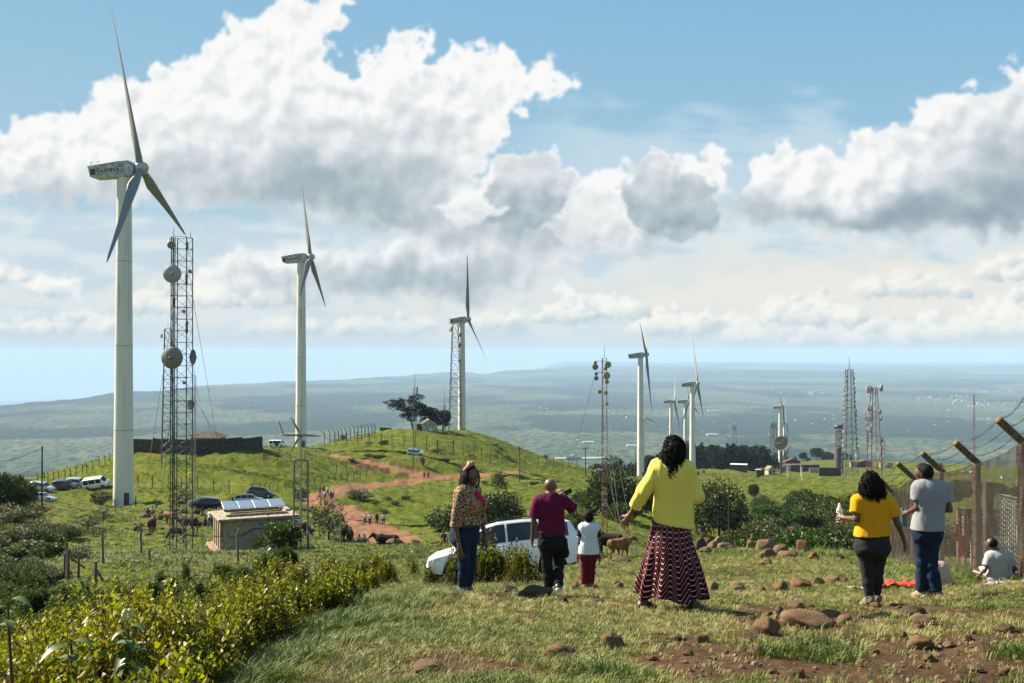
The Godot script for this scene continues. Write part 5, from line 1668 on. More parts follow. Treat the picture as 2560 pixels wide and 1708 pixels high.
func head_mesh(m: Mb, J: Dictionary, o: Dictionary) -> void:
	var s: float = o.hs
	var c: Vector3 = J.hd
	var f: Vector3 = (o.face as Vector3).normalized()
	var u: Vector3 = (c - J.nk).normalized()
	u = (u * 0.5 + Vector3.UP * 0.5).normalized()
	var x := f.cross(u).normalized()
	u = x.cross(f).normalized()
	var L := Limbs.new()
	L.add(c + u * 0.02 * s - f * 0.022 * s, c + u * 0.022 * s + f * 0.018 * s, 0.083 * s, 0.078 * s, 0.04)
	for e in [-1.0, 1.0]:
		L.add(c - u * 0.02 * s + f * 0.03 * s + x * e * 0.018 * s, c - u * 0.068 * s + f * 0.05 * s + x * e * 0.012 * s, 0.056 * s, 0.036 * s, 0.04)
		L.add(c + u * 0.012 * s + x * e * 0.077 * s - f * 0.012 * s, c - u * 0.025 * s + x * e * 0.078 * s - f * 0.004 * s, 0.014 * s, 0.011 * s, 0.008)
		L.add(c + u * 0.025 * s + f * 0.087 * s + x * e * 0.012 * s, c + u * 0.022 * s + f * 0.078 * s + x * e * 0.045 * s, 0.011 * s, 0.011 * s, 0.015)
		L.add(c - u * 0.012 * s + f * 0.07 * s + x * e * 0.04 * s, c - u * 0.02 * s + f * 0.06 * s + x * e * 0.05 * s, 0.022 * s, 0.018 * s, 0.025)
	L.add(c + u * 0.012 * s + f * 0.092 * s, c - u * 0.022 * s + f * 0.108 * s, 0.009 * s, 0.013 * s, 0.012)
	for e in [-1.0, 1.0]: L.add(c - u * 0.024 * s + f * 0.098 * s, c - u * 0.024 * s + f * 0.092 * s + x * e * 0.014 * s, 0.011 * s, 0.008 * s, 0.008)
	L.add(c - u * 0.05 * s + f * 0.093 * s - x * 0.018 * s, c - u * 0.05 * s + f * 0.093 * s + x * 0.018 * s, 0.009 * s, 0.009 * s, 0.006)
	L.add(c - u * 0.062 * s + f * 0.089 * s - x * 0.015 * s, c - u * 0.062 * s + f * 0.089 * s + x * 0.015 * s, 0.009 * s, 0.009 * s, 0.006)
	L.add(c - u * 0.05 * s - f * 0.01 * s, J.nk - u * 0.03, 0.056 * s, 0.06 * s, 0.03)
	nets(m, L, 0.0075)
func eyes(t: Node3D, J: Dictionary, o: Dictionary) -> void:
	var s: float = o.hs
	var f: Vector3 = (o.face as Vector3).normalized()
	var u := (((J.hd - J.nk) as Vector3).normalized() * 0.5 + Vector3.UP * 0.5).normalized()
	var x := f.cross(u).normalized()
	u = x.cross(f).normalized()
	for e in [-1.0, 1.0]:
		var m := Mb.new()
		var c: Vector3 = J.hd + u * 0.008 * s + f * 0.080 * s + x * e * 0.031 * s
		m.ball(c, Vector3.ONE * 0.0125 * s, 8)
		var eye := part("eye", m, mat(Color(0.6, 0.57, 0.52), 0.2), t)
		m = Mb.new()
		m.ball(c + f * 0.0075 * s, Vector3.ONE * 0.0068 * s, 8)
		part("iris", m, mat(Color(0.015, 0.008, 0.005), 0.15), eye)
func body(t: Node3D, J: Dictionary, o: Dictionary, skin: Material) -> void:
	var m := Mb.new()
	var L := Limbs.new()
	torso_limbs(L, J, o, -0.012)
	L.add(J.nk - Vector3(0, 0.06, 0), J.nk + (J.hd - J.nk) * 0.35, 0.062 * o.hs, 0.055 * o.hs, 0.05)
	L.add(J.nk - Vector3(0, 0.02, 0), J.sl.lerp(J.sr, 0.2), 0.05, 0.05, 0.06)
	L.add(J.nk - Vector3(0, 0.02, 0), J.sl.lerp(J.sr, 0.8), 0.05, 0.05, 0.06)
	var a: float = o.arm
	for s in ["l", "r"]:
		L.add(J["s" + s], J["e" + s], a * 1.12, a * 0.86, 0.03)
		L.add(J["e" + s], J["w" + s], a * 0.86, a * 0.56, 0.02)
		L.add(J["h" + s], J["k" + s], o.thigh, o.thigh * 0.66, 0.03)
		L.add(J["k" + s], J["k" + s].lerp(J["a" + s], 0.4), o.thigh * 0.64, o.thigh * 0.62, 0.03)
		L.add(J["k" + s].lerp(J["a" + s], 0.4), J["a" + s], o.thigh * 0.62, o.thigh * 0.38, 0.03)
		var heel: Vector3 = J["a" + s] + (J["a" + s] - J["t" + s]).normalized() * 0.04 - Vector3(0, 0.035, 0)
		L.add(heel, J["t" + s], 0.034, 0.026, 0.03)
		L.add(J["a" + s], heel, 0.036, 0.032, 0.03)
	nets(m, L, 0.013)
	head_mesh(m, J, o)
	for s in ["l", "r"]:
		hand(m, J["w" + s], J["g" + s] - J["w" + s] if J.has("g" + s) else J["w" + s] - J["e" + s], o.get("palm_" + s, Vector3(1.0 if s == "l" else -1.0, 0, -0.3)), o.get("hand", 1.0), -1.0 if s == "l" else 1.0, o.get("curl_" + s, 0.45))
	part("body", m, skin, t)
	eyes(t, J, o)
func top_mesh(J: Dictionary, o: Dictionary, grow: float, sleeve: float, hem: Plane, neck: float, amp := 0.006, sleeve_w := 1.35, cell := 0.012) -> Mb:
	var m := Mb.new()
	var L := Limbs.new()
	torso_limbs(L, J, o, grow)
	L.add(J.nk - Vector3(0, 0.10, 0), J.nk + Vector3(0, neck - 0.015, 0), 0.085 * o.hs, 0.066 * o.hs, 0.05, 1.0)
	for e in [J.sl, J.sr]: L.add(J.nk - Vector3(0, 0.05, 0), (J.nk as Vector3).lerp(e, 0.75) - Vector3(0, 0.012, 0), 0.055 + grow * 0.5, 0.055 + grow * 0.5, 0.06)
	for s in ["l", "r"]:
		var e1: Vector3 = J["e" + s]
		if sleeve <= 1.0:
			L.add(J["s" + s], (J["s" + s] as Vector3).lerp(e1, sleeve), o.arm * sleeve_w + grow * 0.6, o.arm * sleeve_w * 0.98 + grow * 0.6, 0.025, 1.0)
		else:
			L.add(J["s" + s], e1, o.arm * sleeve_w + grow * 0.6, o.arm * sleeve_w * 0.92 + grow * 0.6, 0.025)
			L.add(e1, e1.lerp(J["w" + s], sleeve - 1.0), o.arm * sleeve_w * 0.92 + grow * 0.6, o.arm * sleeve_w * 0.8 + grow * 0.6, 0.02, 1.0)
	var h: Vector3 = (J.hl + J.hr) * 0.5
	for s in [-1.0, 1.0]: L.add(h + Vector3(s * o.hw, 0.1, 0), h + Vector3(s * o.hw, -0.15, 0), o.hip + grow * 0.8, o.hip + grow * 0.9, 0.06)
	nets(m, L, cell, [hem], amp, Vector3(8, 3, 8))
	return m
func legs_mesh(J: Dictionary, o: Dictionary, grow: float, cuff: float, top: float, amp := 0.005, fl := 0.45) -> Mb:
	var m := Mb.new()
	var L := Limbs.new()
	torso_limbs(L, J, o, grow)
	for s in ["l", "r"]:
		var k: Vector3 = J["k" + s]
		L.add(J["h" + s], k, o.thigh + grow, o.thigh * 0.70 + grow, 0.03)
		L.add(k, k.lerp(J["a" + s], 0.42), o.thigh * 0.70 + grow, o.thigh * maxf(fl, 0.65) + grow, 0.03)
		L.add(k.lerp(J["a" + s], 0.42), k.lerp(J["a" + s], cuff), o.thigh * maxf(fl, 0.65) + grow, o.thigh * fl + grow, 0.03, 1.0)
	nets(m, L, 0.012, [Plane(Vector3.UP, top)], amp, Vector3(7, 10, 7))
	return m
func shoe(t: Node3D, ank: Vector3, toe: Vector3, m: Material, sole: Material = null, low := 0.0) -> void:
	var L := Limbs.new()
	var d := (toe - ank)
	var heel := ank - d.normalized() * 0.045 - Vector3(0, 0.045, 0)
	L.add(heel, heel.lerp(toe, 0.5) + Vector3(0, 0.006, 0), 0.043, 0.046, 0.03)
	L.add(heel.lerp(toe, 0.5), toe, 0.048, 0.034, 0.03)
	if low <= 0.0: L.add(ank + Vector3(0, 0.01, 0), heel.lerp(toe, 0.25), 0.05, 0.045, 0.03)
	var b := Mb.new()
	nets(b, L, 0.009)
	var s := part("shoe", b, m, t)
	if sole:
		var q := Mb.new()
		var x := d.cross(Vector3.UP).normalized()
		var up := x.cross(d).normalized()
		var L2 := Limbs.new()
		L2.add(heel - up * 0.026, toe - up * 0.016, 0.036, 0.034, 0.02)
		L2.add(heel - up * 0.026 + x * 0.01, toe - up * 0.016 + x * 0.006, 0.036, 0.034, 0.02)
		nets(q, L2, 0.009)
		part("sole", q, sole, s)
func curly_hair(t: Node3D, spots: Array, m: Material, s: int, amount := 900, size := 0.016) -> void:   # a head of ringlets: [centre, radii] masses covered in little coils
	var b := Mb.new()
	var L := Limbs.new()
	for q in spots: L.add(q[0], q[1], q[2], q[3], 0.05)
	nets(b, L, 0.011, [], 0.02, Vector3(26, 22, 26))
	var h := part("hair", b, m, t)
	var r := RandomNumberGenerator.new()
	r.seed = s
	var coil := Mb.new()
	var src := b.v
	for i in amount:
		var p := src[r.randi() % src.size()]
		var mid := Vector3.ZERO
		var best := 1e9
		for q in spots:
			var cp: Vector3 = Geometry3D.get_closest_point_to_segment(p, q[0], q[1])
			if cp.distance_to(p) < best:
				best = cp.distance_to(p); mid = cp
		var n := (p - mid).normalized()
		var x := n.cross(Vector3.UP).normalized()
		var pts := []
		var ph := r.randf() * TAU
		for k in 7:
			var a := ph + k * 1.9
			pts.append(p + n * (0.004 + sin(a) * size * 0.5) + x * cos(a) * size * 0.55 - Vector3(0, 0.011 * k, 0) + n * 0.002 * k)
		coil.tube(pts, [size * 0.26, size * 0.24, size * 0.2, size * 0.2, size * 0.18, size * 0.15, size * 0.08], 4, false)
	part("curl", coil, m, h, Transform3D.IDENTITY, true)
func skin_mat(c: Color) -> StandardMaterial3D:
	var m := mat(c, 0.45)
	m.subsurf_scatter_enabled = true
	m.subsurf_scatter_strength = 0.05
	return m
func cloth(c: Color, s := 0, weave := 18.0) -> StandardMaterial3D:
	var m := mat(c, 0.9)
	m.metallic_specular = 0.25
	m.rim_enabled = true
	m.rim = 0.15
	m.rim_tint = 0.7
	if not shared.has("weave"): shared.weave = grain(92, 0.86, 1.0, 0.12, 3, 256)
	m.albedo_texture = shared.weave
	return tri_map(m, weave * 0.25)
func surveyor(x0: float, y0: float, k: float, foot: Vector2) -> Array:   # -> [place on the ground, function from enlargement to the figure's own metres]
	var px := x0 + foot.x / k
	var py := y0 + foot.y / k
	var g := spot(px / G, py / G, 4.0, 60.0)
	var d := -g.z
	var f := func(x: float, y: float, z := 0.0) -> Vector3: return Vector3((x - foot.x) / k * (d - z) / F, (foot.y - y) / k * d / F, z)
	return [g, f, d]
func fitted(o: Dictionary, d: float, guess: float) -> Dictionary:   # the girths were judged for a guessed distance
	for k in ["sh", "cw", "cr", "ww", "waist", "hw", "hip", "arm", "thigh", "hs", "seat", "bust", "belly", "hand"]:
		if o.has(k): o[k] *= d / guess
	return o
func person(label: String, g: Vector3, group := "") -> Node3D:
	return thing("person", label, "person", g, 0.0, group)
func settle(J: Dictionary, g: Vector3) -> void:   # lets each foot stand on the ground under it
	for s in ["l", "r"]:
		if J.has("up_" + s): continue
		var a: Vector3 = J["a" + s]
		var y: float = hgt(g.x + a.x, g.z + a.z) - g.y
		J["a" + s] = Vector3(a.x, y + 0.085, a.z)
		var q: Vector3 = J["t" + s]
		J["t" + s] = Vector3(q.x, hgt(g.x + q.x, g.z + q.z) - g.y + 0.03, q.z)
func build_people() -> void:
	var skin := skin_mat(Color(0.085, 0.042, 0.026))
	var skin2 := skin_mat(Color(0.12, 0.06, 0.036))
	var hairm := mat(Color(0.009, 0.007, 0.006), 0.75)
	hairm.metallic_specular = 0.25
	var black := cloth(Color(0.013, 0.013, 0.015))
	var denim := cloth(Color(0.011, 0.024, 0.052))
	var leather := mat(Color(0.02, 0.016, 0.014), 0.5)
	var cream := mat(Color(0.45, 0.42, 0.36), 0.7)
	var s := surveyor(1530, 1080, 6.272, Vector2(945, 2825))
	var g: Vector3 = s[0]
	var Z: Callable = s[1]
	var t := person("person in a yellow cardigan and long maroon zigzag skirt, walking away", g)
	var J := {"hd": Z.call(985, 265, -0.02), "nk": Z.call(960, 470, 0.0), "sl": Z.call(700, 590), "sr": Z.call(1180, 600), "el": Z.call(480, 930, 0.03), "er": Z.call(1325, 1010, 0.0), "wl": Z.call(285, 1320, -0.06), "wr": Z.call(1215, 990, -0.26),
		"hl": Z.call(830, 1560), "hr": Z.call(1090, 1560), "kl": Z.call(760, 2100, 0.03), "kr": Z.call(1100, 2120, -0.03), "al": Z.call(470, 2650, 0.05), "ar": Z.call(1270, 2700, 0.0), "tl": Z.call(700, 2740, -0.13), "tr": Z.call(1430, 2770, -0.12)}
	settle(J, g)
	var o := {"sh": 0.085, "cw": 0.07, "cr": 0.085, "ww": 0.07, "waist": 0.083, "hw": 0.06, "hip": 0.09, "arm": 0.039, "thigh": 0.085, "hs": 1.0, "face": Vector3(0.25, -0.1, -1), "seat": 0.03, "bust": 0.07, "curl_l": 0.35, "palm_l": Vector3(0.6, 0.2, -0.8), "front": Vector3(0, 0, -1)}
	o = fitted(o, s[2], 9.9)
	body(t, J, o, skin2)
	var yellow := cloth(Color(0.74, 0.62, 0.11), 0, 10.0)
	var hem0: Vector3 = Z.call(570, 1385)
	var hem1: Vector3 = Z.call(1240, 1500)
	var hn := Vector3(hem1.y - hem0.y, -(hem1.x - hem0.x), 0).normalized()
	var cardigan := top_mesh(J, o, 0.03, 1.68, Plane(hn, hn.dot(hem0)), 0.0, 0.016, 1.42, 0.0115)
	var cd := part("cardigan", cardigan, yellow, t)
	var rib := Mb.new()
	var L := Limbs.new()
	torso_limbs(L, J, o, 0.036)
	nets(rib, L, 0.0115, [Plane(hn, hn.dot(hem0)), Plane(-hn, -hn.dot(hem0 + Vector3(0, 0.055, 0)))], 0.004, Vector3(60, 2, 60))
	part("ribbed_hem", rib, yellow, cd)
	var im := Image.create(512, 1024, false, Image.FORMAT_RGB8)
	var n_skirt := noise(93, 0.01, 3)
	for y in 1024:
		for x in 512:
			var u := x / 512.0 * 11.0
			var tri := absf(fposmod(u, 1.0) - 0.5) * 2.0
			tri = clampf((tri - 0.5) * 1.6 + 0.5, 0.0, 1.0)
			var v := y / 1024.0 * 15.0 + tri * 2.1
			var fr := fposmod(v, 1.0)
			var base := Color(0.215, 0.032, 0.058)
			var line := smoothstep(0.10, 0.07, absf(fr - 0.5))
			im.set_pixel(x, y, base.lerp(Color(0.86, 0.76, 0.76), line * (0.85 + 0.3 * n_skirt.get_noise_2d(x, y))))
	var sm := StandardMaterial3D.new()
	sm.albedo_texture = ImageTexture.create_from_image(im)
	sm.roughness = 0.85
	sm.metallic_specular = 0.2
	var sk := Mb.new()
	sk.has_uv = true
	var wc: Vector3 = Z.call(915, 1330, -0.01)
	var bc: Vector3 = Z.call(925, 2560, 0.0)
	var cols := 144
	var rows := 44
	for inner in 2:
		var first := sk.v.size()
		for j in rows + 1:
			var f := j / float(rows)
			var c := wc.lerp(bc, f)
			var rx := lerpf(0.185, 0.34, smoothstep(0.0, 1.15, f) * 0.4 + f * 0.6)
			var rz := lerpf(0.145, 0.25, f)
			for i in cols + 1:
				var a := TAU * i / cols
				var fold := 0.028 * smoothstep(0.08, 0.9, f) * (sin(a * 9.0 + 0.9 * sin(a * 2.0 + 1.0) + f * 0.8) + 0.5 * sin(a * 17.0 + 1.3 + f * 1.6))
				fold += 0.012 * smoothstep(0.0, 0.4, f) * n_cloth.get_noise_2d(cos(a) * 2.0 + 9.0, sin(a) * 2.0 + f * 2.0)
				var k := 1.0 + fold / 0.25 - 0.012 * inner
				var dropb := -0.03 * f * sin(a * 4.0 + 0.5) - 0.04 * f * maxf(cos(a) * 0.6 + sin(a) * 0.5, 0.0)
				sk.pt(c + Vector3(cos(a) * rx * k, dropb, -sin(a) * rz * k), Vector2(float(i) / cols, f))
		for j in rows:
			for i in cols:
				var q := first + j * (cols + 1) + i
				if inner == 0: sk.quad(q + cols + 1, q + cols + 2, q + 1, q)
				else: sk.quad(q, q + 1, q + cols + 2, q + cols + 1)
	part("skirt", sk, sm, t)
	shoe(t, J.al, J.tl, leather, null, 1.0)
	shoe(t, J.ar, J.tr, leather, null, 1.0)
	curly_hair(t, [[J.hd + Vector3(0, 0.035, 0.02), J.hd + Vector3(0, 0.04, -0.03), 0.082, 0.076], [Z.call(965, 190, -0.02), Z.call(985, 290, 0.0), 0.074, 0.08], [Z.call(900, 300, 0.03), Z.call(860, 440, 0.05), 0.055, 0.045], [Z.call(1005, 300, 0.04), Z.call(1030, 460, 0.06), 0.055, 0.04], [Z.call(930, 380, 0.06), Z.call(910, 560, 0.10), 0.05, 0.025], [Z.call(840, 380, 0.02), Z.call(755, 455, 0.02), 0.05, 0.03], [Z.call(900, 540, 0.10), Z.call(870, 595, 0.115), 0.02, 0.012], [Z.call(940, 540, 0.10), Z.call(945, 600, 0.115), 0.02, 0.012]], hairm, 3, 1100, 0.019)
	s = surveyor(1300, 1180, 4.9, Vector2(370, 1488))
	g = s[0]
	Z = s[1]
	t = person("person in a maroon polo shirt and black trousers, one heel lifted, walking downhill", g)
	J = {"hd": Z.call(372, 175, -0.03), "nk": Z.call(372, 265, 0.0), "sl": Z.call(215, 360), "sr": Z.call(545, 360), "el": Z.call(165, 600, 0.02), "er": Z.call(660, 470, -0.10), "wl": Z.call(152, 820, -0.08), "wr": Z.call(540, 300, -0.22), "gr": Z.call(505, 262, -0.26),
		"hl": Z.call(315, 880), "hr": Z.call(465, 880), "kl": Z.call(335, 1180, 0.0), "kr": Z.call(475, 1165, -0.14), "al": Z.call(355, 1435, 0.02), "ar": Z.call(462, 1370, 0.17), "tl": Z.call(375, 1470, -0.16), "tr": Z.call(475, 1462, 0.06), "up_r": true}
	settle(J, g)
	o = {"sh": 0.072, "cw": 0.076, "cr": 0.094, "ww": 0.072, "waist": 0.102, "hw": 0.066, "hip": 0.102, "arm": 0.044, "thigh": 0.085, "hs": 1.1, "face": Vector3(0.05, -0.1, -1), "seat": 0.03, "belly": 0.06, "palm_l": Vector3(0.9, 0, -0.3), "curl_r": 0.9, "palm_r": Vector3(-0.3, -0.2, -1), "front": Vector3(0, 0, -1)}
	o = fitted(o, s[2], 15.6)
	body(t, J, o, skin2)
	var maroon := cloth(Color(0.105, 0.009, 0.038))
	part("polo_shirt", top_mesh(J, o, 0.026, 0.82, Plane(Vector3(0, -1, 0), -Z.call(0, 745).y), -0.01, 0.012, 1.55), maroon, t)
	var col := Mb.new()
	L = Limbs.new()
	L.add(J.nk - Vector3(0, 0.045, 0), J.nk + Vector3(0, 0.0, -0.01), 0.088, 0.076, 0.02, 1.0)
	nets(col, L, 0.009)
	part("collar", col, cloth(Color(0.012, 0.09, 0.10)), t)
	for q in ["l", "r"]:
		var cuff := Mb.new()
		L = Limbs.new()
		L.add((J["s" + q] as Vector3).lerp(J["e" + q], 0.79), (J["s" + q] as Vector3).lerp(J["e" + q], 0.85), 0.096, 0.096, 0.01, 1.0)
		nets(cuff, L, 0.011, [Plane((J["s" + q] - J["e" + q]).normalized(), (J["s" + q] - J["e" + q]).normalized().dot((J["s" + q] as Vector3).lerp(J["e" + q], 0.79)))])
		part("sleeve_cuff", cuff, cloth(Color(0.03, 0.02, 0.10)), t)
	part("trousers", legs_mesh(J, o, 0.018, 0.94, Z.call(0, 735).y, 0.012, 0.62), black, t)
	var belt := Mb.new()
	L = Limbs.new()
	torso_limbs(L, J, o, 0.02)
	nets(belt, L, 0.011, [Plane(Vector3.UP, Z.call(0, 748).y), Plane(Vector3(0, -1, 0), -Z.call(0, 772).y)])
	part("belt", belt, leather, t)
	shoe(t, J.al, J.tl, leather, cream)
	shoe(t, J.ar, J.tr, leather, cream)
	var pouch := Mb.new()
	L = Limbs.new()
	L.add(Z.call(535, 830, 0.05), Z.call(545, 990, 0.03), 0.055, 0.07, 0.05)
	nets(pouch, L, 0.012, [], 0.008, Vector3(8, 8, 8))
	part("thigh_pocket", pouch, black, t)
	var phone := thing("phone", "dark phone held up in the hand of the maroon shirted person", "phone", g + Z.call(585, 285, -0.30), 0.2)
	part("case", boxm(Vector3(0.16, 0.075, 0.012), Vector3.ZERO, 0.004), mat(Color(0.012, 0.012, 0.013), 0.25), phone, Transform3D(Basis(Vector3(0, 0, 1), 0.5), Vector3.ZERO))
	part("screen", boxm(Vector3(0.15, 0.066, 0.004), Vector3(0, 0, -0.008), 0.001), mat(Color(0.02, 0.022, 0.026), 0.1), phone, Transform3D(Basis(Vector3(0, 0, 1), 0.5), Vector3.ZERO))
	s = surveyor(1300, 1180, 4.9, Vector2(832, 1440))
	g = s[0]
	Z = s[1]
	t = person("young person in a white shirt with navy sleeves and maroon trousers, seen from behind", g)
	J = {"hd": Z.call(838, 550, -0.02), "nk": Z.call(843, 628), "sl": Z.call(752, 682), "sr": Z.call(938, 682), "el": Z.call(722, 860, 0.02), "er": Z.call(964, 870, 0.02), "wl": Z.call(710, 1035, -0.05), "wr": Z.call(976, 1050, -0.05),
		"hl": Z.call(792, 1010), "hr": Z.call(885, 1010), "kl": Z.call(790, 1230), "kr": Z.call(872, 1230), "al": Z.call(790, 1400), "ar": Z.call(862, 1400), "tl": Z.call(780, 1430, -0.13), "tr": Z.call(868, 1430, -0.13)}
	settle(J, g)
	o = {"sh": 0.062, "cw": 0.06, "cr": 0.078, "ww": 0.055, "waist": 0.078, "hw": 0.048, "hip": 0.088, "arm": 0.031, "thigh": 0.062, "hs": 0.98, "face": Vector3(-0.1, -0.1, -1), "seat": 0.015, "hand": 0.82, "front": Vector3(0, 0, -1)}
	o = fitted(o, s[2], 17.6)
	body(t, J, o, skin)
	part("shirt", top_mesh(J, o, 0.02, 0.12, Plane(Vector3(0, -1, 0), -Z.call(0, 995).y), -0.01, 0.006, 1.4, 0.011), cloth(Color(0.60, 0.65, 0.70)), t)
	for q in ["l", "r"]:
		var sl := Mb.new()
		L = Limbs.new()
		L.add((J["s" + q] as Vector3), (J["s" + q] as Vector3).lerp(J["e" + q], 0.62), 0.064, 0.058, 0.02, 1.0)
		nets(sl, L, 0.010)
		var sleeve := part("sleeve", sl, cloth(Color(0.012, 0.016, 0.04)), t)
		sl = Mb.new()
		L = Limbs.new()
		L.add((J["s" + q] as Vector3).lerp(J["e" + q], 0.6), (J["s" + q] as Vector3).lerp(J["e" + q], 0.66), 0.0575, 0.0575, 0.01, 1.0)
		nets(sl, L, 0.010, [Plane((J["s" + q] - J["e" + q]).normalized(), (J["s" + q] - J["e" + q]).normalized().dot((J["s" + q] as Vector3).lerp(J["e" + q], 0.62)))])
		part("cuff", sl, cloth(Color(0.6, 0.62, 0.66)), sleeve)
	col = Mb.new()
	L = Limbs.new()
	L.add(J.nk - Vector3(0, 0.035, 0), J.nk + Vector3(0, 0.0, -0.01), 0.068, 0.06, 0.02, 1.0)
	nets(col, L, 0.009)
	part("collar", col, cloth(Color(0.012, 0.016, 0.04)), t)
	part("trousers", legs_mesh(J, o, 0.016, 1.0, Z.call(0, 985).y, 0.008, 0.66), cloth(Color(0.125, 0.010, 0.022)), t)
	shoe(t, J.al, J.tl, mat(Color(0.10, 0.06, 0.045), 0.7))
	shoe(t, J.ar, J.tr, mat(Color(0.10, 0.06, 0.045), 0.7))
	var hb := Mb.new()
	L = Limbs.new()
	L.add(J.hd + Vector3(0, 0.02, 0.02), J.hd + Vector3(0, 0.032, -0.025), 0.088, 0.084, 0.03)
	L.add(J.hd + Vector3(0, -0.02, 0.03), J.hd + Vector3(0, -0.035, 0.035), 0.068, 0.058, 0.03)
	nets(hb, L, 0.008, [], 0.004, Vector3(60, 60, 60))
	part("hair", hb, hairm, t)
	s = surveyor(1100, 1140, 4.356, Vector2(268, 1508))
	g = s[0]
	Z = s[1]
	t = person("person with long braids, spotted blouse and blue jeans, looking to the right", g)
	J = {"hd": Z.call(330, 205, 0.0), "nk": Z.call(300, 330, 0.0), "sl": Z.call(225, 400, 0.16), "sr": Z.call(370, 395, -0.15), "el": Z.call(180, 720, 0.21), "er": Z.call(450, 720, -0.17), "wl": Z.call(222, 950, 0.23), "wr": Z.call(488, 900, -0.10), "gl": Z.call(238, 1060, 0.23), "gr": Z.call(482, 990, -0.08),
		"hl": Z.call(235, 880, 0.09), "hr": Z.call(325, 880, -0.08), "kl": Z.call(275, 1180, 0.10), "kr": Z.call(330, 1180, -0.05), "al": Z.call(243, 1440, 0.07), "ar": Z.call(300, 1440, -0.05), "tl": Z.call(290, 1490, 0.12), "tr": Z.call(350, 1490, -0.02)}
	settle(J, g)
	o = {"sh": 0.068, "cw": 0.075, "cr": 0.095, "ww": 0.06, "waist": 0.096, "hw": 0.06, "hip": 0.105, "arm": 0.042, "thigh": 0.082, "hs": 1.05, "face": Vector3(0.80, -0.02, 0.52), "seat": 0.09, "bust": 0.13, "belly": 0.07, "front": Vector3(0.93, 0, 0.36), "palm_l": Vector3(0.4, 0, -0.9), "palm_r": Vector3(-0.2, 0, 0.95)}
	o = fitted(o, s[2], 12.9)
	body(t, J, o, skin)
	var spots := Image.create(512, 512, false, Image.FORMAT_RGB8)
	var cells := FastNoiseLite.new()
	cells.seed = 94
	cells.noise_type = FastNoiseLite.TYPE_CELLULAR
	cells.frequency = 0.05
	cells.cellular_return_type = FastNoiseLite.RETURN_DISTANCE
	var cv := FastNoiseLite.new()
	cv.seed = 94
	cv.noise_type = FastNoiseLite.TYPE_CELLULAR
	cv.frequency = 0.05
	cv.cellular_return_type = FastNoiseLite.RETURN_CELL_VALUE
	var wob := noise(95, 0.05, 3)
	for y in 512:
		for x in 512:
			var q := Vector2(x, y) + Vector2(wob.get_noise_2d(x, y), wob.get_noise_2d(x + 99, y)) * 12.0
			var d := cells.get_noise_2d(q.x, q.y)
			var v := cv.get_noise_2d(q.x, q.y)
			var c := Color(0.07, 0.045, 0.035)
			if d < -0.60: c = Color(0.72, 0.56, 0.42) if v > 0.25 else (Color(0.86, 0.74, 0.62) if v > -0.3 else Color(0.55, 0.32, 0.20))
			spots.set_pixel(x, y, c)
	var sp := StandardMaterial3D.new()
	sp.albedo_texture = ImageTexture.create_from_image(spots)
	sp.roughness = 0.8
	sp.metallic_specular = 0.25
	tri_map(sp, 2.1)
	part("blouse", top_mesh(J, o, 0.03, 1.06, Plane(Vector3(0, -1, 0), -Z.call(0, 745).y), -0.005, 0.010, 1.32), sp, t)
	var jersey := Mb.new()
	L = Limbs.new()
	L.add(Z.call(400, 415, 0.06), Z.call(455, 500, 0.05), 0.045, 0.055, 0.02)
	nets(jersey, L, 0.010)
	part("vest", jersey, cloth(Color(0.42, 0.02, 0.07)), t)
	part("jeans", legs_mesh(J, o, 0.014, 0.98, Z.call(0, 715).y, 0.007, 0.45), denim, t)
	belt = Mb.new()
	L = Limbs.new()
	torso_limbs(L, J, o, 0.034)
	nets(belt, L, 0.011, [Plane(Vector3.UP, Z.call(0, 718).y), Plane(Vector3(0, -1, 0), -Z.call(0, 752).y)])
	var bl := part("belt", belt, leather, t)
	var bk := Mb.new()
	bk.tube([Z.call(405, 722, 0.13), Z.call(425, 722, 0.13), Z.call(425, 745, 0.13), Z.call(405, 745, 0.13), Z.call(405, 722, 0.13)], [0.006], 6)
	part("buckle", bk, mat(Color(0.45, 0.36, 0.2), 0.3, 0.8), bl)
	shoe(t, J.al, J.tl, mat(Color(0.07, 0.075, 0.09), 0.7))
	shoe(t, J.ar, J.tr, mat(Color(0.07, 0.075, 0.09), 0.7))
	hb = Mb.new()
	L = Limbs.new()
	L.add(J.hd + Vector3(-0.03, 0.035, -0.025), J.hd + Vector3(0.0, 0.045, -0.005), 0.088, 0.082, 0.04)
	L.add(J.hd + Vector3(-0.06, -0.01, -0.05), J.hd + Vector3(-0.085, -0.10, -0.06), 0.062, 0.045, 0.04)
	nets(hb, L, 0.009, [], 0.008, Vector3(20, 40, 20))
	var hr := part("hair", hb, hairm, t)
	var br := RandomNumberGenerator.new()
	br.seed = 5
	for i in 34:
		var f := i / 33.0
		var a := lerpf(-1.75, 1.25, f)
		var top: Vector3 = J.hd + Vector3(cos(a) * -0.075 + 0.005, 0.055 + br.randf() * 0.03, sin(a) * 0.085)
		var out: Vector3 = J.hd + Vector3(cos(a) * -0.115, -0.01, sin(a) * 0.115)
		var low: Vector3 = J.hd + Vector3(cos(a) * -0.12 - 0.01 + br.randf_range(-0.02, 0.02), -0.13 - br.randf() * 0.08, sin(a) * 0.115)
		var bm := Mb.new()
		bm.tube([top, out.lerp(top, 0.4) + Vector3(0, 0.01, 0), out, out.lerp(low, 0.5), low, low + Vector3(br.randf_range(-0.01, 0.01), -0.06, 0)], [0.008, 0.009, 0.009, 0.008, 0.007, 0.003], 5)
		part("braid", bm, hairm, hr)
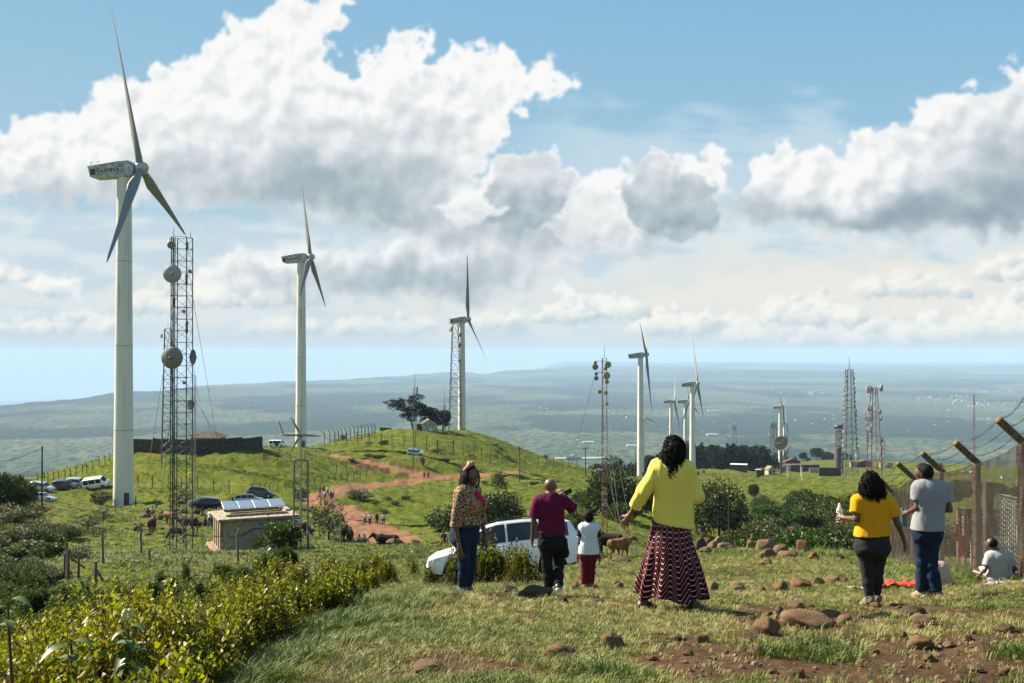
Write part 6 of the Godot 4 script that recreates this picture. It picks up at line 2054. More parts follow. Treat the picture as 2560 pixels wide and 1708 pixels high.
	for e in [[0.118, 0.10], [0.105, 0.112]]:
		var bm := Mb.new()
		bm.tube([J.hd + Vector3(0.05, 0.085, 0.02), J.hd + Vector3(0.098, 0.05, e[1] * 0.5), J.hd + Vector3(e[0], -0.03, e[1] * 0.6), J.hd + Vector3(e[0] - 0.01, -0.10, e[1] * 0.5), J.hd + Vector3(e[0] - 0.04, -0.15, e[1] * 0.4)], [0.006], 5)
		part("braid", bm, hairm, hr)
	var bun := Mb.new()
	L = Limbs.new()
	L.add(Z.call(270, 150, 0.06), Z.call(330, 90, 0.03), 0.02, 0.03, 0.03)
	L.add(Z.call(320, 80, 0.0), Z.call(375, 72, 0.0), 0.028, 0.018, 0.03)
	nets(bun, L, 0.008, [], 0.014, Vector3(40, 40, 40))
	part("bun", bun, mat(Color(0.36, 0.17, 0.07), 0.6), hr)
	s = surveyor(2100, 1160, 4.126, Vector2(335, 1450))
	g = s[0]
	Z = s[1]
	t = person("person in a mustard T-shirt and dark grey leggings, seen from behind", g)
	J = {"hd": Z.call(320, 215, -0.02), "nk": Z.call(322, 320), "sl": Z.call(175, 385), "sr": Z.call(505, 395), "el": Z.call(145, 560, 0.05), "er": Z.call(585, 615, 0.03), "wl": Z.call(85, 575, -0.16), "wr": Z.call(655, 770, -0.02), "gl": Z.call(55, 565, -0.25), "gr": Z.call(680, 860, -0.02),
		"hl": Z.call(245, 860), "hr": Z.call(410, 860), "kl": Z.call(275, 1100), "kr": Z.call(385, 1100, -0.03), "al": Z.call(283, 1350, 0.04), "ar": Z.call(385, 1350, -0.05), "tl": Z.call(255, 1440, -0.10), "tr": Z.call(395, 1430, -0.20)}
	settle(J, g)
	o = {"sh": 0.072, "cw": 0.086, "cr": 0.09, "ww": 0.08, "waist": 0.098, "hw": 0.077, "hip": 0.113, "arm": 0.045, "thigh": 0.092, "hs": 1.05, "face": Vector3(0.1, -0.1, -1), "seat": 0.06, "bust": 0.1, "curl_l": 0.9, "palm_l": Vector3(0.2, 0, 1), "palm_r": Vector3(-0.8, 0, -0.5), "front": Vector3(0, 0, -1)}
	o = fitted(o, s[2], 12.9)
	body(t, J, o, skin)
	part("shirt", top_mesh(J, o, 0.024, 0.66, Plane(Vector3(0.06, -1, 0).normalized(), -Z.call(0, 735).y), -0.035, 0.010, 1.5), cloth(Color(0.62, 0.30, 0.008)), t)
	part("leggings", legs_mesh(J, o, 0.010, 0.93, Z.call(0, 720).y, 0.007, 0.42), cloth(Color(0.026, 0.024, 0.028)), t)
	for q in ["l", "r"]:
		shoe(t, J["a" + q], J["t" + q], mat(Color(0.16, 0.12, 0.09), 0.8))
		for e in 3:
			var st := Mb.new()
			var a0: Vector3 = J["a" + q]
			st.tube([a0 + Vector3(-0.05, 0.03 - 0.03 * e, 0.03), a0 + Vector3(0.0, 0.0 - 0.02 * e, 0.062), a0 + Vector3(0.05, -0.04 + 0.03 * e, 0.035)], [0.009], 5)
			part("sandal_strap", st, leather, t)
	curly_hair(t, [[Z.call(320, 165, -0.02), Z.call(320, 240, 0.0), 0.10, 0.115], [Z.call(265, 220, 0.02), Z.call(240, 300, 0.03), 0.07, 0.05], [Z.call(375, 220, 0.02), Z.call(405, 300, 0.03), 0.07, 0.05], [Z.call(320, 280, 0.05), Z.call(330, 350, 0.08), 0.075, 0.035]], hairm, 8, 1100, 0.017)
	var bt := thing("bottle", "white bottle with an orange band held by the person in mustard", "bottle", g + Z.call(72, 640, -0.27))
	var bm2 := Mb.new()
	bm2.lathe(Transform3D.IDENTITY, [Vector2(0.001, 0), Vector2(0.033, 0.0), Vector2(0.036, 0.01), Vector2(0.036, 0.15), Vector2(0.018, 0.19), Vector2(0.014, 0.225), Vector2(0.001, 0.228)], 16)
	part("bottle_body", bm2, mat(Color(0.6, 0.62, 0.66), 0.3), bt)
	bm2 = Mb.new()
	bm2.lathe(Transform3D(Basis.IDENTITY, Vector3(0.06, 0.0, 0.02)), [Vector2(0.001, 0.0), Vector2(0.022, 0.002), Vector2(0.022, 0.07), Vector2(0.001, 0.072)], 10)
	part("cap", bm2, mat(Color(0.6, 0.25, 0.02), 0.5), bt)
	s = surveyor(2240, 1150, 4.237, Vector2(335, 1462))
	g = s[0]
	Z = s[1]
	t = person("person in a light grey T-shirt and blue jeans, head turned left, by the fence", g)
	J = {"hd": Z.call(300, 135, -0.03), "nk": Z.call(335, 215, 0.0), "sl": Z.call(228, 300), "sr": Z.call(515, 300), "el": Z.call(205, 500, 0.03), "er": Z.call(550, 520, 0.04), "wl": Z.call(155, 580, -0.15), "wr": Z.call(490, 575, -0.19), "gl": Z.call(140, 600, -0.25), "gr": Z.call(440, 580, -0.27),
		"hl": Z.call(265, 790), "hr": Z.call(385, 790), "kl": Z.call(280, 1090, -0.02), "kr": Z.call(350, 1090, 0.03), "al": Z.call(285, 1370, -0.05), "ar": Z.call(395, 1390, 0.06), "tl": Z.call(250, 1410, -0.20), "tr": Z.call(300, 1455, -0.06)}
	settle(J, g)
	o = {"sh": 0.07, "cw": 0.08, "cr": 0.088, "ww": 0.07, "waist": 0.085, "hw": 0.06, "hip": 0.10, "arm": 0.043, "thigh": 0.082, "hs": 1.05, "face": Vector3(-0.75, -0.15, -0.65), "seat": 0.03, "curl_l": 1.0, "palm_l": Vector3(0.5, 0, 0.6), "front": Vector3(-0.1, 0, -1)}
	o = fitted(o, s[2], 13.5)
	body(t, J, o, skin)
	var greysh := cloth(Color(0.25, 0.265, 0.285))
	part("shirt", top_mesh(J, o, 0.03, 0.62, Plane(Vector3(0, -1, 0), -Z.call(0, 738).y), -0.015, 0.011, 1.6), greysh, t)
	part("jeans", legs_mesh(J, o, 0.02, 1.0, Z.call(0, 725).y, 0.012, 0.72), denim, t)
	shoe(t, J.al, J.tl, mat(Color(0.25, 0.17, 0.12), 0.8), cream)
	shoe(t, J.ar, J.tr, mat(Color(0.11, 0.07, 0.045), 0.8), cream)
	hb = Mb.new()
	L = Limbs.new()
	L.add(J.hd + Vector3(0.02, 0.02, 0.02), J.hd + Vector3(-0.005, 0.032, -0.01), 0.092, 0.086, 0.03)
	L.add(J.hd + Vector3(0.03, -0.02, 0.03), J.hd + Vector3(0.035, -0.04, 0.03), 0.07, 0.06, 0.03)
	nets(hb, L, 0.008, [Plane(Vector3(-0.75, -0.55, -0.4).normalized(), Vector3(-0.75, -0.55, -0.4).normalized().dot(J.hd + Vector3(-0.035, 0.0, -0.02)))], 0.002, Vector3(60, 60, 60))
	part("hair", hb, hairm, t)
	bt = thing("bottle", "teal drinking bottle hanging from the hand of the person in grey", "bottle", g + Z.call(165, 728, -0.24))
	bm2 = Mb.new()
	bm2.lathe(Transform3D(Basis(Vector3(0, 0, 1), 0.12), Vector3.ZERO), [Vector2(0.001, 0), Vector2(0.036, 0.0), Vector2(0.039, 0.01), Vector2(0.037, 0.16), Vector2(0.02, 0.19), Vector2(0.018, 0.22), Vector2(0.001, 0.222)], 16)
	part("bottle_body", bm2, mat(Color(0.02, 0.09, 0.12), 0.3), bt)
	build_sitters(skin, hairm)
func build_sitters(skin: Material, hairm: Material) -> void:
	var s := surveyor(2290, 1320, 8.704, Vector2(1800, 1190))
	var g: Vector3 = s[0]
	var Z: Callable = s[1]
	var t := person("young person in a printed grey shirt sitting on the grass, back turned", g)
	var J := {"hd": Z.call(1650, 360, -0.05), "nk": Z.call(1750, 500, -0.02), "sl": Z.call(1570, 610), "sr": Z.call(2000, 630), "el": Z.call(1455, 890, 0.05), "er": Z.call(2130, 880, 0.03), "wl": Z.call(1420, 1080, -0.12), "wr": Z.call(2080, 1090, -0.18),
		"hl": Z.call(1680, 1100), "hr": Z.call(1930, 1100), "kl": Z.call(1500, 1060, -0.36), "kr": Z.call(2150, 1060, -0.34), "al": Z.call(1760, 1130, -0.40), "ar": Z.call(1880, 1130, -0.36), "tl": Z.call(1850, 1150, -0.36), "tr": Z.call(1780, 1150, -0.32)}
	var o := {"sh": 0.06, "cw": 0.075, "cr": 0.09, "ww": 0.065, "waist": 0.088, "hw": 0.06, "hip": 0.095, "arm": 0.034, "thigh": 0.068, "hs": 0.98, "face": Vector3(-0.35, -0.45, -0.85), "hand": 0.85, "front": Vector3(0, 0, -1)}
	o = fitted(o, s[2], 17.0)
	body(t, J, o, skin)
	var shirt := part("shirt", top_mesh(J, o, 0.024, 0.72, Plane(Vector3(0, -1, 0), 0.0), -0.03, 0.006, 1.6, 0.010), cloth(Color(0.36, 0.38, 0.38)), t)
	var ink := mat(Color(0.012, 0.05, 0.09), 0.8)
	part("shirt_print", boxm(Vector3(0.17, 0.055, 0.012), Z.call(1830, 880, 0.116), 0.004), ink, shirt)
	part("shirt_print", boxm(Vector3(0.05, 0.022, 0.012), Z.call(1830, 1040, 0.118), 0.004), ink, shirt)
	var word := "BOWL FRI"
	for i in word.length():
		if word[i] == " ": continue
		var a := lerpf(0.62, -0.62, i / 7.0)
		var q: Vector3 = Z.call(1835, 905, 0.118)
		part("shirt_letter", letters(word[i], 0.034, 0.006), ink, shirt, Transform3D(Basis(Vector3(0, 0, 1), a), q + Vector3(-sin(a) * 0.125, cos(a) * 0.105 - 0.01, -0.012 * absf(sin(a)))))
	part("trousers", legs_mesh(J, o, 0.012, 0.95, Z.call(0, 1090).y, 0.006, 0.5), cloth(Color(0.03, 0.03, 0.035)), t)
	var hb := Mb.new()
	var L := Limbs.new()
	L.add(J.hd + Vector3(0.01, 0.02, 0.015), J.hd + Vector3(0, 0.035, -0.02), 0.086, 0.082, 0.03)
	nets(hb, L, 0.008, [], 0.003, Vector3(60, 60, 60))
	part("hair", hb, hairm, t)
	s = surveyor(2290, 1320, 8.704, Vector2(520, 1265))
	g = s[0]
	Z = s[1]
	t = person("young person in a striped jumper sitting hunched on the grass behind the jeans", g)
	J = {"hd": Z.call(420, 690, -0.14), "nk": Z.call(455, 770, -0.08), "sl": Z.call(385, 850, -0.04), "sr": Z.call(590, 850, -0.02), "el": Z.call(340, 1080, 0.0), "er": Z.call(655, 1090, 0.0), "wl": Z.call(400, 1190, -0.15), "wr": Z.call(600, 1200, -0.16),
		"hl": Z.call(450, 1190), "hr": Z.call(600, 1190), "kl": Z.call(380, 1000, -0.32), "kr": Z.call(620, 1000, -0.3), "al": Z.call(430, 1200, -0.40), "ar": Z.call(580, 1200, -0.40), "tl": Z.call(420, 1230, -0.52), "tr": Z.call(590, 1230, -0.52)}
	o = {"sh": 0.055, "cw": 0.045, "cr": 0.085, "ww": 0.045, "waist": 0.09, "hw": 0.05, "hip": 0.09, "arm": 0.036, "thigh": 0.06, "hs": 0.92, "face": Vector3(-0.2, -0.7, -0.7), "hand": 0.8, "front": Vector3(0, 0, -1)}
	o = fitted(o, s[2], 17.0)
	body(t, J, o, skin)
	var im := Image.create(8, 128, false, Image.FORMAT_RGB8)
	for y in 128:
		var q := y % 32
		var c := Color(0.70, 0.62, 0.58) if q < 14 else (Color(0.42, 0.36, 0.36) if q < 20 else (Color(0.76, 0.70, 0.66) if q < 27 else Color(0.50, 0.42, 0.42)))
		for x in 8: im.set_pixel(x, y, c)
	var st := StandardMaterial3D.new()
	st.albedo_texture = ImageTexture.create_from_image(im)
	st.roughness = 0.95
	tri_map(st, 5.5)
	part("jumper", top_mesh(J, o, 0.022, 1.75, Plane(Vector3(0, -1, 0), 0.0), 0.0, 0.012, 1.6, 0.010), st, t)
	part("trousers", legs_mesh(J, o, 0.012, 0.95, Z.call(0, 1180).y, 0.006, 0.5), cloth(Color(0.03, 0.035, 0.05)), t)
	hb = Mb.new()
	L = Limbs.new()
	L.add(J.hd + Vector3(0, 0.01, 0.02), J.hd + Vector3(0, 0.03, -0.03), 0.09, 0.084, 0.03)
	nets(hb, L, 0.008, [], 0.004, Vector3(40, 40, 40))
	part("knitted_cap", hb, cloth(Color(0.02, 0.035, 0.05)), t)
func cow_mesh(pose: String) -> Mb:
	var m := Mb.new()
	var L := Limbs.new()
	var lie := pose == "lying"
	var y := 0.42 if lie else 0.95
	L.add(Vector3(0.45, y, 0), Vector3(-0.5, y + 0.03, 0), 0.30, 0.27, 0.1)
	L.add(Vector3(0.1, y - 0.08, 0), Vector3(-0.3, y - 0.05, 0), 0.29, 0.26, 0.1)
	L.add(Vector3(0.5, y + 0.2, 0), Vector3(0.36, y + 0.26, 0), 0.13, 0.10, 0.12)
	L.add(Vector3(-0.55, y + 0.12, -0.12), Vector3(-0.55, y + 0.12, 0.12), 0.12, 0.12, 0.1)
	var hd := Vector3(1.05, y + 0.28, 0.0)
	if pose == "grazing": hd = Vector3(1.0, 0.38, 0.05)
	if lie: hd = Vector3(0.98, 0.72, 0.1)
	L.add(Vector3(0.55, y + 0.05, 0), hd, 0.22, 0.11, 0.1)
	var fw := Vector3(0.75, -0.65, 0.05).normalized() if pose != "grazing" else Vector3(0.35, -0.93, 0.05).normalized()
	L.add(hd - fw * 0.04, hd + fw * 0.17, 0.115, 0.085, 0.05)
	L.add(hd + fw * 0.15, hd + fw * 0.33, 0.08, 0.068, 0.04)
	var ear := fw.cross(Vector3(0, 0, 1)).normalized()
	for s in [-1.0, 1.0]:
		L.add(hd + Vector3(-0.02, 0.05, s * 0.10), hd + Vector3(-0.06, 0.04, s * 0.24), 0.03, 0.018, 0.02)
		if lie:
			L.add(Vector3(0.45, 0.22, s * 0.22), Vector3(0.75, 0.10, s * 0.25), 0.11, 0.06, 0.05)
			L.add(Vector3(0.75, 0.10, s * 0.25), Vector3(0.45, 0.06, s * 0.28), 0.055, 0.045, 0.03)
			L.add(Vector3(-0.45, 0.3, s * 0.25), Vector3(-0.1, 0.14, s * 0.36), 0.18, 0.08, 0.06)
			L.add(Vector3(-0.1, 0.14, s * 0.36), Vector3(-0.5, 0.06, s * 0.38), 0.07, 0.045, 0.03)
		else:
			var st: float = 0.07 * s
			L.add(Vector3(0.45, 0.8, s * 0.15), Vector3(0.43 + st, 0.43, s * 0.15), 0.12, 0.062, 0.05)
			L.add(Vector3(0.43 + st, 0.43, s * 0.15), Vector3(0.42 + st * 1.3, 0.06, s * 0.15), 0.055, 0.04, 0.02)
			L.add(Vector3(0.43 + st * 1.3, 0.06, s * 0.15), Vector3(0.47 + st * 1.3, 0.03, s * 0.15), 0.048, 0.045, 0.02)
			L.add(Vector3(-0.5, 0.9, s * 0.15), Vector3(-0.43 - st, 0.60, s * 0.16), 0.19, 0.10, 0.06)
			L.add(Vector3(-0.43 - st, 0.60, s * 0.16), Vector3(-0.60 - st, 0.40, s * 0.15), 0.085, 0.055, 0.03)
			L.add(Vector3(-0.60 - st, 0.40, s * 0.15), Vector3(-0.57 - st, 0.06, s * 0.15), 0.05, 0.04, 0.02)
			L.add(Vector3(-0.57 - st, 0.06, s * 0.15), Vector3(-0.52 - st, 0.03, s * 0.15), 0.048, 0.045, 0.02)
	L.add(Vector3(-0.76, y + 0.15, 0), Vector3(-0.84, y - 0.25, 0.03), 0.03, 0.022, 0.03)
	L.add(Vector3(-0.84, y - 0.25, 0.03), Vector3(-0.84, maxf(y - 0.55, 0.08), 0.05), 0.022, 0.035, 0.03)
	nets(m, L, 0.03)
	return m
func cow(label: String, pose: String, where: Vector3, heading: float, fur: Material, size := 1.0) -> void:
	var key := "cow_" + pose
	if not shared.has(key):
		shared[key] = cow_mesh(pose).build()
		var hm := Mb.new()
		hm.tube([Vector3(0, 0, 0), Vector3(-0.02, 0.06, 0.07), Vector3(0.02, 0.15, 0.10)], [0.022, 0.018, 0.006], 6)
		shared.horn = hm.build()
		shared.horn_mat = mat(Color(0.25, 0.21, 0.16), 0.5)
	var t := thing("cow", label, "cow", where, heading, "cattle on the hillside")
	part("body", shared[key], fur, t)
	var hd := Vector3(1.0, 1.33, 0.0)
	if pose == "grazing": hd = Vector3(0.93, 0.45, 0.05)
	if pose == "lying": hd = Vector3(0.93, 0.82, 0.1)
	if size > 0.8:
		for s in [1.0, -1.0]: part("horn", shared.horn, shared.horn_mat, t, Transform3D(Basis.from_scale(Vector3(1, 1, s)), hd + Vector3(0, 0, s * 0.06)))
	t.scale = Vector3.ONE * size
func coat(c: Color, s: int) -> StandardMaterial3D:
	var m := mat(c, 0.75)
	m.albedo_texture = grain(s, 0.45, 1.0, 0.012, 4, 128)
	m.metallic_specular = 0.3
	return tri_map(m, 0.6)
func small_person(label: String, where: Vector3, turn: float, pose: String, top: Color, bottom: Color, size := 1.0, group := "") -> void:
	var key := "figure_" + pose
	if not shared.has(key):
		var J := {"hd": Vector3(0, 1.56, 0.02), "nk": Vector3(0, 1.42, 0), "sl": Vector3(-0.17, 1.36, 0), "sr": Vector3(0.17, 1.36, 0), "el": Vector3(-0.24, 1.08, -0.03), "er": Vector3(0.24, 1.08, -0.03), "wl": Vector3(-0.25, 0.83, 0.06), "wr": Vector3(0.25, 0.83, 0.06),
			"hl": Vector3(-0.09, 0.90, 0), "hr": Vector3(0.09, 0.90, 0), "kl": Vector3(-0.09, 0.48, 0.02), "kr": Vector3(0.09, 0.48, 0.02), "al": Vector3(-0.09, 0.08, -0.02), "ar": Vector3(0.09, 0.08, -0.02), "tl": Vector3(-0.10, 0.03, 0.13), "tr": Vector3(0.10, 0.03, 0.13)}
		if pose == "walking":
			J.kl = Vector3(-0.09, 0.49, 0.14); J.al = Vector3(-0.09, 0.09, 0.20); J.tl = Vector3(-0.09, 0.05, 0.36)
			J.kr = Vector3(0.09, 0.48, -0.04); J.ar = Vector3(0.09, 0.12, -0.26); J.tr = Vector3(0.09, 0.03, -0.13)
			J.wl = Vector3(-0.25, 0.86, -0.12); J.wr = Vector3(0.25, 0.88, 0.20)
		elif pose == "sitting":
			for k in ["hd", "nk", "sl", "sr", "el", "er", "hl", "hr"]: J[k] -= Vector3(0, 0.78, 0)
			J.el = Vector3(-0.24, 0.36, 0.1); J.er = Vector3(0.24, 0.36, 0.1); J.wl = Vector3(-0.12, 0.32, 0.33); J.wr = Vector3(0.12, 0.32, 0.33)
			J.kl = Vector3(-0.14, 0.42, 0.36); J.kr = Vector3(0.14, 0.42, 0.36); J.al = Vector3(-0.12, 0.09, 0.55); J.ar = Vector3(0.12, 0.09, 0.55); J.tl = Vector3(-0.12, 0.05, 0.70); J.tr = Vector3(0.12, 0.05, 0.70)
		var o := {"sh": 0.07, "cw": 0.08, "cr": 0.09, "ww": 0.06, "waist": 0.09, "hw": 0.06, "hip": 0.105, "arm": 0.042, "thigh": 0.08, "front": Vector3(0, 0, 1), "hs": 1.05}
		var b := Mb.new()
		var L := Limbs.new()
		torso_limbs(L, J, o, -0.012)
		L.add(J.nk, J.hd, 0.05, 0.05, 0.03)
		L.add(J.hd + Vector3(0, 0.03, -0.015), J.hd + Vector3(0, 0.0, 0.015), 0.088, 0.085, 0.04)
		L.add(J.hd + Vector3(0, -0.02, 0.04), J.hd + Vector3(0, -0.07, 0.055), 0.055, 0.04, 0.04)
		for s in ["l", "r"]:
			L.add(J["s" + s], J["e" + s], 0.047, 0.038, 0.03)
			L.add(J["e" + s], J["w" + s], 0.038, 0.026, 0.02)
			var d: Vector3 = (J["w" + s] - J["e" + s]).normalized()
			L.add(J["w" + s], J["w" + s] + d * 0.09, 0.03, 0.026, 0.02)
			for q in 4:
				var off := Vector3(0, 0, -0.024 + 0.016 * q)
				L.add(J["w" + s] + d * 0.08 + off, J["w" + s] + d * (0.165 - 0.01 * absf(q - 1.5)) + off * 1.2, 0.009, 0.008, 0.004)
			L.add(J["w" + s] + d * 0.03 + Vector3(0, 0, 0.025), J["w" + s] + d * 0.10 + Vector3(0, 0, 0.045), 0.012, 0.009, 0.01)
			L.add(J["h" + s], J["k" + s], 0.08, 0.055, 0.03)
			L.add(J["k" + s], J["a" + s], 0.053, 0.036, 0.03)
			L.add(J["a" + s] - Vector3(0, 0.03, 0.03), J["t" + s], 0.036, 0.03, 0.02)
		nets(b, L, 0.024)
		var hair := Mb.new()
		L = Limbs.new()
		L.add(J.hd + Vector3(0, 0.045, -0.025), J.hd + Vector3(0, 0.055, 0.01), 0.092, 0.084, 0.03)
		nets(hair, L, 0.022)
		var shirt := Mb.new()
		L = Limbs.new()
		torso_limbs(L, J, o, 0.014)
		for s in ["l", "r"]: L.add(J["s" + s], J["s" + s].lerp(J["e" + s], 0.75), 0.066, 0.06, 0.04, 1.0)
		var hip: float = J.hl.y
		nets(shirt, L, 0.022, [Plane(Vector3.DOWN, -(hip + 0.02))])
		var legs := legs_mesh(J, o, 0.016, 0.96, hip + 0.05)
		shared[key] = [b.build(), hair.build(), shirt.build(), legs.build()]
		shared.far_skin = skin_mat(Color(0.085, 0.042, 0.026))
		shared.far_hair = mat(Color(0.01, 0.008, 0.007), 0.8)
	var t := thing("person", label, "person", where, turn, group)
	part("body", shared[key][0], shared.far_skin, t)
	part("hair", shared[key][1], shared.far_hair, t)
	part("shirt", shared[key][2], mat(top, 0.9), t)
	part("trousers", shared[key][3], mat(bottom, 0.9), t)
	t.scale = Vector3.ONE * size
func build_animals() -> void:
	var brown := coat(Color(0.115, 0.043, 0.02), 101)
	var tan := coat(Color(0.34, 0.165, 0.065), 102)
	var dark := coat(Color(0.045, 0.02, 0.012), 103)
	var black := coat(Color(0.012, 0.012, 0.013), 104)
	var A := func(x: float, y: float) -> Vector3: return spot((330 + x / 5.222) / G, (1180 + y / 5.222) / G, 30.0)
	var B := func(x: float, y: float) -> Vector3: return spot((660 + x / 4.7) / G, (1060 + y / 4.7) / G, 40.0)
	cow("brown cow seen from behind, leftmost of the herd below the tallest turbine", "standing", A.call(270, 795), PI * 0.56, brown)
	cow("orange tan cow standing side on, furthest of the herd by the dish mast", "standing", A.call(510, 690), PI * 0.86, tan)
	cow("reddish brown cow behind the mast legs beside the concrete hut", "standing", A.call(740, 800), PI * 0.97, brown, 1.05)
	cow("small reddish calf nearest the fence posts by the dish mast", "grazing", A.call(600, 885), PI, coat(Color(0.15, 0.052, 0.022), 105), 0.78)
	cow("brown cow behind the wind charger stand right of the concrete hut", "grazing", A.call(2200, 835), 0.3, brown)
	cow("dark cow in the shade of the concrete hut's right wall", "standing", A.call(2085, 760), 1.3, dark, 0.9)
	cow("black cow lying down where the dirt road ends", "lying", B.call(1450, 1425), PI, black, 1.1)
	cow("brown cow seen from behind beside the bare bush near the road end", "standing", B.call(1015, 1392), 1.75, brown)
	cow("dark cow behind the bare bush, left of the brown one near the road end", "standing", B.call(945, 1370), 1.5, dark)
	cow("dark brown cow with lowered head beside the young person in white", "grazing", spot((1480 + 130 / 3.075) / G, (1050 + 1055 / 3.075) / G, 25.0), PI * 0.93, dark, 0.95)
	cow("pale tan calf standing before the dark brown cow", "standing", spot((1480 + 205 / 3.075) / G, (1050 + 1072 / 3.075) / G, 25.0), 0.5, tan, 0.66)
	var W := Color(0.55, 0.57, 0.60)
	var K := Color(0.015, 0.015, 0.018)
	var Nv := Color(0.02, 0.03, 0.07)
	var rows := [
		[B.call(658, 840), 2.6, "walking", Color(0.02, 0.10, 0.12), Nv, "person in teal, furthest left of the group walking at the road bend"],
		[B.call(700, 830), 2.7, "standing", Color(0.30, 0.03, 0.04), K, "person in red at the back of the group at the road bend"],
		[B.call(748, 845), 2.8, "walking", W, K, "tall person in a white top at the back of the group at the road bend"],
		[B.call(715, 897), 2.8, "walking", W, K, "person in white at the front left of the group at the road bend"],
		[B.call(788, 900), 2.9, "walking", Color(0.06, 0.06, 0.06), K, "person in dark grey at the front of the group at the road bend"],
		[B.call(815, 885), 2.9, "walking", Color(0.40, 0.46, 0.52), K, "person in pale blue at the right of the group at the road bend"],
		[B.call(1187, 1185), 3.0, "walking", W, K, "leftmost of four people walking abreast on the dirt road"],
		[B.call(1245, 1187), 3.1, "standing", W, K, "second from left of four people walking abreast on the dirt road"],
		[B.call(1328, 1185), 3.1, "walking", K, K, "person all in black, third of four walking abreast on the dirt road"],
		[B.call(1405, 1190), 3.1, "walking", Color(0.42, 0.47, 0.53), Nv, "rightmost of four people walking abreast on the dirt road"],
		[B.call(1883, 640), 3.0, "walking", K, K, "left one of two dark figures at the fork of the dirt road"],
		[B.call(1930, 640), 3.1, "walking", Nv, K, "right one of two dark figures at the fork of the dirt road"],
		[B.call(2110, 1400), 0.4, "sitting", Color(0.03, 0.06, 0.06), Color(0.30, 0.03, 0.02), "person in dark green and red sitting on the grass behind the spotted blouse"],
		[B.call(1012, 1400), 0.2, "sitting", Color(0.03, 0.04, 0.07), Nv, "person in dark blue sitting in front of the brown cow"],
		[B.call(1120, 1405), 0.6, "sitting", Color(0.35, 0.37, 0.40), Nv, "person in pale grey sitting left of the black cow"],
		[B.call(1180, 1400), 0.9, "sitting", Color(0.28, 0.28, 0.31), K, "person in grey sitting nearest the black cow"],
		[A.call(50, 462), 2.2, "standing", Nv, K, "person in dark clothes standing against the foot of the tallest turbine"],
		[A.call(215, 575), 1.0, "sitting", K, K, "person in black sitting on the grass left of the dish mast"],
		[A.call(272, 545), 0.7, "sitting", Color(0.40, 0.42, 0.38), K, "person in a pale top sitting beside the one in black"],
		[A.call(325, 482), 0.5, "standing", Color(0.02, 0.16, 0.22), Nv, "small child in bright blue left of the dark bush"],
		[A.call(925, 548), 0.3, "sitting", K, K, "person in black on a rock beside the dark car"],
		[A.call(960, 700), 1.2, "sitting", Color(0.10, 0.03, 0.06), K, "person in dark purple sitting by the concrete hut"],
		[A.call(1022, 728), 2.6, "walking", Color(0.58, 0.60, 0.63), Color(0.03, 0.06, 0.13), "person in a white shirt and jeans standing left of the concrete hut"]]
	for q in rows: small_person(q[5], q[0], q[1], q[2], q[3], q[4], 1.0 if not "child" in q[5] else 0.6)
	for i in 5:
		var q := spot((1300 + [1382, 1394, 1400, 1432, 1443][i] / 3.137) / G, (750 + [1378, 1382, 1376, 1366, 1366][i] / 3.137) / G, 200.0)
		small_person("tiny dark figure on the brown earth beside the head of the person in yellow", q, 2.0 + i, "walking", K, K, 1.3, "far figures on the brown earth")
func fence(called: String, label: String, feet: Array, h: float, arm: float, w: float, m: Material, wires := 2, lean := Vector3.ZERO, grp := "") -> void:
	var t := thing("wire_fence" if called == "" else called, label, "fence", feet[0], 0.0, grp)
	var key := "post_%s_%s_%s" % [h, arm, w]
	if not shared.has(key):
		var b := Mb.new()
		if arm == 0.0: b.tube([Vector3(0, -0.4, 0), Vector3(0, h, 0)], [w * 0.5], 5)
		else: b.tube([Vector3(0, -0.4, 0), Vector3(0, h * 0.8, 0), Vector3(arm, h, 0)], [w * 0.5, w * 0.5, w * 0.4], 5)
		shared[key] = b.build()
	for p in feet:
		part("post", shared[key], m, t, Transform3D(Basis(Vector3(0, 0, 1), rng.randf_range(-0.04, 0.04)), p - feet[0]))
	for k in wires:
		var q := Mb.new()
		var pts := []
		for p in feet: pts.append(p - feet[0] + Vector3(0, h * (0.78 - 0.3 * k), 0))
		if pts.size() > 1: q.tube(pts, [w * 0.09], 3, false)
		part("wire", q, m, t)
func pole(label: String, foot: Vector3, h: float, w: float, m: Material, arm := 0.0, arm_turn := 0.0) -> void:
	var t := thing("utility_pole", label, "pole", foot)
	var b := Mb.new()
	b.tube([Vector3(0, -0.5, 0), Vector3(0, h, 0)], [w * 0.5, w * 0.38], 8)
	part("pole", b, m, t)
	if arm > 0.0:
		b = Mb.new()
		b.cbox(Transform3D(Basis(Vector3.UP, arm_turn), Vector3(0, h - w * 1.4, 0)), Vector3(arm, w * 0.6, w * 0.6), w * 0.1)
		part("crossarm", b, m, t)
		for s in [-0.45, 0.0, 0.45]:
			b = Mb.new()
			b.tube([Basis(Vector3.UP, arm_turn) * Vector3(s * arm, h - w, 0), Basis(Vector3.UP, arm_turn) * Vector3(s * arm, h + w * 0.5, 0)], [w * 0.25, w * 0.2], 6)
			part("insulator", b, m, t)
func zs(x0: float, y0: float, k: float, list: Array, near := 30.0) -> Array:
	var out := []
	for q in list: out.append(spot((x0 + q[0] / k) / G, (y0 + q[1] / k) / G, near))
	return out
